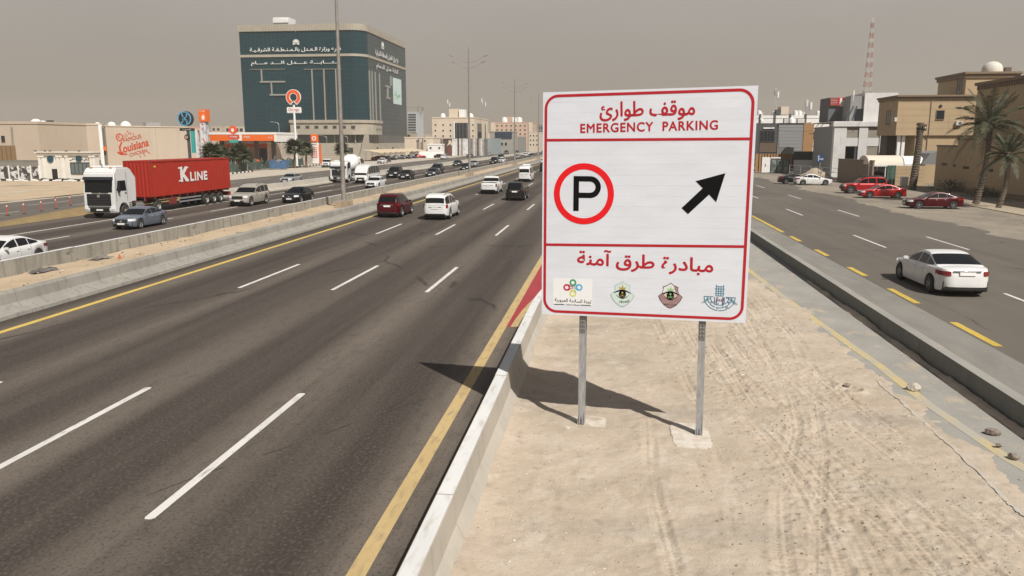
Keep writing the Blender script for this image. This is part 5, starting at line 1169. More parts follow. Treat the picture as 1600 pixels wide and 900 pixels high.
# ---- cream four storey building
ROOFS=[]
r=px_block('apartment_building','cream four storey block with dark glazed bays behind the second street lamp',675,741,183,345,40,CRM)
for k_ in ('c',): pass
wins(r,345,(680.5,692.5,704),(195,204,212.5),2.6,2.6,bars=0); wins(r,345,(739,),(195,204,212.5),2.4,2.4,bars=0)
for a,b,m_ in ((711,731,BLACK),):
    p=at(a,192,345);q=at(b,216,345); s_=loc(r,(p.x,345,0)); e_=loc(r,(q.x,345,0)); sub('glazed_bay',DGLASS,r,s_[0],e_[0],s_[1]-.15,s_[1]-.01,q.z,p.z); 
    for t_ in np.linspace(.12,.88,4): sub('bay_mullion',mat('mullion_grey',(.14,.14,.14),.5),r,s_[0]+(e_[0]-s_[0])*t_-.08,s_[0]+(e_[0]-s_[0])*t_+.08,s_[1]-.25,s_[1]-.152,q.z,p.z)
    for s2 in (s_[0]-.7,e_[0]+.1): sub('bay_jamb',WHITE,r,s2,s2+.6,s_[1]-.3,s_[1]-.01,q.z,p.z+.3)
cx,cy=r['c']; xr=at(741,183,345).x
sub('side_bay',DGLASS,r,xr-cx-.01,xr-cx+.15,345-cy+8,345-cy+19,at(745,216,345).z,at(745,192,345).z); sub('side_bay',DGLASS,r,xr-cx-.01,xr-cx+.15,345-cy+29,345-cy+31,at(745,216,345).z,at(745,192,345).z)
sub('ground_storey',mat('shopfront_brown',(.10,.075,.06),.6),r,at(675,200,345).x-cx+.5,xr-cx-.0,345-cy-.5,345-cy-.01,0,at(700,216.5,345).z)
a=at(701,170,352);b=at(715,181,352); sub('stair_tower',CRM,r,a.x-cx,b.x-cx,352-cy,358-cy,b.z-1,a.z,bevel=.03)
a=at(717,171,353);b=at(726,180,353); sub('rooftop_tank_room',WHITE,r,a.x-cx,b.x-cx,353-cy,358-cy,b.z-1,a.z,bevel=.03)
for px_ in (692,735.5): c=at(px_,180.5,350); MB().lathe([(0,1.3),(.7,1.1),(1.1,.4),(1.2,-.8)],k=12).build('water_tank',WHITE,r,(c.x-cx,350-cy,c.z-.3),smooth=40)
def lattice(name,label,pxc,ytop,ybot,Y,w0,w1,seg,mats,cat='mast',zb=None,dish=0):
    t=at(pxc,ytop,Y);b=at(pxc,ybot,Y); z0=b.z if zb is None else zb; z1=t.z; r=thing(name,label,cat,(t.x,Y,z0)); hh=z1-z0
    for i in range(seg):
        mb=MB(); a0=w0+(w1-w0)*i/seg;a1=w0+(w1-w0)*(i+1)/seg; h0=hh*i/seg;h1=hh*(i+1)/seg; C=[(-1,-1),(1,-1),(1,1),(-1,1)]; th=max(.03,w0*.028)
        for k_ in range(4):
            p=C[k_];q=C[(k_+1)%4]; mb.tube((p[0]*a0/2,p[1]*a0/2,h0),(p[0]*a1/2,p[1]*a1/2,h1),th,k=4); mb.tube((p[0]*a0/2,p[1]*a0/2,h0),(q[0]*a1/2,q[1]*a1/2,h1),th*.7,k=4); mb.tube((q[0]*a0/2,q[1]*a0/2,h0),(p[0]*a1/2,p[1]*a1/2,h1),th*.7,k=4); mb.tube((p[0]*a0/2,p[1]*a0/2,h0),(q[0]*a0/2,q[1]*a0/2,h0),th*.7,k=4)
        mb.build('mast_section',mats[i%len(mats)],r)
    for i in range(dish):
        a=i*2.1; z=hh*(.72+.22*(i%3)/2); MB().cbox((cos(a)*w0*.8,sin(a)*w0*.8,z),(.35,.2,1.6),a).build('antenna_panel',WHITE,r)
    return r
lattice('telecom_mast','telecom mast left of the stair tower on the cream building',700.5,157,181,352,.7,.5,3,[GALV],dish=4)
lattice('telecom_mast','telecom mast with many aerials at the right end of the cream building roof',755,155,183,360,1.3,1.2,4,[GALV],dish=7)
# ---- pink hotel behind
PK=mat('pink_render',(.50,.36,.28),.85,var=.06); r=px_block('hotel_building','long pinkish five storey block behind the third street lamp',767,832,191,520,30,PK)
wins(r,520,[777+7.2*i for i in range(8)],[196.5,203,209.5,216],2.6,2.2,bars=0,frame=CRM)
cx,cy=r['c']
for a,b in ((767,773),(826,832)): p=at(a,191,520);q=at(b,191,520); sub('corner_pier',CRM,r,p.x-cx,q.x-cx,520-cy-.5,520-cy-.01,0,p.z-.4)
a=at(791,183,530);b=at(806,190,530); sub('roof_room',PK,r,a.x-cx,b.x-cx,525-cy,535-cy,b.z-2,a.z)
for px_ in (789,804,812): c=at(px_,187,525); MB().lathe([(0,2),(1.6,1.4),(2,0),(2,-1.5)],k=12).build('water_tank',WHITE,r,(c.x-cx,522-cy,c.z-.3),smooth=40)
r=px_block('shop_building','low grey building with a dark blue fascia left of the third street lamp',765,801,205,400,20,mat('grey_render',(.30,.29,.26),.8))
cx,cy=r['c']; a=at(774,206,400);b=at(800,216,400); sub('fascia',mat('fascia_navy',(.02,.035,.06),.4),r,a.x-cx,b.x-cx,400-cy-.4,400-cy-.01,b.z,a.z)
wins(r,400,(784.5,790.5),(225,),4,5,bars=0)
r=px_block('apartment_building','pale low block right of the grey hoarding near the fourth lamp',826,844,206,470,20,CRM); wins(r,470,(829,834,839),(212,219,226),2,2.4,bars=0)
r=px_block('office_tower','hazy dark tower block just left of the sign',840,850,195,620,14,mat('haze_grey',(.18,.18,.19),.6)); wins(r,620,(842.5,846.5),(200,206,212),2.6,3,bars=0,frame=SLATE)
r=px_block('office_tower','distant pale office tower with dark bands right of the teal building',637,651,175,560,20,mat('pale_cladding',(.40,.44,.46),.5))
cx,cy=r['c']
for i in range(9):
    a=at(638,178+i*4,560);b=at(650,180.2+i*4,560); sub('window_band',DGLASS,r,a.x-cx,b.x-cx,560-cy-.25,560-cy-.01,b.z,a.z)
c=at(654.5,230,570); cr=thing('tower_crane','distant tower crane standing right of the banded office tower','crane',(c.x,570,0))
zt=at(654.5,165,570).z; MB().tube((0,0,0),(0,0,zt),.7,k=4).build('mast',POLE,cr); MB().tube((-18,0,zt-1.5),(4,0,zt-1.2),.35,k=4).build('jib',POLE,cr); MB().cbox((3.2,0,zt-2.6),(2,1,2)).build('counterweight',STG,cr)
# cream annex, white wall, parking canopies
r=px_block('annex_building','low cream annex with roof terrace between teal building and cream block',632,676,214,300,14,CRM); wins(r,300,(652,664),(220,),3,2.5,bars=0)
cx,cy=r['c']
for px_ in (655,661): c=at(px_,230,299.4); MB().tube((c.x-cx,299-cy,0),(c.x-cx,299-cy,7),.18).build('column',SLATE,r)
r=px_block('site_hut','small white site cabin before the hoarding',668,690,226,296,5,WHITE,par=.2); wins(r,296,(673,686.5),(231,),3,3,bars=0)
def wallrun(name,label,a,b,h,t,m,cap=None,cat='wall'):
    a=Vector((a[0],a[1],0));b=Vector((b[0],b[1],0)); d=b-a; r=thing(name,label,cat,a,math.atan2(d.y,d.x)); 
    MB().box(0,d.length,-t/2,t/2,0,h).build('wall_panel',m,r,bevel=.01)
    if cap: MB().box(-.03,d.length+.03,-t/2-.05,t/2+.05,h,h+.12).build('coping',cap,r)
    return r
a=at(638,240,280);b=at(690,240,285); wallrun('boundary_wall','long white wall behind the parked cars right of the shade roof',(a.x,282),(b.x,288),2.3,.2,WHITE,WHITE)
cn=thing('shade_roof','long tan fabric shade roof over the parked cars','shade roof',(-72,262,0)); TAN=mat('shade_fabric',(.52,.42,.28),.8,var=.08)
P0=[(-1.0,-34),( -5,-34)]
a=at(577,239,238);b=at(654,232.5,292)
A0=Vector((a.x+72,238-262,0)); B0=Vector((b.x+72,292-262,0)); nsg=9
for i in range(nsg):
    p=A0.lerp(B0,i/nsg);q=A0.lerp(B0,(i+1)/nsg); G=[]
    for t in np.linspace(0,1,5): 
        sag=-.35*sin(pi*t); G.append([p.lerp(q,t)+Vector((2.8,0,2.5+sag*.6)),p.lerp(q,t)+Vector((0,0,3.0+sag*.3)),p.lerp(q,t)+Vector((-3.2,0,3.35+sag*.4))])
    mb=MB(); mb.grid(G); mb.grid([[x-Vector((0,0,.05)) for x in r_] for r_ in G]); mb.build('canopy_bay',TAN,cn,fix=False)
    MB().path([tuple(p+Vector((-3.2,0,0))),tuple(p+Vector((-3.1,0,3.3))),tuple(p+Vector((2.8,0,2.5)))],.07).build('post',GALV,cn)
# hoarding with pictures
hd=thing('hoarding','tall construction hoarding with printed panels in front of the cream block','hoarding',(at(690,240,318).x,318,0))
hx0=at(690,240,318).x; r_=random.Random(4); npn=26; wtot=at(762,240,318).x-hx0
for i in range(npn):
    c=[(.08,.065,.06),(.25,.23,.21),(.55,.54,.52),(.14,.13,.13),(.33,.30,.27),(.6,.6,.58)][r_.randrange(6)]
    if 1<=i<=4: c=(.07,.045,.04)
    if i in(6,7,13,14): c=(.62,.62,.63)
    MB().box(wtot*i/npn+.02,wtot*(i+1)/npn-.02,-.05,.05,.2,6.9+r_.uniform(-.05,.05)).build('panel',mat('hoarding_%d_%d_%d'%tuple(int(x*100) for x in c),c,.6,var=.25,vscale=.7),hd)
mb=MB(); mb.prism([(2.1,3.9),(3.5,4.8),(4.6,3.7),(3.9,6.1),(3.0,6.3),(2.9,5.2)],-.08,-.055); mb.build('star_print',mat('star_cream',(.6,.5,.36),.6),hd)
mb=MB(); mb.prism([(2.2,1.0),(3.6,1.1),(3.7,3.6),(2.6,3.8)],-.08,-.055); mb.build('figure_print',mat('figure_maroon',(.15,.035,.03),.6),hd)
hd2=thing('hoarding','grey green corrugated hoarding left of the fourth street lamp','hoarding',(at(806,230,440).x,440,0)); w2=at(822,230,440).x-at(806,230,440).x
for i in range(6): MB().box(w2*i/6+.05,w2*(i+1)/6-.05,-.1,.1,0,8.4).build('panel',mat('hoard_grey',(.20,.215,.20),.6,var=.15),hd2)
hd3=thing('hoarding','blue grey metal hoarding between the cream block and the third lamp','hoarding',(at(762,235,372).x,372,0)); w3=at(783,230,372).x-at(762,230,372).x
for i in range(9): MB().box(w3*i/9+.04,w3*(i+1)/9-.04,-.1,.1,0,7.2).build('panel',mat('hoard_blue',(.22,.26,.28),.6,var=.2),hd3)
# far skyline
sky_r=random.Random(21); GRP='plain blocks on the far skyline'
LAB='plain beige block on the hazy far skyline'
def farblk(i,px_,w_,top,Y):
    a=at(px_,top,Y);b=at(px_+w_,top,Y); m_=(CRM,STN,mat('far_beige',(.42,.36,.29),.85))[i%3]; r=block('distant_building',LAB,a.x,b.x,Y,Y+18,a.z-.5,m_); r['c']=r['c']
    for k_ in range(max(1,int(w_/7))):
        c=at(px_+4+k_*7,min(top+5,216),Y); win(r,loc(r,(c.x,Y-.01,c.z)),1.8,1.6,frame=STG,bars=0)
FB_=[(-5,40,196,520,'pale block rising just over the roof at the far left edge'),(255,40,199,450,'far beige block behind the round blue emblem sign'),(330,16,197,560,'far low block with domes left of the station flame sign'),(352,30,198,430,'far beige block directly behind the station flame sign'),(628,14,207,520,'low far block touching the right side of the teal building'),(652,20,210,640,'far block between the tower crane and the cream building'),(735,34,208,640,'far block filling the gap between cream building and pink hotel'),(832,12,208,760,'small far block beside the fourth street lamp'),(1187,20,186,480,'far block seen at the right edge of the sign above the panelled roof'),(1236,28,188,520,'far block behind the stubby telecom mast')]
for i,(a,w_,t_,Y,l_) in enumerate(FB_): LAB=l_; GRP=None; farblk(i,a,w_,t_,Y)
# ---- shopping wall with the chicken lettering
BEI=layered('beige_wall',(.47,.40,.32),[('noise',((.15,.15,.1),.4,.65),(.43,.35,.27),.7),('noise',((.6,.6,.05),.55,.72,4),(.38,.31,.24),.35)],rough=.85)
A0=at(62,230,152);B0=at(322,230,186); rzl=math.atan2(B0.y-A0.y,B0.x-A0.x); Lw=hypot(B0.x-A0.x,B0.y-A0.y)
lw=thing('retail_building','long windowless beige building with red hand drawn restaurant lettering','building',(A0.x,A0.y,0),rzl)
def lp(px_,py_):  # on the wall plane -> local x,z
    d=ray(px_,py_); n=Vector((-sin(rzl),cos(rzl),0)); o=Vector((A0.x,A0.y,0)); t=(o-Vector((0,0,H))).dot(n)/Vector(d).dot(n); p=Vector((0,0,H))+Vector(d)*t-o; return (p.x*cos(rzl)+p.y*sin(rzl),p.z)
zt=lp(200,198)[1]
xs_=[0,lp(110,230)[0],lp(156,230)[0],lp(167,230)[0],lp(245,230)[0],Lw]
for i,(a,b) in enumerate(zip(xs_[:-1],xs_[1:])):
    if i==2: continue
    MB().box(a+.02,b-.02,0,30,0,zt+(.25 if i<2 else 0)).build('wall_bay',BEI,lw)
MB().box(-.1,xs_[2]+.1,-.12,.12,zt+.25,zt+.5).build('coping',CRM,lw); MB().box(xs_[3]-.1,Lw+.1,-.12,.12,zt,zt+.22).build('coping',CRM,lw)
MB().box(xs_[2]+.0,xs_[2]+(xs_[3]-xs_[2])*.45,-.1,1,0,zt+.4).build('white_downpipe_strip',WHITE,lw); MB().box(xs_[2]+(xs_[3]-xs_[2])*.45,xs_[3]-.05,.5,1,0,zt-.3).build('dark_recess',mat('recess_grey',(.12,.12,.12),.8),lw)
a=lp(161.5,229);b=lp(165.5,235.5); MB().box(a[0],b[0],-.25,.45,b[1],a[1]).build('orange_box',ORANGE,lw)
RW=mat('brick_red_paint',(.46,.055,.02),.6)
def wtext(s_,px_,py_,wpx,hpx,rot,**k):
    c=lp(px_,py_); a=lp(px_-wpx/2,py_);b=lp(px_+wpx/2,py_); h_=lp(px_,py_-hpx/2)[1]-lp(px_,py_+hpx/2)[1]
    o=text(s_,RW,lw,(c[0],-.03,c[1]),0,width=b[0]-a[0],height=h_,depth=.03,**k); o.rotation_euler=(0,radians(rot),0)
wtext('FAMOUS',206.5,216,29,6,-13,bold=.012); wtext('Louisiana',208.5,228,48,12,-14,bold=.03,shear=.25); wtext('CHICKEN',216,238.5,29,5.2,-13,bold=.012)
mb=MB(); 
for pts in (((189,240),(187,230),(190,222)),((184,238),(189,241),(198,241)),):
    stroke(mb,[lp(*p) for p in pts],.35,-.03,-.001)
c=lp(186.5,214.5); ring(mb,c[0],c[1],.62,.85,-.03,-.001,18); stroke(mb,[(c[0]-.5,c[1]+.3),(c[0]+.4,c[1]-.4)],.12,-.03,-.001); stroke(mb,[(c[0]-.4,c[1]-.3),(c[0]+.1,c[1]+.6)],.12,-.03,-.001)
for a,b in (((196,209),(199,213)),((198,204),(202,210)),((203,207),(205,210)),((208,208),(208.5,211)),((193,211),(196,215)),((224,240),(227,244)),((229,236),(234,240)),((218,243),(220,246))): stroke(mb,[lp(*a),lp(*b)],.16,-.03,-.001)
mb.build('painted_flourish',RW,lw)
for px_,w_ in ((72,2.4),(83,1.6),(168,1.3),(190,1.7),(212,2.2)):
    c=lp(px_,197); MB().lathe([(0,w_*.42),(w_*.25,w_*.36),(w_*.5,.2),(w_*.52,-.3),(0,-.3)],k=14).build('roof_dome',WHITE,lw,(c[0],4,zt+.4),smooth=40)
for px_ in (246,257): c=lp(px_,197); MB().box(-.9,.9,0,1.4,0,1.1).build('rooftop_unit',mat('unit_grey',(.3,.3,.3),.6,var=.2),lw,(c[0],3,zt),bevel=.03)
c=lp(92,194); MB().box(-.5,.5,0,1,0,.5).build('rooftop_unit',BLACK,lw,(c[0],3,zt+.6))
r=px_block('beige_building','beige corner building at the far left edge with one small window',-90,58,190,146,20,BEI)
wins(r,146,(5,),(217,),5,9,bars=0,frame=mat('frame_brown',(.1,.07,.05),.7))
cx,cy=r['c']; 
for i in range(6): c=at(-20+i*7,246,145); sub('timber_slat',mat('timber_brown',(.22,.14,.07),.8),r,c.x-cx,c.x-cx+.72,145.6-cy,145.9-cy,1.6,5.0)
MB().tube((at(21,217,146).x-cx,145.8-cy,8.6),(at(23,250,146).x-cx,145.8-cy,0),.16,k=6).build('downpipe',POLE,r)
a=at(60,262,128);b=at(62,262,128); wallrun('boundary_wall','low grey rubble wall behind the picture hoarding',(-118,125),(-84,125),2.6,.25,STG,STG)
ACM=mat('ac_casing',(.52,.51,.48),.6,var=.08); ACD=mat('ac_grille',(.10,.10,.10),.7)
def aircon(par,c,face='-y',s=1.0):
    o=MB().box(-.45*s,.45*s,-.38*s,0,0,.65*s).build('air_conditioner',ACM,par,bevel=.02); o.location=c; o.rotation_euler=(0,0,FACE[face])
    mb=MB(); ring(mb,.1*s,.33*s,0,.24*s,-.39*s,-.381*s,14); mb.build('fan_grille',ACD,o)
def roofkit(par,x0,x1,y0,y1,z,n,seed):
    r=random.Random(seed)
    for i in range(n):
        x=r.uniform(x0,x1);y=r.uniform(y0,y1); k=r.random()
        if k<.4: MB().box(-.7,.7,-.6,.6,0,1.1).build('rooftop_unit',ACM,par,(x,y,z),bevel=.04)
        elif k<.65: MB().lathe([(0,1.3),(.5,1.15),(.6,.9),(.6,0),(0,0)],k=12).build('water_tank',WHITE,par,(x,y,z),smooth=40)
        elif k<.85:
            o=MB().lathe([(0,-.12),(.3,-.06),(.45,.06)],k=12).build('satellite_dish',ACM,par,(x,y,z+1.0),fix=False); o.rotation_euler=(1.0,0,.6); MB().tube((0,0,-.05),(0,-.9,-.5),.03,k=4).build('dish_stand',GALV,o)
        else: MB().path([(x,y,z),(x,y,z+2.6)],.04,5).build('aerial',GALV,par)
# ---- kiosk
K0=at(64,281.5,112.8);K1=at(148,281.5,112.8); kw=K1.x-K0.x
ks=thing('kiosk','small white kiosk with cornice, pilasters and two round teal emblems','kiosk',(K0.x,112.8,0)); KW=mat('kiosk_white',(.66,.63,.57),.7,var=.06,vscale=.8)
kx=lambda px_: at(px_,262,112.8).x-K0.x
kz=lambda py_: at(100,py_,112.8).z
MB().box(0,kw,0,1.5,.25,kz(243)).build('wall',KW,ks); MB().box(-.0,kw,-.05,1.55,0,.25).build('plinth',SLATE,ks)
MB().box(-.35,kw+.35,-.45,1.8,kz(238.6),kz(237)).build('roof',KW,ks); MB().box(-.2,kw+.2,-.25,1.7,kz(243),kz(238.6)).build('cornice',KW,ks,bevel=.06)
for a,b in ((61.5,65.5),(66.8,70.5),(90,94),(95.5,99),(104,108),(141.5,145.5),(146,149.5)):
    MB().box(kx(a),kx(b),-.16,-.001,.3,kz(246)).build('pilaster',KW,ks,bevel=.03); MB().box(kx(a)-.06,kx(b)+.06,-.22,-.001,kz(246),kz(243)).build('capital',KW,ks,bevel=.02)
MB().box(kx(81),kx(90),-.06,-.001,.1,kz(264)).build('door',BLACK,ks)
a,b=kx(111),kx(142); MB().box(a,b,-.06,-.001,kz(271),kz(254.5)).build('shop_window',mat('shop_glass',(.12,.15,.15),.15),ks)
for t_ in np.linspace(0,1,6): MB().box(a+(b-a)*t_-.05,a+(b-a)*t_+.05,-.12,-.061,kz(271.5),kz(254)).build('window_mullion',SLATE,ks)
for t_ in (kz(271.5),kz(254)): MB().box(a+.05,b-.05,-.11,-.062,t_-.05,t_+.05).build('window_rail',SLATE,ks)
EB=mat('emblem_teal',(.04,.13,.17),.4); ED=mat('emblem_dark',(.02,.04,.055),.4)
def kmark(par,x,y,z,r0,rz=0,m1=EB,m2=ED,d=.12):
    e=thing if 0 else None
    mb=MB(); mb2=MB(); ring(mb2,0,0,0,r0*.86,-d*.6,0,28); o=mb2.build('emblem_disc',m2,par,(x,y,z),rz=rz)
    ring(mb,0,0,r0*.84,r0,-d,0,32); A_=[(-.35,.75),(-.15,.2),(-.2,-.3),(-.5,-.7)]; stroke(mb,[(p[0]*r0,p[1]*r0) for p in A_],.16*r0,-d,-d*.61)
    stroke(mb,[(.45*r0,.72*r0),(.3*r0,.2*r0),(-.1*r0,.0),(.35*r0,-.25*r0),(.4*r0,-.78*r0)],.18*r0,-d,-d*.61); mb.build('emblem_lines',m1,par,(x,y,z),rz=rz)
kmark(ks,kx(80.5),-.02,kz(248.5),.52); kmark(ks,kx(125),-.02,kz(247.5),.50)
for px_,s_ in ((115.5,'كافي'),(135,'كافيه')): text(arabic(s_),SLATE,ks,(kx(px_),-.02,kz(249)),0,width=1.3,height=.5,depth=.03)
text('COFFEE',SLATE,ks,(kx(115.5),-.02,kz(252.2)),0,width=1.25,height=.2,depth=.03) if 0 else None
for px_ in (54,75,83,108,128): MB().box(-.15,.15,-.1,.1,0,.18).build('flood_light',SLATE,ks,(kx(px_) if px_>60 else -.2,-.3,kz(237)+.01))
# picture hoarding beside the kiosk
hb=thing('hoarding','low hoarding of black and white picture panels left of the white kiosk','hoarding',(at(-75,281,112.6).x,112.6,0)); hbx=hb.location.x
PH=layered('photo_print',(.62,.60,.58),[('noise',((.9,.9,1.1),.47,.5),(.025,.022,.022),.95),('noise',((3,3,3),.5,.6,4),(.3,.28,.27),.4)],rough=.6)
for a,b in ((-75,-50),(-46,-25),(-21,-2),(1,13.5),(17,28.5),(31,47.5),(52,61)):
    x0=at(a,275,112.6).x-hbx; x1=at(b,275,112.6).x-hbx; MB().box(x0,x1,-.05,.03,.25,2.05).build('picture_panel',PH,hb); MB().box(x1+.02,x1+.22,-.04,.04,0,2.2).build('post',WHITE,hb)
# white kerb blocks (each a part)
kb=thing('kerb','row of separate white painted stones in front of the kiosk','kerb',(-90,109.5,0))
for i in range(26): MB().box(-.3,.3,-.14,.14,0,.2).build('painted_stone',WHITE,kb,(-24+i*1.5+random.uniform(-.2,.2),random.uniform(-.2,.2),0.02),bevel=.03)
# ---- tower sign, round emblem sign
rs=thing('pole_sign','big round blue and black emblem sign on a dark pole','sign',(at(293,250,140).x,140,0)); X_=rs.location.x
q=lambda px_,py_,Y=140: (at(px_,py_,Y).x-X_,at(px_,py_,Y).z)
a=q(293.5,200);b=q(296,258); MB().box(a[0]-.22,a[0]+.22,-.2,.2,0,a[1]).build('pole',SLATE,rs,bevel=.02)
mb=MB(); c=q(290.5,185.5); ring(mb,0,0,0,1.35,-.3,.35,36); mb.build('sign_body',mat('sign_black',(.02,.022,.025),.4),rs,(c[0],0,c[1]),smooth=40)
LB=mat('light_blue',(.10,.32,.48),.4); kmark(rs,c[0]-.12,-.31,c[1],1.3,0,LB,mat('sign_black',(.02,.02,.02),.4),.1)
mb=MB(); a=q(281.5,200.5);b=q(304,204.5); mb.box(a[0],b[0],-.25,.1,b[1],a[1]); mb.build('name_board',BLACK,rs,bevel=.02)
text('COFFEE',WHITE,rs,((a[0]+b[0])/2,-.26,(a[1]+b[1])/2),0,width=1.6,height=.2,depth=.02) if 0 else None
text(arabic('قهوة'),WHITE,rs,((a[0]+b[0])/2,-.26,(a[1]+b[1])/2),0,width=1.5,height=.26,depth=.02)
c=q(294.5,214.5); mb=MB(); ring(mb,0,0,0,.5,-.4,-.21,20); mb.build('small_disc',BLACK,rs,(c[0]-.1,0,c[1])); mb=MB(); ring(mb,0,0,.12,.28,-.45,-.401,16); mb.build('small_disc_logo',mat('pinkish',(.5,.3,.28),.5),rs,(c[0]-.15,0,c[1]))
ts=thing('sign_tower','tall lattice printed sign tower with an orange head beside the round emblem sign','sign',(at(316,250,150).x,150,0)); X_=ts.location.x; q=lambda px_,py_,Y=150: (at(px_,py_,Y).x-X_,at(px_,py_,Y).z)
def face_px(par,name,m,x0,x1,y0,y1,Y,d0=-.02,d1=.5,bevel=0):
    a=q(x0,y0,Y);b=q(x1,y1,Y); return MB().box(a[0],b[0],d0,d1,b[1],a[1]).build(name,m,par,bevel=bevel)
face_px(ts,'orange_head',ORANGE,310,322.5,171,190,150,-.15,1.6,.02)
TW=layered('printed_lattice',(.60,.60,.62),[('noise',((2.2,2.2,.7),.52,.56),(.20,.22,.26),.8),('noise',((1.1,1.1,.6),.60,.63,5),(.5,.08,.05),.9)],rough=.5)
face_px(ts,'printed_shaft',TW,312,325,190,262,150,0,1.4); face_px(ts,'white_frame',TW,304.5,311.5,203,262,150,.1,1.0)
face_px(ts,'teal_panel',TEALP,297,304,203,239,150,.05,.6); face_px(ts,'top_rail',mat('pale_red',(.5,.25,.22),.5),293,313,198.5,200.5,150,-.05,.3)
a=q(316,174);text('ORANGE' if 0 else 'orange',WHITE,ts,(a[0],-.17,a[1]),0,width=1.15,height=.24,depth=.02)
a=q(318,183);mb=MB(); mb.prism([(-.28,.05),(-.15,.4),(-.02,.1),(.1,.55),(.3,0),(.2,-.45),(-.05,-.6),(-.3,-.3)],-.19,-.151); mb.build('flame_logo',WHITE,ts,(a[0],0,a[1]))
# ---- fuel station
fs=thing('fuel_station','orange and white fuel station with long canopy left of the teal building','fuel station',(at(380,255,196).x,196,0)); X_=fs.location.x; q=lambda px_,py_,Y=196: (at(px_,py_,Y).x-X_,at(px_,py_,Y).z)
a=q(325,207);b=q(431.5,222); 
face_px(fs,'canopy_top',WHITE,323,432,206.8,210.2,196,0,14,.02); face_px(fs,'canopy_fascia',ORANGE,325,428,210.4,220,196,.05,13.6)
face_px(fs,'canopy_end',WHITE,428,432,210.4,221.5,196,0,13.9); face_px(fs,'fascia_break',WHITE,372,378,210.4,220,196,-.02,.04)
o=text('orange',WHITE,fs,(q(385,214.5)[0],.02,q(385,214.5)[1]),0,width=1.6,height=.6,depth=.04); o=text(arabic('أورنج'),WHITE,fs,(q(422,214.5)[0],.02,q(422,214.5)[1]),0,width=1.1,height=.8,depth=.04)
for px_ in (336,363,391,418): 
    a=q(px_,215); MB().box(a[0]-.45,a[0]+.45,3,4,0,a[1]).build('canopy_column',mat('column_dark',(.10,.09,.09),.6),fs)
    MB().box(a[0]-.7,a[0]+.7,2.8,4.2,0,1.2).build('pump_island',mat('pump_orange',(.55,.12,.03),.5),fs,bevel=.05)
face_px(fs,'shop_wall',CRM,326,412,224,258,202,9,18); face_px(fs,'shop_fascia',ORANGE,327,412,225,230,202,8.8,8.99); face_px(fs,'shop_fascia_top',WHITE,340,411,219.5,225,202,8.85,8.98)
face_px(fs,'shop_opening',mat('shop_dark',(.05,.055,.07),.3),397,410,232,258,202,8.7,8.98)
face_px(fs,'shop_opening',mat('shop_dark',(.05,.055,.07),.3),345,360,234,258,202,8.7,8.98)
face_px(fs,'shop_pier',WHITE,411,414,222,258,202,8.4,8.9); face_px(fs,'shop_pier',WHITE,387,389,230,258,202,8.4,8.9)
so_=thing('pole_sign','round orange flame sign on a short mast above the station canopy','sign',(at(364,250,186).x,186,0)); X_=so_.location.x; q=lambda px_,py_,Y=186: (at(px_,py_,Y).x-X_,at(px_,py_,Y).z)
c=q(364,203); mb=MB(); ring(mb,0,0,0,.98,-.2,.2,28); mb.build('disc',mat('orange_red',(.65,.09,.03),.4),so_,(c[0],0,c[1])); mb=MB(); mb.prism([(-.35,.05),(-.2,.45),(0,.1),(.15,.5),(.35,0),(.2,-.45),(-.1,-.5),(-.35,-.2)],-.24,-.201); mb.build('flame_logo',WHITE,so_,(c[0],0,c[1]))
face_px(so_,'red_board',mat('board_red',(.5,.06,.04),.5),357,374,211,217,186,-.15,.1); face_px(so_,'teal_board',TEALP,359,372,218.5,223,186,-.12,.1); MB().tube((c[0],.15,0),(c[0],.15,c[1]),.12).build('mast',GALV,so_)
text('flame' if 0 else 'orange',WHITE,so_,(q(365,214)[0],-.16,q(365,214)[1]),0,width=1.9,height=.42,depth=.02)
og=thing('pole_sign','tall orange ring sign with white name board on a white pole before the teal building','sign',(at(461,256,183).x,183,0)); X_=og.location.x; q=lambda px_,py_,Y=183: (at(px_,py_,Y).x-X_,at(px_,py_,Y).z)
c=q(458.5,152); mb=MB(); k_=1.72
ring(mb,0,0,k_*.56,k_*.97,-.15,.15,40,-pi/2+.42,3*pi/2-.42); mb.build('ring',mat('orange_red2',(.72,.10,.015),.4),og,(c[0],0,c[1])); 
mb=MB(); ring(mb,0,0,k_*.97,k_*1.04,-.16,.16,44,-pi/2+.3,3*pi/2-.3); ring(mb,0,0,k_*.50,k_*.56,-.16,.16,40,-pi/2+.4,3*pi/2-.4); stroke(mb,[(-.5*k_,-.95*k_),(0,-.52*k_),(.5*k_,-.95*k_)],.1*k_,-.16,.16); mb.build('ring_edge',WHITE,og,(c[0],0,c[1]))
face_px(og,'name_board',WHITE,448,471,167.5,177,183,-.2,.25,.12); text('Orange',mat('word_red',(.45,.04,.03),.5),og,(q(459.5,172)[0],-.21,q(459.5,172)[1]),0,width=2.5,height=.85,depth=.03)
a=q(459,165); MB().tube((a[0]+.1,0,0),(a[0],0,c[1]-k_),.28,.24,k=12).build('pole',WHITE,og,smooth=40)
tt=thing('totem_sign','orange price totem with a white ring logo beside the white pickup','sign',(at(494,258,178).x,178,0)); X_=tt.location.x; q=lambda px_,py_,Y=178: (at(px_,py_,Y).x-X_,at(px_,py_,Y).z)
face_px(tt,'totem_head',ORANGE,484.5,497,210,223,178,-.1,.5,.15); face_px(tt,'white_core',WHITE,486,498.5,222.5,256,178,-.05,.45,.1); face_px(tt,'side_wing',ORANGE,498.6,501.5,225,256,178,-.1,.6)
face_px(tt,'price_board',mat('price_red',(.62,.10,.04),.5),488,496,230,246,178,-.1,-.051)
for i in range(5):
    for j in range(2): face_px(tt,'price_figure',WHITE,489.5+j*3.2,491.7+j*3.2,231+i*3,233+i*3,178,-.13,-.101)
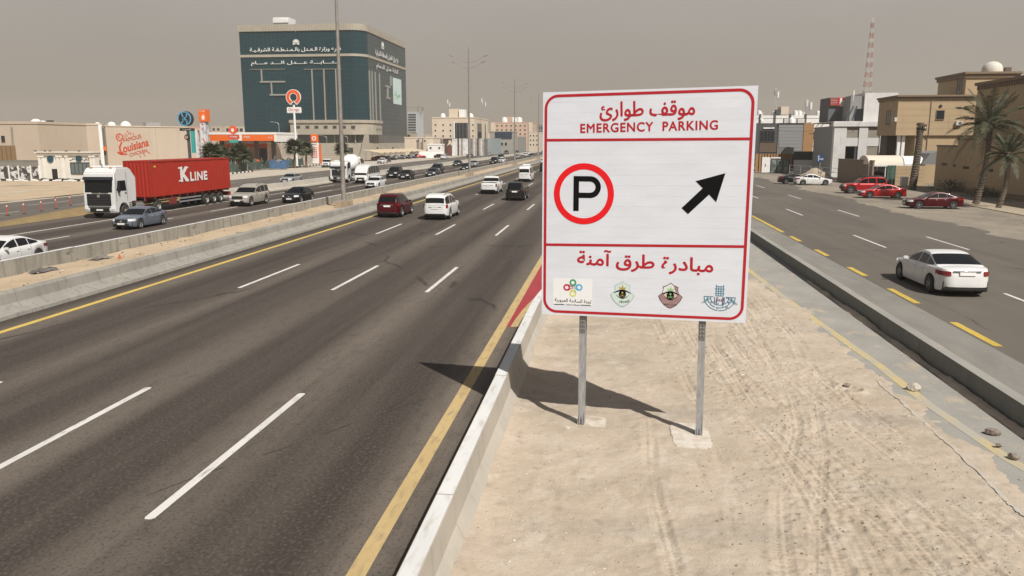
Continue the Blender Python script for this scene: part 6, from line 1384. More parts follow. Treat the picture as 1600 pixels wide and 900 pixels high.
c=q(490.8,216.3); mb=MB(); ring(mb,0,0,.28,.5,-.16,-.101,24); mb.build('ring_logo',WHITE,tt,(c[0],0,c[1])); text('orange',mat('word_dark',(.06,.02,.04),.5),tt,(q(491,226)[0],-.06,q(491,226)[1]),0,width=1.1,height=.32,depth=.01)
# small curved lamps in the forecourts
for i,(px_,yt,Y,l) in enumerate(((447,191,205,'slim forecourt lamp left of the tall orange ring sign'),(520.5,212,235,'thin pale lamp mast before the stone podium, left'),(553,212,250,'thin pale lamp mast before the stone podium, right of the nearest street lamp'))):
    b=at(px_-9,240,Y); zt=at(px_-9,yt+3,Y).z; r=thing('forecourt_lamp',l,'lamp',(b.x,Y,0)); MB().tube((0,0,0),(0,0,zt),.09,.06).build('pole',GALV,r); MB().path([(0,0,zt),(-.5,0,zt+.4),(-1.8,0,zt+.6)],.05).build('arm',GALV,r); MB().cbox((-2.0,0,zt+.6),(.6,.2,.1)).build('lantern',GALV,r)
# green mesh fence
gm=mat('green_mesh',(.055,.085,.068),.8,var=.45,vscale=1.2,stretch=(1,1,1)); gf=thing('mesh_fence','sagging dark green mesh fence in front of the fuel station','fence',(-68.6,126,0))
P=[(-69.5,127),(-70.2,136),(-71,145),(-72,154),(-73,163),(-74,172),(-74.5,181),(-74.5,190)]
for i,(a,b) in enumerate(zip(P[:-1],P[1:])):
    for h_ in range(2):
        t0,t1=h_/2,(h_+1)/2; p=Vector((a[0]+(b[0]-a[0])*t0+68.6,a[1]+(b[1]-a[1])*t0-126,0)); q_=Vector((a[0]+(b[0]-a[0])*t1+68.6,a[1]+(b[1]-a[1])*t1-126,0)); G=[]
        for t in np.linspace(0,1,9): s_=p.lerp(q_,t); G.append([s_+Vector((.15*sin(t*9+i),0,.1)),s_+Vector((.25*sin(t*7+i*2),0,1.2)),s_+Vector((.1*sin(t*5),0,2.2-.55*sin(pi*t)))])
        MB().grid(G).build('mesh_panel',gm,gf,fix=False,smooth=60); MB().tube(tuple(p),tuple(p+Vector((0,0,2.5))),.05).build('post',POLE,gf)
# pale blocks and clutter on the forecourt
r_=random.Random(12)
for i,(px_,py_,l) in enumerate(((541,250,'cream road block left in front of the shade roof'),(616,250,'cream road block, middle of the three before the shade roof'),(630,248,'cream road block nearest the white wall'))):
    p=gp(px_,py_); o=MB().box(-.9,.9,-.35,.35,0,.9,.1).build('road_block',CRM,None,p,bevel=.05); tag(o,l,'road block')
for i in range(8):
    px_=560+i*14
# ============================================================ BUILDINGS, RIGHT SIDE
VL=layered('villa_stone',(.42,.315,.195),[('noise',((.4,.4,3),.4,.65),(.37,.285,.18),.6),('noise',((.15,.15,.1),.5,.7,4),(.33,.25,.16),.5),('noise',((2.2,2.2,.18),.56,.7,8),(.27,.205,.14),.5)],rough=.85,bump=.1,bscale=4)
VC=mat('villa_cornice',(.20,.145,.095),.8,var=.1)
vl=thing('villa','large tan stone villa with brown cornice and small square window','house',(0,0,0))
YV=120.
a=at(1405,145,YV); XC=a.x; ZT=a.z-.6
ZO=at(1405,211.5,YV).z
def courses(par,x0,x1,y0,y1,z0,z1,face,step=.62):
    mb=MB(); z=z0+step
    while z<z1:
        if face=='-y': mb.box(x0,x1,y0-.012,y0-.001,z,z+.03)
        else: mb.box(x0-.012,x0-.001,y0,y1,z,z+.03)
        z+=step
    mb.build('stone_course',mat('villa_joint',(.33,.25,.15),.85),par)['kind']='stuff'
MB().box(XC,XC+30,YV,YV+8.2,ZO,ZT).build('upper_storey',VL,vl)
XS=at(1430,230,YV).x
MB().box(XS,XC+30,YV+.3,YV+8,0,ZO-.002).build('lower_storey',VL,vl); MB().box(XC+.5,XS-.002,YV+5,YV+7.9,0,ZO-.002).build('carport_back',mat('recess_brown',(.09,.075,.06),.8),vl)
courses(vl,XC,XC+30,YV,YV,ZO,ZT-.4,'-y',.9)
MB().box(XC-.35,XC+30,YV-.4,YV+8.5,ZT,ZT+.28).build('cornice',VC,vl,bevel=.05); MB().box(XC-.18,XC+30,YV-.18,YV+8.3,ZT-.35,ZT-.002).build('cornice_step',VC,vl,bevel=.03)
c=at(1469,179.5,YV); win(vl,(c.x,YV-.005,c.z),1.0,1.15,frame=VC,bars=0,pane=DGLASS); c=at(1469.5,166,YV)
MB().lathe([(0,-.05),(.22,-.05),(.22,0)],k=12,axis='y').build('vent',BLACK,vl,(c.x,YV-.02,c.z))
d=ray(1388,184); t=XC/d[0]; win(vl,(XC-.005,d[1]*t,H+d[2]*t),1.5,1.9,'-x',frame=VC,bars=1)
for px_ in (1404,1411): c=at(px_,230,YV+.6); MB().box(c.x-.2,c.x+.2,YV+.6,YV+1,0,ZO-.003).build('carport_column',WHITE,vl)
# penthouse
YP=YV+4.
p=at(1511,113,YP);q_=at(1592,113,YP); zb=ZT-.5; MB().box(p.x,q_.x,YP,YP+10,zb,p.z-.3).build('penthouse',VL,vl)
MB().box(p.x-.45,q_.x+.4,YP-.45,YP+10.4,p.z-.3,p.z+.05).build('cornice',VC,vl,bevel=.06); MB().box(p.x-.22,q_.x+.2,YP-.2,YP+10.2,p.z-.75,p.z-.302).build('cornice_step',VC,vl)
MB().box(q_.x+.42,q_.x+9,YP+1,YP+10,zb,p.z-.9).build('penthouse',VL,vl)
win(vl,(p.x-.005,YP+2,zb+2.6),1.6,2.6,'-x',frame=VC)
c=at(1551,103,YP+3); MB().lathe([(0,1.45),(.6,1.33),(1.1,1.0),(1.35,.45),(1.38,0),(1.38,-.3)],k=28).build('satellite_dome',mat('dome_white',(.55,.52,.46),.7,var=.12),vl,(c.x,YP+3,p.z+.3),smooth=50)
MB().box(c.x+1.6,c.x+2.4,YP+2.5,YP+3.5,p.z+.05,p.z+.85).build('rooftop_unit',mat('unit_brown',(.12,.08,.06),.7),vl)
# right wing: parallel to the road
XW=43.2; d=ray(1600,118); t=XW/d[0]; ZW=H+d[2]*t
MB().box(XW,XW+25,66,104,0,ZW-.35).build('wing',VL,vl); MB().box(XW-.3,XW+25,65.7,104.3,ZW-.35,ZW).build('cornice',VC,vl,bevel=.04)
mb=MB()
for i in range(70): mb.box(XW-.22,XW-.001,66.2+i*.54,66.44+i*.54,ZW-.85,ZW-.352)
mb.build('dentil',VC,vl)['kind']='stuff'
courses(vl,XW,XW,66,104,0,ZW-1,'-x',.9)
mb=MB(); R0=4.3
pts=[(Y_,Z_) for Y_,Z_ in [(87+R0*cos(t_),ZO-1.5+R0*.62*sin(t_)) for t_ in np.linspace(0,pi,18)]]
mb.prism(pts,XW-.06,XW-.001,'x'); mb.build('arched_window',DGLASS,vl)
mb=MB(); 
for i in range(17):
    a_=pts[i];b_=pts[i+1]; mb.prism([a_,b_,(87+(b_[0]-87)*1.09,ZO-1.5+(b_[1]-ZO+1.5)*1.09),(87+(a_[0]-87)*1.09,ZO-1.5+(a_[1]-ZO+1.5)*1.09)],XW-.15,XW-.001,'x')
mb.build('arch_surround',VC,vl)
# boundary walls
XB=41.2
def zB(px_,py_): d=ray(px_,py_); t=XB/d[0]; return H+d[2]*t,d[1]*t
z1,y1=zB(1464.5,229); z2,y2=zB(1500,224.5)
bw=thing('boundary_wall','high tan stone wall with slit openings in front of the villa','wall',(0,0,0))
MB().box(XB,XB+.4,y2,y1,0,z1).build('wall_panel',VL,bw); MB().box(XB-.25,XB+.4,60,y2-.002,0,z2+.4).build('wall_panel',VL,bw)
MB().box(XB-.1,XB+.5,y2,y1+.1,z1,z1+.2).build('coping',VC,bw,bevel=.03); MB().box(XB-.35,XB+.5,60,y2+.05,z2+.4,z2+.62).build('coping',VC,bw,bevel=.03)
MB().box(XB+.4,XB+2.1,y1-.4,y1,0,z1-.3).build('wall_return',VL,bw)
for px_,py_ in ((1475.5,256.5),(1494,259),(1513,262),(1550,266)):
    z_,y_=zB(px_,py_); xx=XB if y_>y2 else XB-.25; MB().box(xx-.03,xx-.001,y_-.8,y_+.8,z_-.16,z_+.16).build('slit_opening',BLACK,bw)
courses(bw,XB-.25,XB,60,y2,0,z2,'-x',1.0); courses(bw,XB,XB,y2,y1,0,z1,'-x',1.0)
MB().box(XB-.5,XB-.26,60,y2,0,.5).build('plinth',VC,bw)
a=at(1394,259,112.9);b=at(1447,260,112.9); fw=thing('boundary_wall','low sunlit tan wall segment under the villa, beside the dead palm trunk','wall',(a.x,112.9,0))
MB().box(0,b.x-a.x,0,.35,0,at(1400,259,112.9).z).build('wall_panel',VL,fw); courses(fw,0,b.x-a.x,0,0,.1,2.3,'-y',.5)
c=gp(1412,291); mbx=thing('meter_box','small white meter box at the foot of the low tan wall','meter box',(c.x,c.y,0)); MB().box(-.45,.45,-.25,.25,0,1.25).build('cabinet',WHITE,mbx,bevel=.03); MB().box(-.38,.38,-.27,-.251,.1,1.15).build('door',mat('box_grey',(.5,.5,.48),.5),mbx)
# brown wall and vaulted canopies
wallrun('boundary_wall','dark brown rendered wall left of the barrel vaulted canopy',(33.6,125),(35.0,113.6),3.2,.25,mat('brown_render',(.20,.155,.115),.85,var=.12),VC)
def vault(label,pl,pr,yt,yb_,Y,dp,m):
    a=at(pl,yb_,Y);b=at(pr,yb_,Y); hh=at(pl,yt,Y).z-a.z; r=thing('vaulted_canopy',label,'canopy',(a.x,Y,0)); W_=b.x-a.x; G=[]
    for t_ in np.linspace(0,1,8): G.append([(W_*t_,dp*.5-dp*.5*cos(p_),a.z+hh*sin(p_)) for p_ in np.linspace(0,pi,10)])
    mb=MB(); mb.grid(G); mb.grid([[(x,y_,z_-.06) for x,y_,z_ in g_] for g_ in G]); mb.build('vault_roof',m,r,fix=False,smooth=60)
    mb=MB(); mb.prism([(dp*.5-dp*.5*cos(p_),a.z+hh*sin(p_)) for p_ in np.linspace(0,pi,10)],0,.04,'x'); mb.build('end_panel',m,r)
    MB().box(0,W_,-.05,.02,a.z-.25,a.z).build('eave_beam',WHITE,r)
    for t_ in (0.03,.5,.97): MB().tube((W_*t_,.1,0),(W_*t_,.1,a.z),.07).build('post',WHITE,r)
    return r
CV=mat('canopy_cream',(.58,.53,.44),.75,var=.05)
vault('cream barrel vaulted car canopy behind the red off roader',1357,1412,243,257,114.2,4.6,CV)
vault('smaller pale canopy between the barrel vault and the dead palm trunk',1413,1444,244,256,114.6,4,WHITE)
r=thing('shade_roof','grey sloping tent roof behind the left end of the high tan wall','shade roof',(at(1440,257,114).x,114,0)); a=at(1440,257,114);b=at(1467,257,114); zt=at(1455,236,114).z; W_=b.x-a.x
mb=MB(); mb.prism([(0,a.z),(W_*.45,zt-.3),(W_,zt),(W_,a.z)],0,5); mb.build('roof',mat('tent_grey',(.19,.19,.19),.8),r)
for x_ in (.1,W_-.1): MB().tube((x_,.1,0),(x_,.1,a.z),.06).build('post',SLATE,r)
r=thing('green_screen','green plastic screen panel beside the barrel vaulted canopy','screen',(at(1384,290,111.8).x,111.8,0)); W_=at(1398,290,111.8).x-at(1384,290,111.8).x
for i in range(3): MB().box(W_*i/3+.02,W_*(i+1)/3-.02,0,.05,.1,2.7).build('panel',mat('screen_green',(.045,.10,.08),.5,var=.3),r)
car('suv',36.6,117.4,-75,PDG,'dark grey suv parked under the barrel vaulted canopy','suv')
# ---- white concrete building with block infill
WCN=layered('white_concrete',(.62,.61,.60),[('noise',((.5,.5,.4),.4,.65),(.50,.49,.47),.7),('noise',((2,2,.3),.55,.7,4),(.35,.34,.32),.4)],rough=.8)
Yb=138; wb=thing('concrete_building','unfinished white concrete building with block infill and a dark doorway','building',(0,0,0))
def bx(par,name,m,x0,x1,y0,y1,Y,d0,d1,bevel=0):
    a=at(x0,y0,Y);b=at(x1,y1,Y); return MB().box(a.x,b.x,Y+d0,Y+d1,max(0,b.z),a.z).build(name,m,par,bevel=bevel)
INF=mat('block_infill_mortar',(.22,.20,.17),.9); BLKB=mat('grey_block',(.30,.27,.225),.9,var=.12,vscale=3)
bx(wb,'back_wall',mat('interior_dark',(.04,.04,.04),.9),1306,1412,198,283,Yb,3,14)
for x0,x1 in ((1304,1317),(1343,1350),(1376,1389)): bx(wb,'column',WCN,x0,x1,197.5,283,Yb,-.12,1)
bx(wb,'column',WCN,1389.5,1412,212,283,Yb,-.1,1)
for y0,y1 in ((191,197.4),(215.5,228.5)): bx(wb,'beam',WCN,1302 if y0<200 else 1317.2,1378 if y0>200 else 1412,y0,y1,Yb,-.3 if y0<200 else 0,1)
for k_,(x0,x1,y0,y1) in enumerate(((1317.3,1342.7,197.6,215.3),(1350.3,1375.7,197.6,215.3),(1346,1376,228.8,262))):
    a=at(x0,y0,Yb);b=at(x1,y1,Yb); MB().box(a.x,b.x,Yb+.12,Yb+.5,b.z,a.z).build('infill_wall',INF,wb)
    bw_,bh_=.42,.22; nr=int((a.z-b.z)/bh_); nc=int((b.x-a.x)/bw_); mb=MB(); r_=random.Random(k_)
    for i in range(nr):
        for j in range(-1,nc+1):
            x_=a.x+j*bw_+(bw_/2 if i%2 else 0); x2=min(x_+bw_-.02,b.x); x_=max(x_,a.x)
            if x2-x_<.05: continue
            mb.box(x_,x2,Yb+.08+r_.uniform(-.01,.01),Yb+.119,b.z+i*bh_,b.z+(i+1)*bh_-.02)
    mb.build('blockwork',BLKB,wb)['kind']='stuff'
bx(wb,'door_frame',SLATE,1336,1339,229,262,Yb,.1,.6)
# left flank: its shade is put into a darker grey than the front
a=at(1304,197,Yb); MB().box(a.x-.02,a.x+.5,Yb+1.01,Yb+13,0,a.z).build('side_wall',mat('shaded_flank',(.26,.26,.25),.8),wb)
# upper storeys
bx(wb,'roof_slab',WCN,1303,1412,189.6,190.9,Yb,-.1,14)
bx(wb,'upper_block',WCN,1352,1400,145,189.5,Yb+3,0,11)
bx(wb,'upper_block',mat('mid_grey_render',(.24,.24,.235),.8),1331,1351.8,150,189.5,Yb+3,.4,10)
bx(wb,'upper_opening',DGLASS,1337,1348,170,189,Yb+3,.3,.38)
bx(wb,'rooftop_wall',mat('dark_grey_render',(.11,.115,.12),.8),1296,1331,152.5,190,Yb+8,0,6)
bx(wb,'sign_board',mat('sign_red_pale',(.32,.06,.05),.5),1297,1308.5,153.5,165,Yb+8,-.35,-.01); bx(wb,'sign_board',mat('sign_red',(.58,.03,.025),.5),1309.5,1320,152.5,166,Yb+8,-.4,-.01)
c=at(1315,159.5,Yb+8); text('h',WHITE,wb,(c.x,Yb+7.58,c.z),0,height=1.15,width=.62,depth=.03,bold=.06); MB().box(c.x-.3,c.x+.3,Yb+7.55,Yb+7.59,c.z-.72,c.z-.64).build('logo_bar',WHITE,wb)
for i,yy in enumerate((157,160.5)): c=at(1302.7,yy,Yb+8); text(('RAWABI','bakery')[i] if 0 else arabic(('مطعم','هرفي')[i]),WHITE,wb,(c.x,Yb+7.64,c.z),0,width=.95,height=.26,depth=.02)
mb=MB(); a=at(1322,189,Yb+2);b=at(1334,166,Yb+2); mb.tube((a.x,Yb+2,a.z),(b.x,Yb+2,b.z),.14,k=4); mb.tube((a.x+.9,Yb+2,a.z),(b.x+.5,Yb+2,b.z),.14,k=4); mb.build('roof_stair',SLATE,wb)
MB().tube((at(1335,150,141).x,141.5,at(1335,158,141).z),(at(1335,150,141).x,141.5,at(1335,141,141).z),.12,k=6).build('chimney_pipe',WHITE,wb)
# ---- white panelled low building behind
lb=thing('panelled_building','long low white panelled roofline with dark posts behind the grey shop','building',(0,0,0)); Yc=190
bx(lb,'wall',mat('mid_grey_render',(.24,.24,.235),.8),1150,1304,190.5,262,Yc,.5,12)
xe=[1163,1187.5,1210.5,1234.5,1258.5,1283,1307,1331]
for i,(a_,b_) in enumerate(zip(xe[:-1],xe[1:])):
    bx(lb,'white_panel',WHITE,a_+1,b_-.8,180.5,184.6,Yc,0,.45); bx(lb,'white_panel',WHITE,a_+1,b_-.8,185.4,192.5,Yc,0,.45); bx(lb,'post',SLATE,a_-.8,a_+.9,178,194,Yc,-.2,.4)
bx(lb,'roof_rail',SLATE,1163,1331,184.7,185.3,Yc,.1,.4)
bx(lb,'rooftop_room',CRM,1220.5,1232,166.5,179,Yc+4,0,4); bx(lb,'rooftop_unit',SLATE,1213,1220,171.5,179,Yc+4,0,2); bx(lb,'rooftop_room',CRM,1290,1297,167,180,Yc+6,0,4)
for px_ in (1186,1243,1249): c=at(px_,178.5,Yc+3); MB().lathe([(0,.9),(.5,.7),(.6,-.4),(0,-.4)],k=10).build('water_tank',WHITE,lb,(c.x,Yc+3,c.z),smooth=40)
lattice('telecom_mast','thin distant antenna mast above the white panelled roof',1213.5,138,172,230,.7,.3,6,[GALV],dish=2)
lattice('telecom_mast','short stubby telecom mast with panels on the white roofline',1263,160,179,200,.9,.8,3,[GALV],dish=7)
lattice('radio_tower','tall red and white lattice radio tower behind the white concrete building',1364,28,150,300,2.4,.6,16,[mat('mast_red',(.30,.13,.11),.7),mat('mast_white',(.45,.43,.41),.7)],'tower')
# ---- grey and brown shop
gs=thing('shop_building','two storey grey clad shop with dark left bay and orange brown strip','building',(0,0,0)); Yd=164
GC=mat('grey_cladding',(.235,.235,.235),.7); DC=mat('dark_cladding',(.065,.068,.072),.6,var=.1); OB=mat('orange_brown',(.33,.18,.075),.7); TBN=mat('dark_brown',(.11,.075,.05),.7)
bx(gs,'dark_bay',DC,1165,1217,193.5,262,Yd,.2,12); bx(gs,'main_wall',mat('grey_joint',(.16,.16,.16),.8),1217,1257,193,262,Yd,.06,12); bx(gs,'corner_strip',OB,1256.5,1267.5,193,262,Yd,-.1,12)
n_=0
for i in range(9):
    for j in range(5):
        a=at(1217.2+j*7.86,194+i*5.2,Yd);b=at(1217.2+(j+1)*7.86,194+(i+1)*5.2,Yd)
        if i>=7 and j<3: continue
        MB().box(a.x+.02,b.x-.02,Yd,Yd+.055,max(0,b.z)+.02,a.z-.02).build('cladding_panel',GC,gs)
bx(gs,'brown_panel',TBN,1187,1213,223,238,Yd,.1,.19); win(gs,(at(1199,213,Yd).x,Yd+.19,at(1199,213,Yd).z),2.7,2.0,pane=DGLASS,frame=SLATE,bars=3)
bx(gs,'sign_strip',WHITE,1193,1210,199,201.2,Yd,.0,.19); bx(gs,'roof_edge',SLATE,1217,1257,192.2,193,Yd,-.15,12)
c=at(1229,240,Yd); mb=MB(); a=at(1220,240,Yd);b=at(1239,240,Yd); zt=at(1229,230.5,Yd).z; mb.prism([(a.x,0),(b.x,0),(b.x,zt),((a.x+b.x)/2,zt+.15),(a.x+.7,zt-.1),(a.x+.2,zt-.7)],Yd-.12,Yd-.01); mb.build('arched_opening',BLACK,gs)
# zigzag white screen wall, curved lamp
zz=thing('screen_wall','white facade with slanting black cut outs right of the orange brown strip','facade',(0,0,0)); bx(zz,'wall',WHITE,1267.8,1291,191,262,Yd+4,0,6)
r_=random.Random(2); mb=MB()
for i in range(6):
    for j in range(3):
        c=at(1271+j*7,195+i*6.5,Yd+4); mb.cbox((c.x,Yd+3.97,c.z),(1.1,.05,.16),0) if 0 else mb.prism([(c.x-.35,c.z-.3),(c.x-.22,c.z-.34),(c.x+.4,c.z+.28),(c.x+.27,c.z+.32)],Yd+3.94,Yd+3.99)
mb.build('slanting_cut',SLATE,zz); c=at(1273,211,Yd+4); bx(zz,'opening',DGLASS,1268,1278,205,218,Yd+4,-.06,-.01)
r=thing('curved_lamp','grey lamp post with curved arm in front of the white facade','lamp',(at(1285,260,158).x,158,0)); z_=at(1283,228,158).z
MB().path([(0,0,0),(0,0,z_),(-.3,0,z_+1),(-1.0,0,z_+1.8),(-1.9,0,z_+2.2)],.11,8).build('pole',GALV,r); MB().cbox((-2.2,0,z_+2.25),(1.0,.3,.16)).build('lantern',SLATE,r)
# brown timber wall, white gate, glass gate, dark fence, white wall
tw=thing('timber_wall','orange brown timber wall at the foot of the grey shop','wall',(0,0,0)); 
for i in range(14): a_=1181+i*4.4; bx(tw,'board',OB,a_+.1,a_+4.3,240.5,268,158,0,.15)
wallrun('white_wall','low white wall with diagonal shadow behind the tubular fence',(at(1240,262,156).x,156),(at(1292,262,156).x,156),2.3,.25,WHITE,WHITE)
df=thing('screen_fence','dark green board fence above the low white wall','fence',(0,0,0))
for i in range(8): a_=1240+i*6.2; bx(df,'board',mat('dark_green_board',(.045,.055,.045),.7,var=.2),a_+.15,a_+6.05,236.5,250,157.5,0,.12)
bx(df,'fence_rail',SLATE,1240,1290,249.8,268,157.7,.13,.3)
gt=thing('white_gate','tall white sheet gate left of the glazed gate','gate',(0,0,0)); bx(gt,'gate_leaf',WHITE,1191,1203.5,245.5,269.5,154,0,.1,.02); bx(gt,'gate_top',WHITE,1203.6,1220,245.5,247.5,154,0,.1); c=at(1196,258,154); MB().box(c.x-.05,c.x+.05,153.9,154-.001,c.z-.2,c.z+.2).build('handle',SLATE,gt)
gg=thing('glazed_gate','glazed gate of six frosted panes in a dark frame','gate',(0,0,0))
PN=layered('frosted_pane',(.20,.24,.22),[('noise',((1.2,1.2,1.2),.5,.55),(.06,.09,.08),.8)],rough=.3)
for i in range(3):
    for j in range(2): bx(gg,'pane',PN,1204.6+i*9.4,1213+i*9.4,249.5+j*10.5,259+j*10.5,154,.03,.06)
for x_ in (1203.8,1213.1,1222.5,1232): bx(gg,'frame',SLATE,x_,x_+1.3,248.5,271,154,0,.12)
for y_ in (248.4,259,269.6): bx(gg,'frame',SLATE,1205.1,1231.9,y_,y_+1.0,154,.01,.11)
tf=thing('tubular_fence','thin tubular metal fence along the dusty lot behind the white sedan','fence',(0,0,0))
P=[at(1233,275,143),at(1250,276,138),at(1266,278,134),at(1283,280,130),at(1311,284,124.8)]
P=[Vector((p.x,p.y,0)) for p in P]
for a,b in zip(P[:-1],P[1:]):
    MB().tube(a,a+Vector((0,0,1.9)),.05).build('post',GALV,tf)
    for z_ in (.5,1.2,1.85): MB().tube(a+Vector((0,0,z_)),b+Vector((0,0,z_)),.035).build('rail',GALV,tf)
    MB().tube(a+Vector((0,0,.5)),b+Vector((0,0,1.85)),.025).build('brace',GALV,tf)
c=at(1282,247.5,132); rs_=thing('road_sign','round blue traffic sign with white arrows on a post','road sign',(c.x,132,0)); mb=MB(); ring(mb,0,0,0,.60,-.05,0,28); mb.build('disc',mat('sign_blue',(.02,.06,.16),.4),rs_,(0,0,c.z))
mb=MB(); stroke(mb,[(-.3,-.35),(-.3,.3)],.09,-.07,-.051); mb.prism([(-.46,.2),(-.14,.2),(-.3,.48)],-.07,-.051); stroke(mb,[(-.3,-.1),(.3,-.1)],.09,-.07,-.051); mb.prism([(.2,.07),(.2,-.27),(.46,-.1)],-.07,-.051); mb.build('arrows',WHITE,rs_,(0,0,c.z)); MB().tube((0,.05,0),(0,.05,c.z+.3),.05).build('post',GALV,rs_)
c=gp(1288,272); r=thing('utility_cabinet','pale teal cabinet leaning by the sand heap','cabinet',(c.x,134,0)); MB().cbox((0,0,.8),(1.6,.6,1.6),.1).build('cabinet_body',mat('cab_teal',(.14,.27,.28),.6,var=.15),r,bevel=.05); MB().cbox((-.3,-.33,.9),(.6,.03,1.1),.1).build('door',mat('cab_teal2',(.22,.36,.36),.6),r)
G=[]; R_=np.random.RandomState(3)
for i in range(16):
    G.append([( (i/15-.5)*6,(j/11-.5)*5, max(0,1.9*max(0,1-hypot((i/15-.5)*2,(j/11-.5)*2))**.9)+(.06*R_.randn() if 0<i<15 and 0<j<11 else -.05)) for j in range(12)])
o=MB().grid(G).build('sand_heap',SAND2,None,(31.8,131.5,0),smooth=60); tag(o,'heap of sand and rubble behind the white parked sedan','sand heap')
# ---- clutter on walls and roofs
roofkit(gs,at(1190,193,Yd+4).x,at(1262,193,Yd+4).x,Yd+3,Yd+9,at(1230,193,Yd).z,4,2)
roofkit(lb,at(1190,181,Yc+4).x,at(1300,181,Yc+4).x,Yc+3,Yc+9,at(1230,181,Yc).z,5,3)
for px_,py_ in ((1440,203),(1497,196)): c=at(px_,py_,YV); aircon(vl,(c.x,YV-.02,c.z),'-y',.9)
for px_,py_ in ((1400,190),): d=ray(px_,py_); t=XC/d[0]; aircon(vl,(XC-.01,d[1]*t,H+d[2]*t),'-x',.9)
c=at(1452,200,YV); MB().path([(c.x,YV-.07,ZT-.4),(c.x,YV-.07,ZO),(c.x,YV+.2,ZO-.3),(c.x,YV+.2,0)],.06,6).build('downpipe',mat('pipe_tan',(.33,.27,.19),.7),vl)
c=at(1212,200,Yd); MB().tube((c.x+.6,Yd+.1,0),(c.x+.6,Yd+.1,c.z+.8),.06,k=6).build('downpipe',GALV,gs)
P0_=at(1283,205,158); 
for k_,(a_,b_) in enumerate((((at(1187,200,162).x,162,9.2),(at(1283,212,158).x,158,8.2)),((at(1283,212,158).x,158,8.1),(at(1345,200,Yb-1).x,Yb-1,9.0)))):
    A_=Vector(a_);B_=Vector(b_); o=MB().path([tuple(A_.lerp(B_,t_)-Vector((0,0,1.1*4*t_*(1-t_)))) for t_ in np.linspace(0,1,12)],.025,4).build('overhead_wire',BLACK,None); tag(o,('sagging overhead wire from the grey shop to the curved lamp','sagging overhead wire from the curved lamp to the white concrete building')[k_],'wire')
# ---- palms
def frond(Ln,up,droop,nl,leaf,m,par,name='frond',w0=.05,seed=0,vee=.5,lw=.036):
    R=random.Random(seed); mb=MB(); pts=[]
    n=12
    for i in range(n+1):
        t=i/n; pts.append(Vector((Ln*(t*cos(up)*(1-.18*t*droop)),0,Ln*(t*sin(up)-droop*.62*t*t))))
    mb.path([tuple(p) for p in pts],[.035*(1-.8*i/n)+.006 for i in range(n+1)],4)
    for i in range(nl):
        t=.12+.88*i/nl; f=t*n; k=min(int(f),n-1); p=pts[k].lerp(pts[k+1],f-k); d=(pts[k+1]-pts[k]).normalized(); ll=leaf*(sin(pi*min(1,t*.92+.12))**.6)*(.85+.3*R.random())
        for s in(-1,1):
            side=Vector((0,s,0)); q=(side*(.75)+d*.55+Vector((0,0,vee*(.6-.9*R.random())))).normalized(); e=p+q*ll+Vector((0,0,-.16*ll)); wv=d*lw
            mb.quad(p-wv*.5,p+wv*.5,p+q*ll*.5+wv*.5,e,p+q*ll*.5-wv*.5)
    return mb.build(name,m,par,fix=False)
LEAF=mat('palm_leaf',(.095,.10,.05),.7,c2=(.035,.048,.024),vscale=1.5); LEAF2=mat('palm_leaf_dry',(.20,.16,.085),.8,c2=(.13,.10,.05),vscale=2)
TR=layered('palm_trunk',(.15,.12,.09),[('noise',((3,3,9),.45,.6),(.06,.05,.04),.8)],rough=.95,bump=.8,bscale=12,bdist=.06)
def trunk(base,topp,r0,r1,par,rings=34,bend=.3):
    G=[];k=12; b=Vector(base);t=Vector(topp)
    n=rings*2
    for i in range(n+1):
        u=i/n; c=b.lerp(t,u)+Vector((bend*sin(pi*u),0,0)); r=(r0+(r1-r0)*u)*(1.09 if i%2 else .93)
        G.append([c+Vector((cos(2*pi*j/k+i*.13)*r*(1+.08*((i*7+j*3)%3-1)),sin(2*pi*j/k+i*.13)*r,0)) for j in range(k+1)])
    return MB().grid(G).build('trunk',TR,par,fix=False,smooth=30)
def date_palm(label,x,y,h,dx,Ln,n,seed,r0=.42):
    r=thing('date_palm',label,'palm tree',(x,y,0)); trunk((0,0,0),(dx,0,h),r0,r0*.72,r); R=random.Random(seed)
    pr={}
    for i in range(n):
        tier=i/n; a=i*2.39996+R.uniform(-.2,.2); up=radians(72-95*tier+R.uniform(-6,6)); key=int(tier*6)
        if key not in pr or R.random()<.3:
            f=frond(Ln*(.8+.25*R.random()),max(up,-.2),.35+.75*tier,46,Ln*.15,LEAF if tier<.9 else LEAF2,r,seed=seed*100+i); pr[key]=f
        else: f=bpy.data.objects.new('frond',pr[key].data); col.objects.link(f); f.parent=r
        f.location=(dx,0,h-.1+.3*(1-tier)); f.rotation_euler=(R.uniform(-.3,.3),0,a)
    MB().lathe([(0,.5),(.3,.35),(r0*1.15,-.1),(r0*.9,-.6),(0,-.7)],k=10).build('crown_boss',TR,r,(dx,0,h),smooth=40)
    return r
date_palm('tall date palm with drooping fronds in front of the tan villa',34.3,80.5,7.2,.5,5.0,36,3,.30)
date_palm('shorter date palm at the right edge, in front of the shaded wall',34.3,76.0,4.5,.3,3.2,26,9,.24)
r=thing('dead_palm','bare headless palm trunk beside the low sunlit wall','palm tree',(36.6,103.5,0)); trunk((0,0,0),(.35,0,8.0),.46,.36,r,40,.1)
for i in range(14): 
    a=i*2.4; MB().cbox((.45+cos(a)*.4,sin(a)*.4,7.2+(i%5)*.16),(.34,.10,.30),a).build('frond_stub',TR,r)
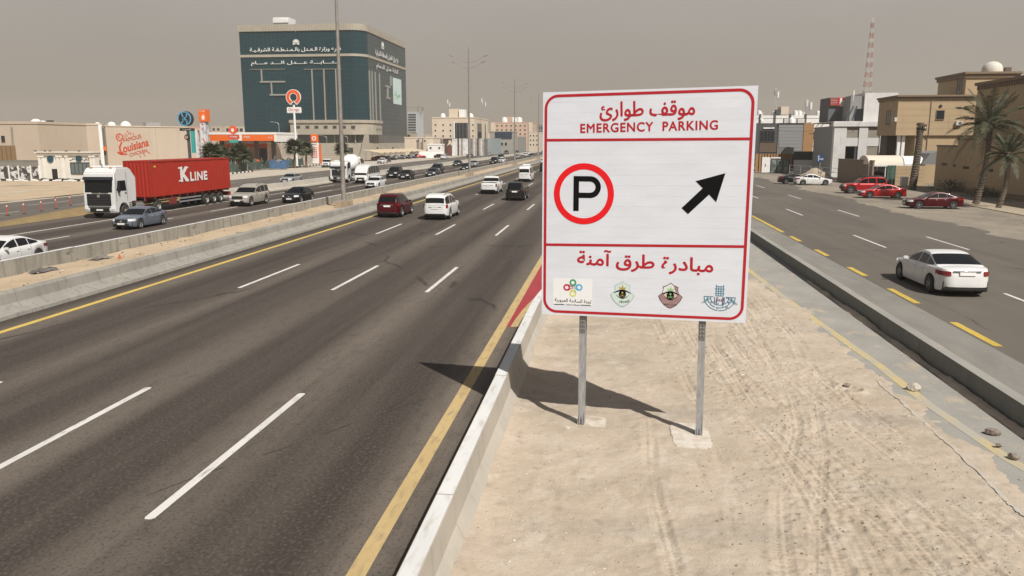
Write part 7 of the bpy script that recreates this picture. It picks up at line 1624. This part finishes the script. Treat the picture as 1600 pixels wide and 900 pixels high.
def fan_palm(label,x,y,h,rad,seed):
    r=thing('fan_palm',label,'palm tree',(x,y,0)); trunk((0,0,0),(.1,0,h),.24,.17,r,14,.05); R=random.Random(seed); pr=[]
    for i in range(30):
        tier=i/30; a=i*2.4; up=radians(75-120*tier)
        if len(pr)<6 or 0:
            mb=MB(); nl=13
            for j in range(nl):
                b=(j/(nl-1)-.5)*radians(230); L_=rad*.62*(1-.25*abs(b)/2); c0=Vector((rad*.45,0,0)); d=Vector((cos(b),sin(b),-.12-.25*R.random())); nrm=Vector((-sin(b),cos(b),0))*.045*rad
                mb.quad(c0-nrm*.3,c0+nrm*.3,c0+d*L_*.6+nrm*1.3,c0+d*L_+Vector((0,0,-.1)),c0+d*L_*.6-nrm*1.3)
            mb.tube((0,0,0),(rad*.46,0,0),.02,k=4); f=mb.build('fan_leaf',LEAF,r,fix=False); pr.append(f)
        else: f=bpy.data.objects.new('fan_leaf',pr[i%6].data); col.objects.link(f); f.parent=r
        if tier>.85: pass
        f.location=(.1,0,h); f.rotation_euler=(R.uniform(-.4,.4),-up,a)
    MB().lathe([(0,.1),(.22,0),(.32,-.5),(.22,-1.1),(0,-1.1)],k=9).build('dead_skirt',LEAF2,r,(.1,0,h-.1))
    return r
for px_,py_,Y,rad,l in ((331,238,128,2.3,'fan palm just above the rear end of the red container'),(342,239,150,2.2,'fan palm left in the pair before the station shop'),(373,239,150,2.6,'bushy fan palm in front of the station canopy centre'),(383,246,158,1.8,'smaller fan palm tucked right of the bushy one'),(459,229,172,2.4,'fan palm under the tall orange ring sign'),(477,232,176,2.2,'fan palm left of the orange totem'),(533,232,196,2.2,'fan palm left of the nearest street lamp, before the stone podium')):
    c=at(px_,py_,Y); fan_palm(l,c.x,Y,c.z-.2,rad,int(px_))
def bush(label,x,y,r,h,seed,m=LEAF):
    R=random.Random(seed); mb=MB(); t=thing('shrub',label,'shrub',(x,y,0))
    for i in range(700):
        u=R.uniform(0,2*pi); k=R.random()**.4; ph=R.uniform(0,pi/2); c=Vector((cos(u)*cos(ph)*r*k,sin(u)*cos(ph)*r*k*.8,sin(ph)*h*k*(.8+.4*R.random()))); d=Vector((R.uniform(-1,1),R.uniform(-1,1),R.uniform(-.3,1))).normalized()*.16; e=d.orthogonal().normalized()*.06
        mb.quad(c-e,c+d*.5-e*1.2,c+d,c+d*.5+e*1.2)
    mb.build('foliage',m,t,fix=False); 
    for i in range(5): a=i*1.3; MB().tube((0,0,0),(cos(a)*r*.5,sin(a)*r*.5,h*.6),.03,.01,5).build('stem',TR,t)
bush('low dark shrub at the foot of the high tan wall, near the dead palm',39.6,100,2.6,1.3,1); bush('second low shrub under the high tan wall, behind the burgundy sedan',39.4,91,2.2,1.0,2)
bush('small green shrub at the right edge by the short date palm',37.2,75.2,.9,.5,3)
# pale kerb rubble at the right edge
c=gp(1560,347)
o=scatter('kerb_rubble',160,lambda R:(29.6+R.rand()*5,60.5+R.randn()*.45),lambda R:.05+.16*R.rand()**2,RK1,lambda x,y:.0,31)
o=scatter('lot_gravel',1200,lambda R:(24.8+R.rand()*11,55+R.rand()*60),lambda R:.02+.05*R.rand()**2,mat('gravel_tan',(.30,.26,.2),.95),lambda x,y:-.01,32)
# paving strip before the high wall
strip('brick_paving',32.5,41,62,84,-.004,mat('paving_tan',(.33,.27,.2),.9,var=.2,vscale=6,bump=.5,bscale=14))
m=MB()
for i in range(60):
    for j in range(3): m.box(32.6+j*.42,32.6+j*.42+.4,62+i*.36,62+i*.36+.34,-.003,.06)
m.build('paving_block',mat('paving_block_tan',(.36,.30,.22),.9,var=.25,vscale=4),None)['kind']='structure'
# ============================================================ HAZE
HZ=bpy.data.materials.new('dust_haze'); HZ.use_nodes=True; t=HZ.node_tree; t.nodes.clear(); v=N(t,'ShaderNodeVolumePrincipled'); v.inputs['Color'].default_value=(.85,.82,.78,1); v.inputs['Density'].default_value=.0003; v.inputs['Anisotropy'].default_value=.3
oo=N(t,'ShaderNodeOutputMaterial'); L(t,v.outputs[0],oo.inputs['Volume'])
o=MB().box(-1450,1450,-250,1450,-1.1,72).build('haze',HZ,None); o['kind']='stuff'
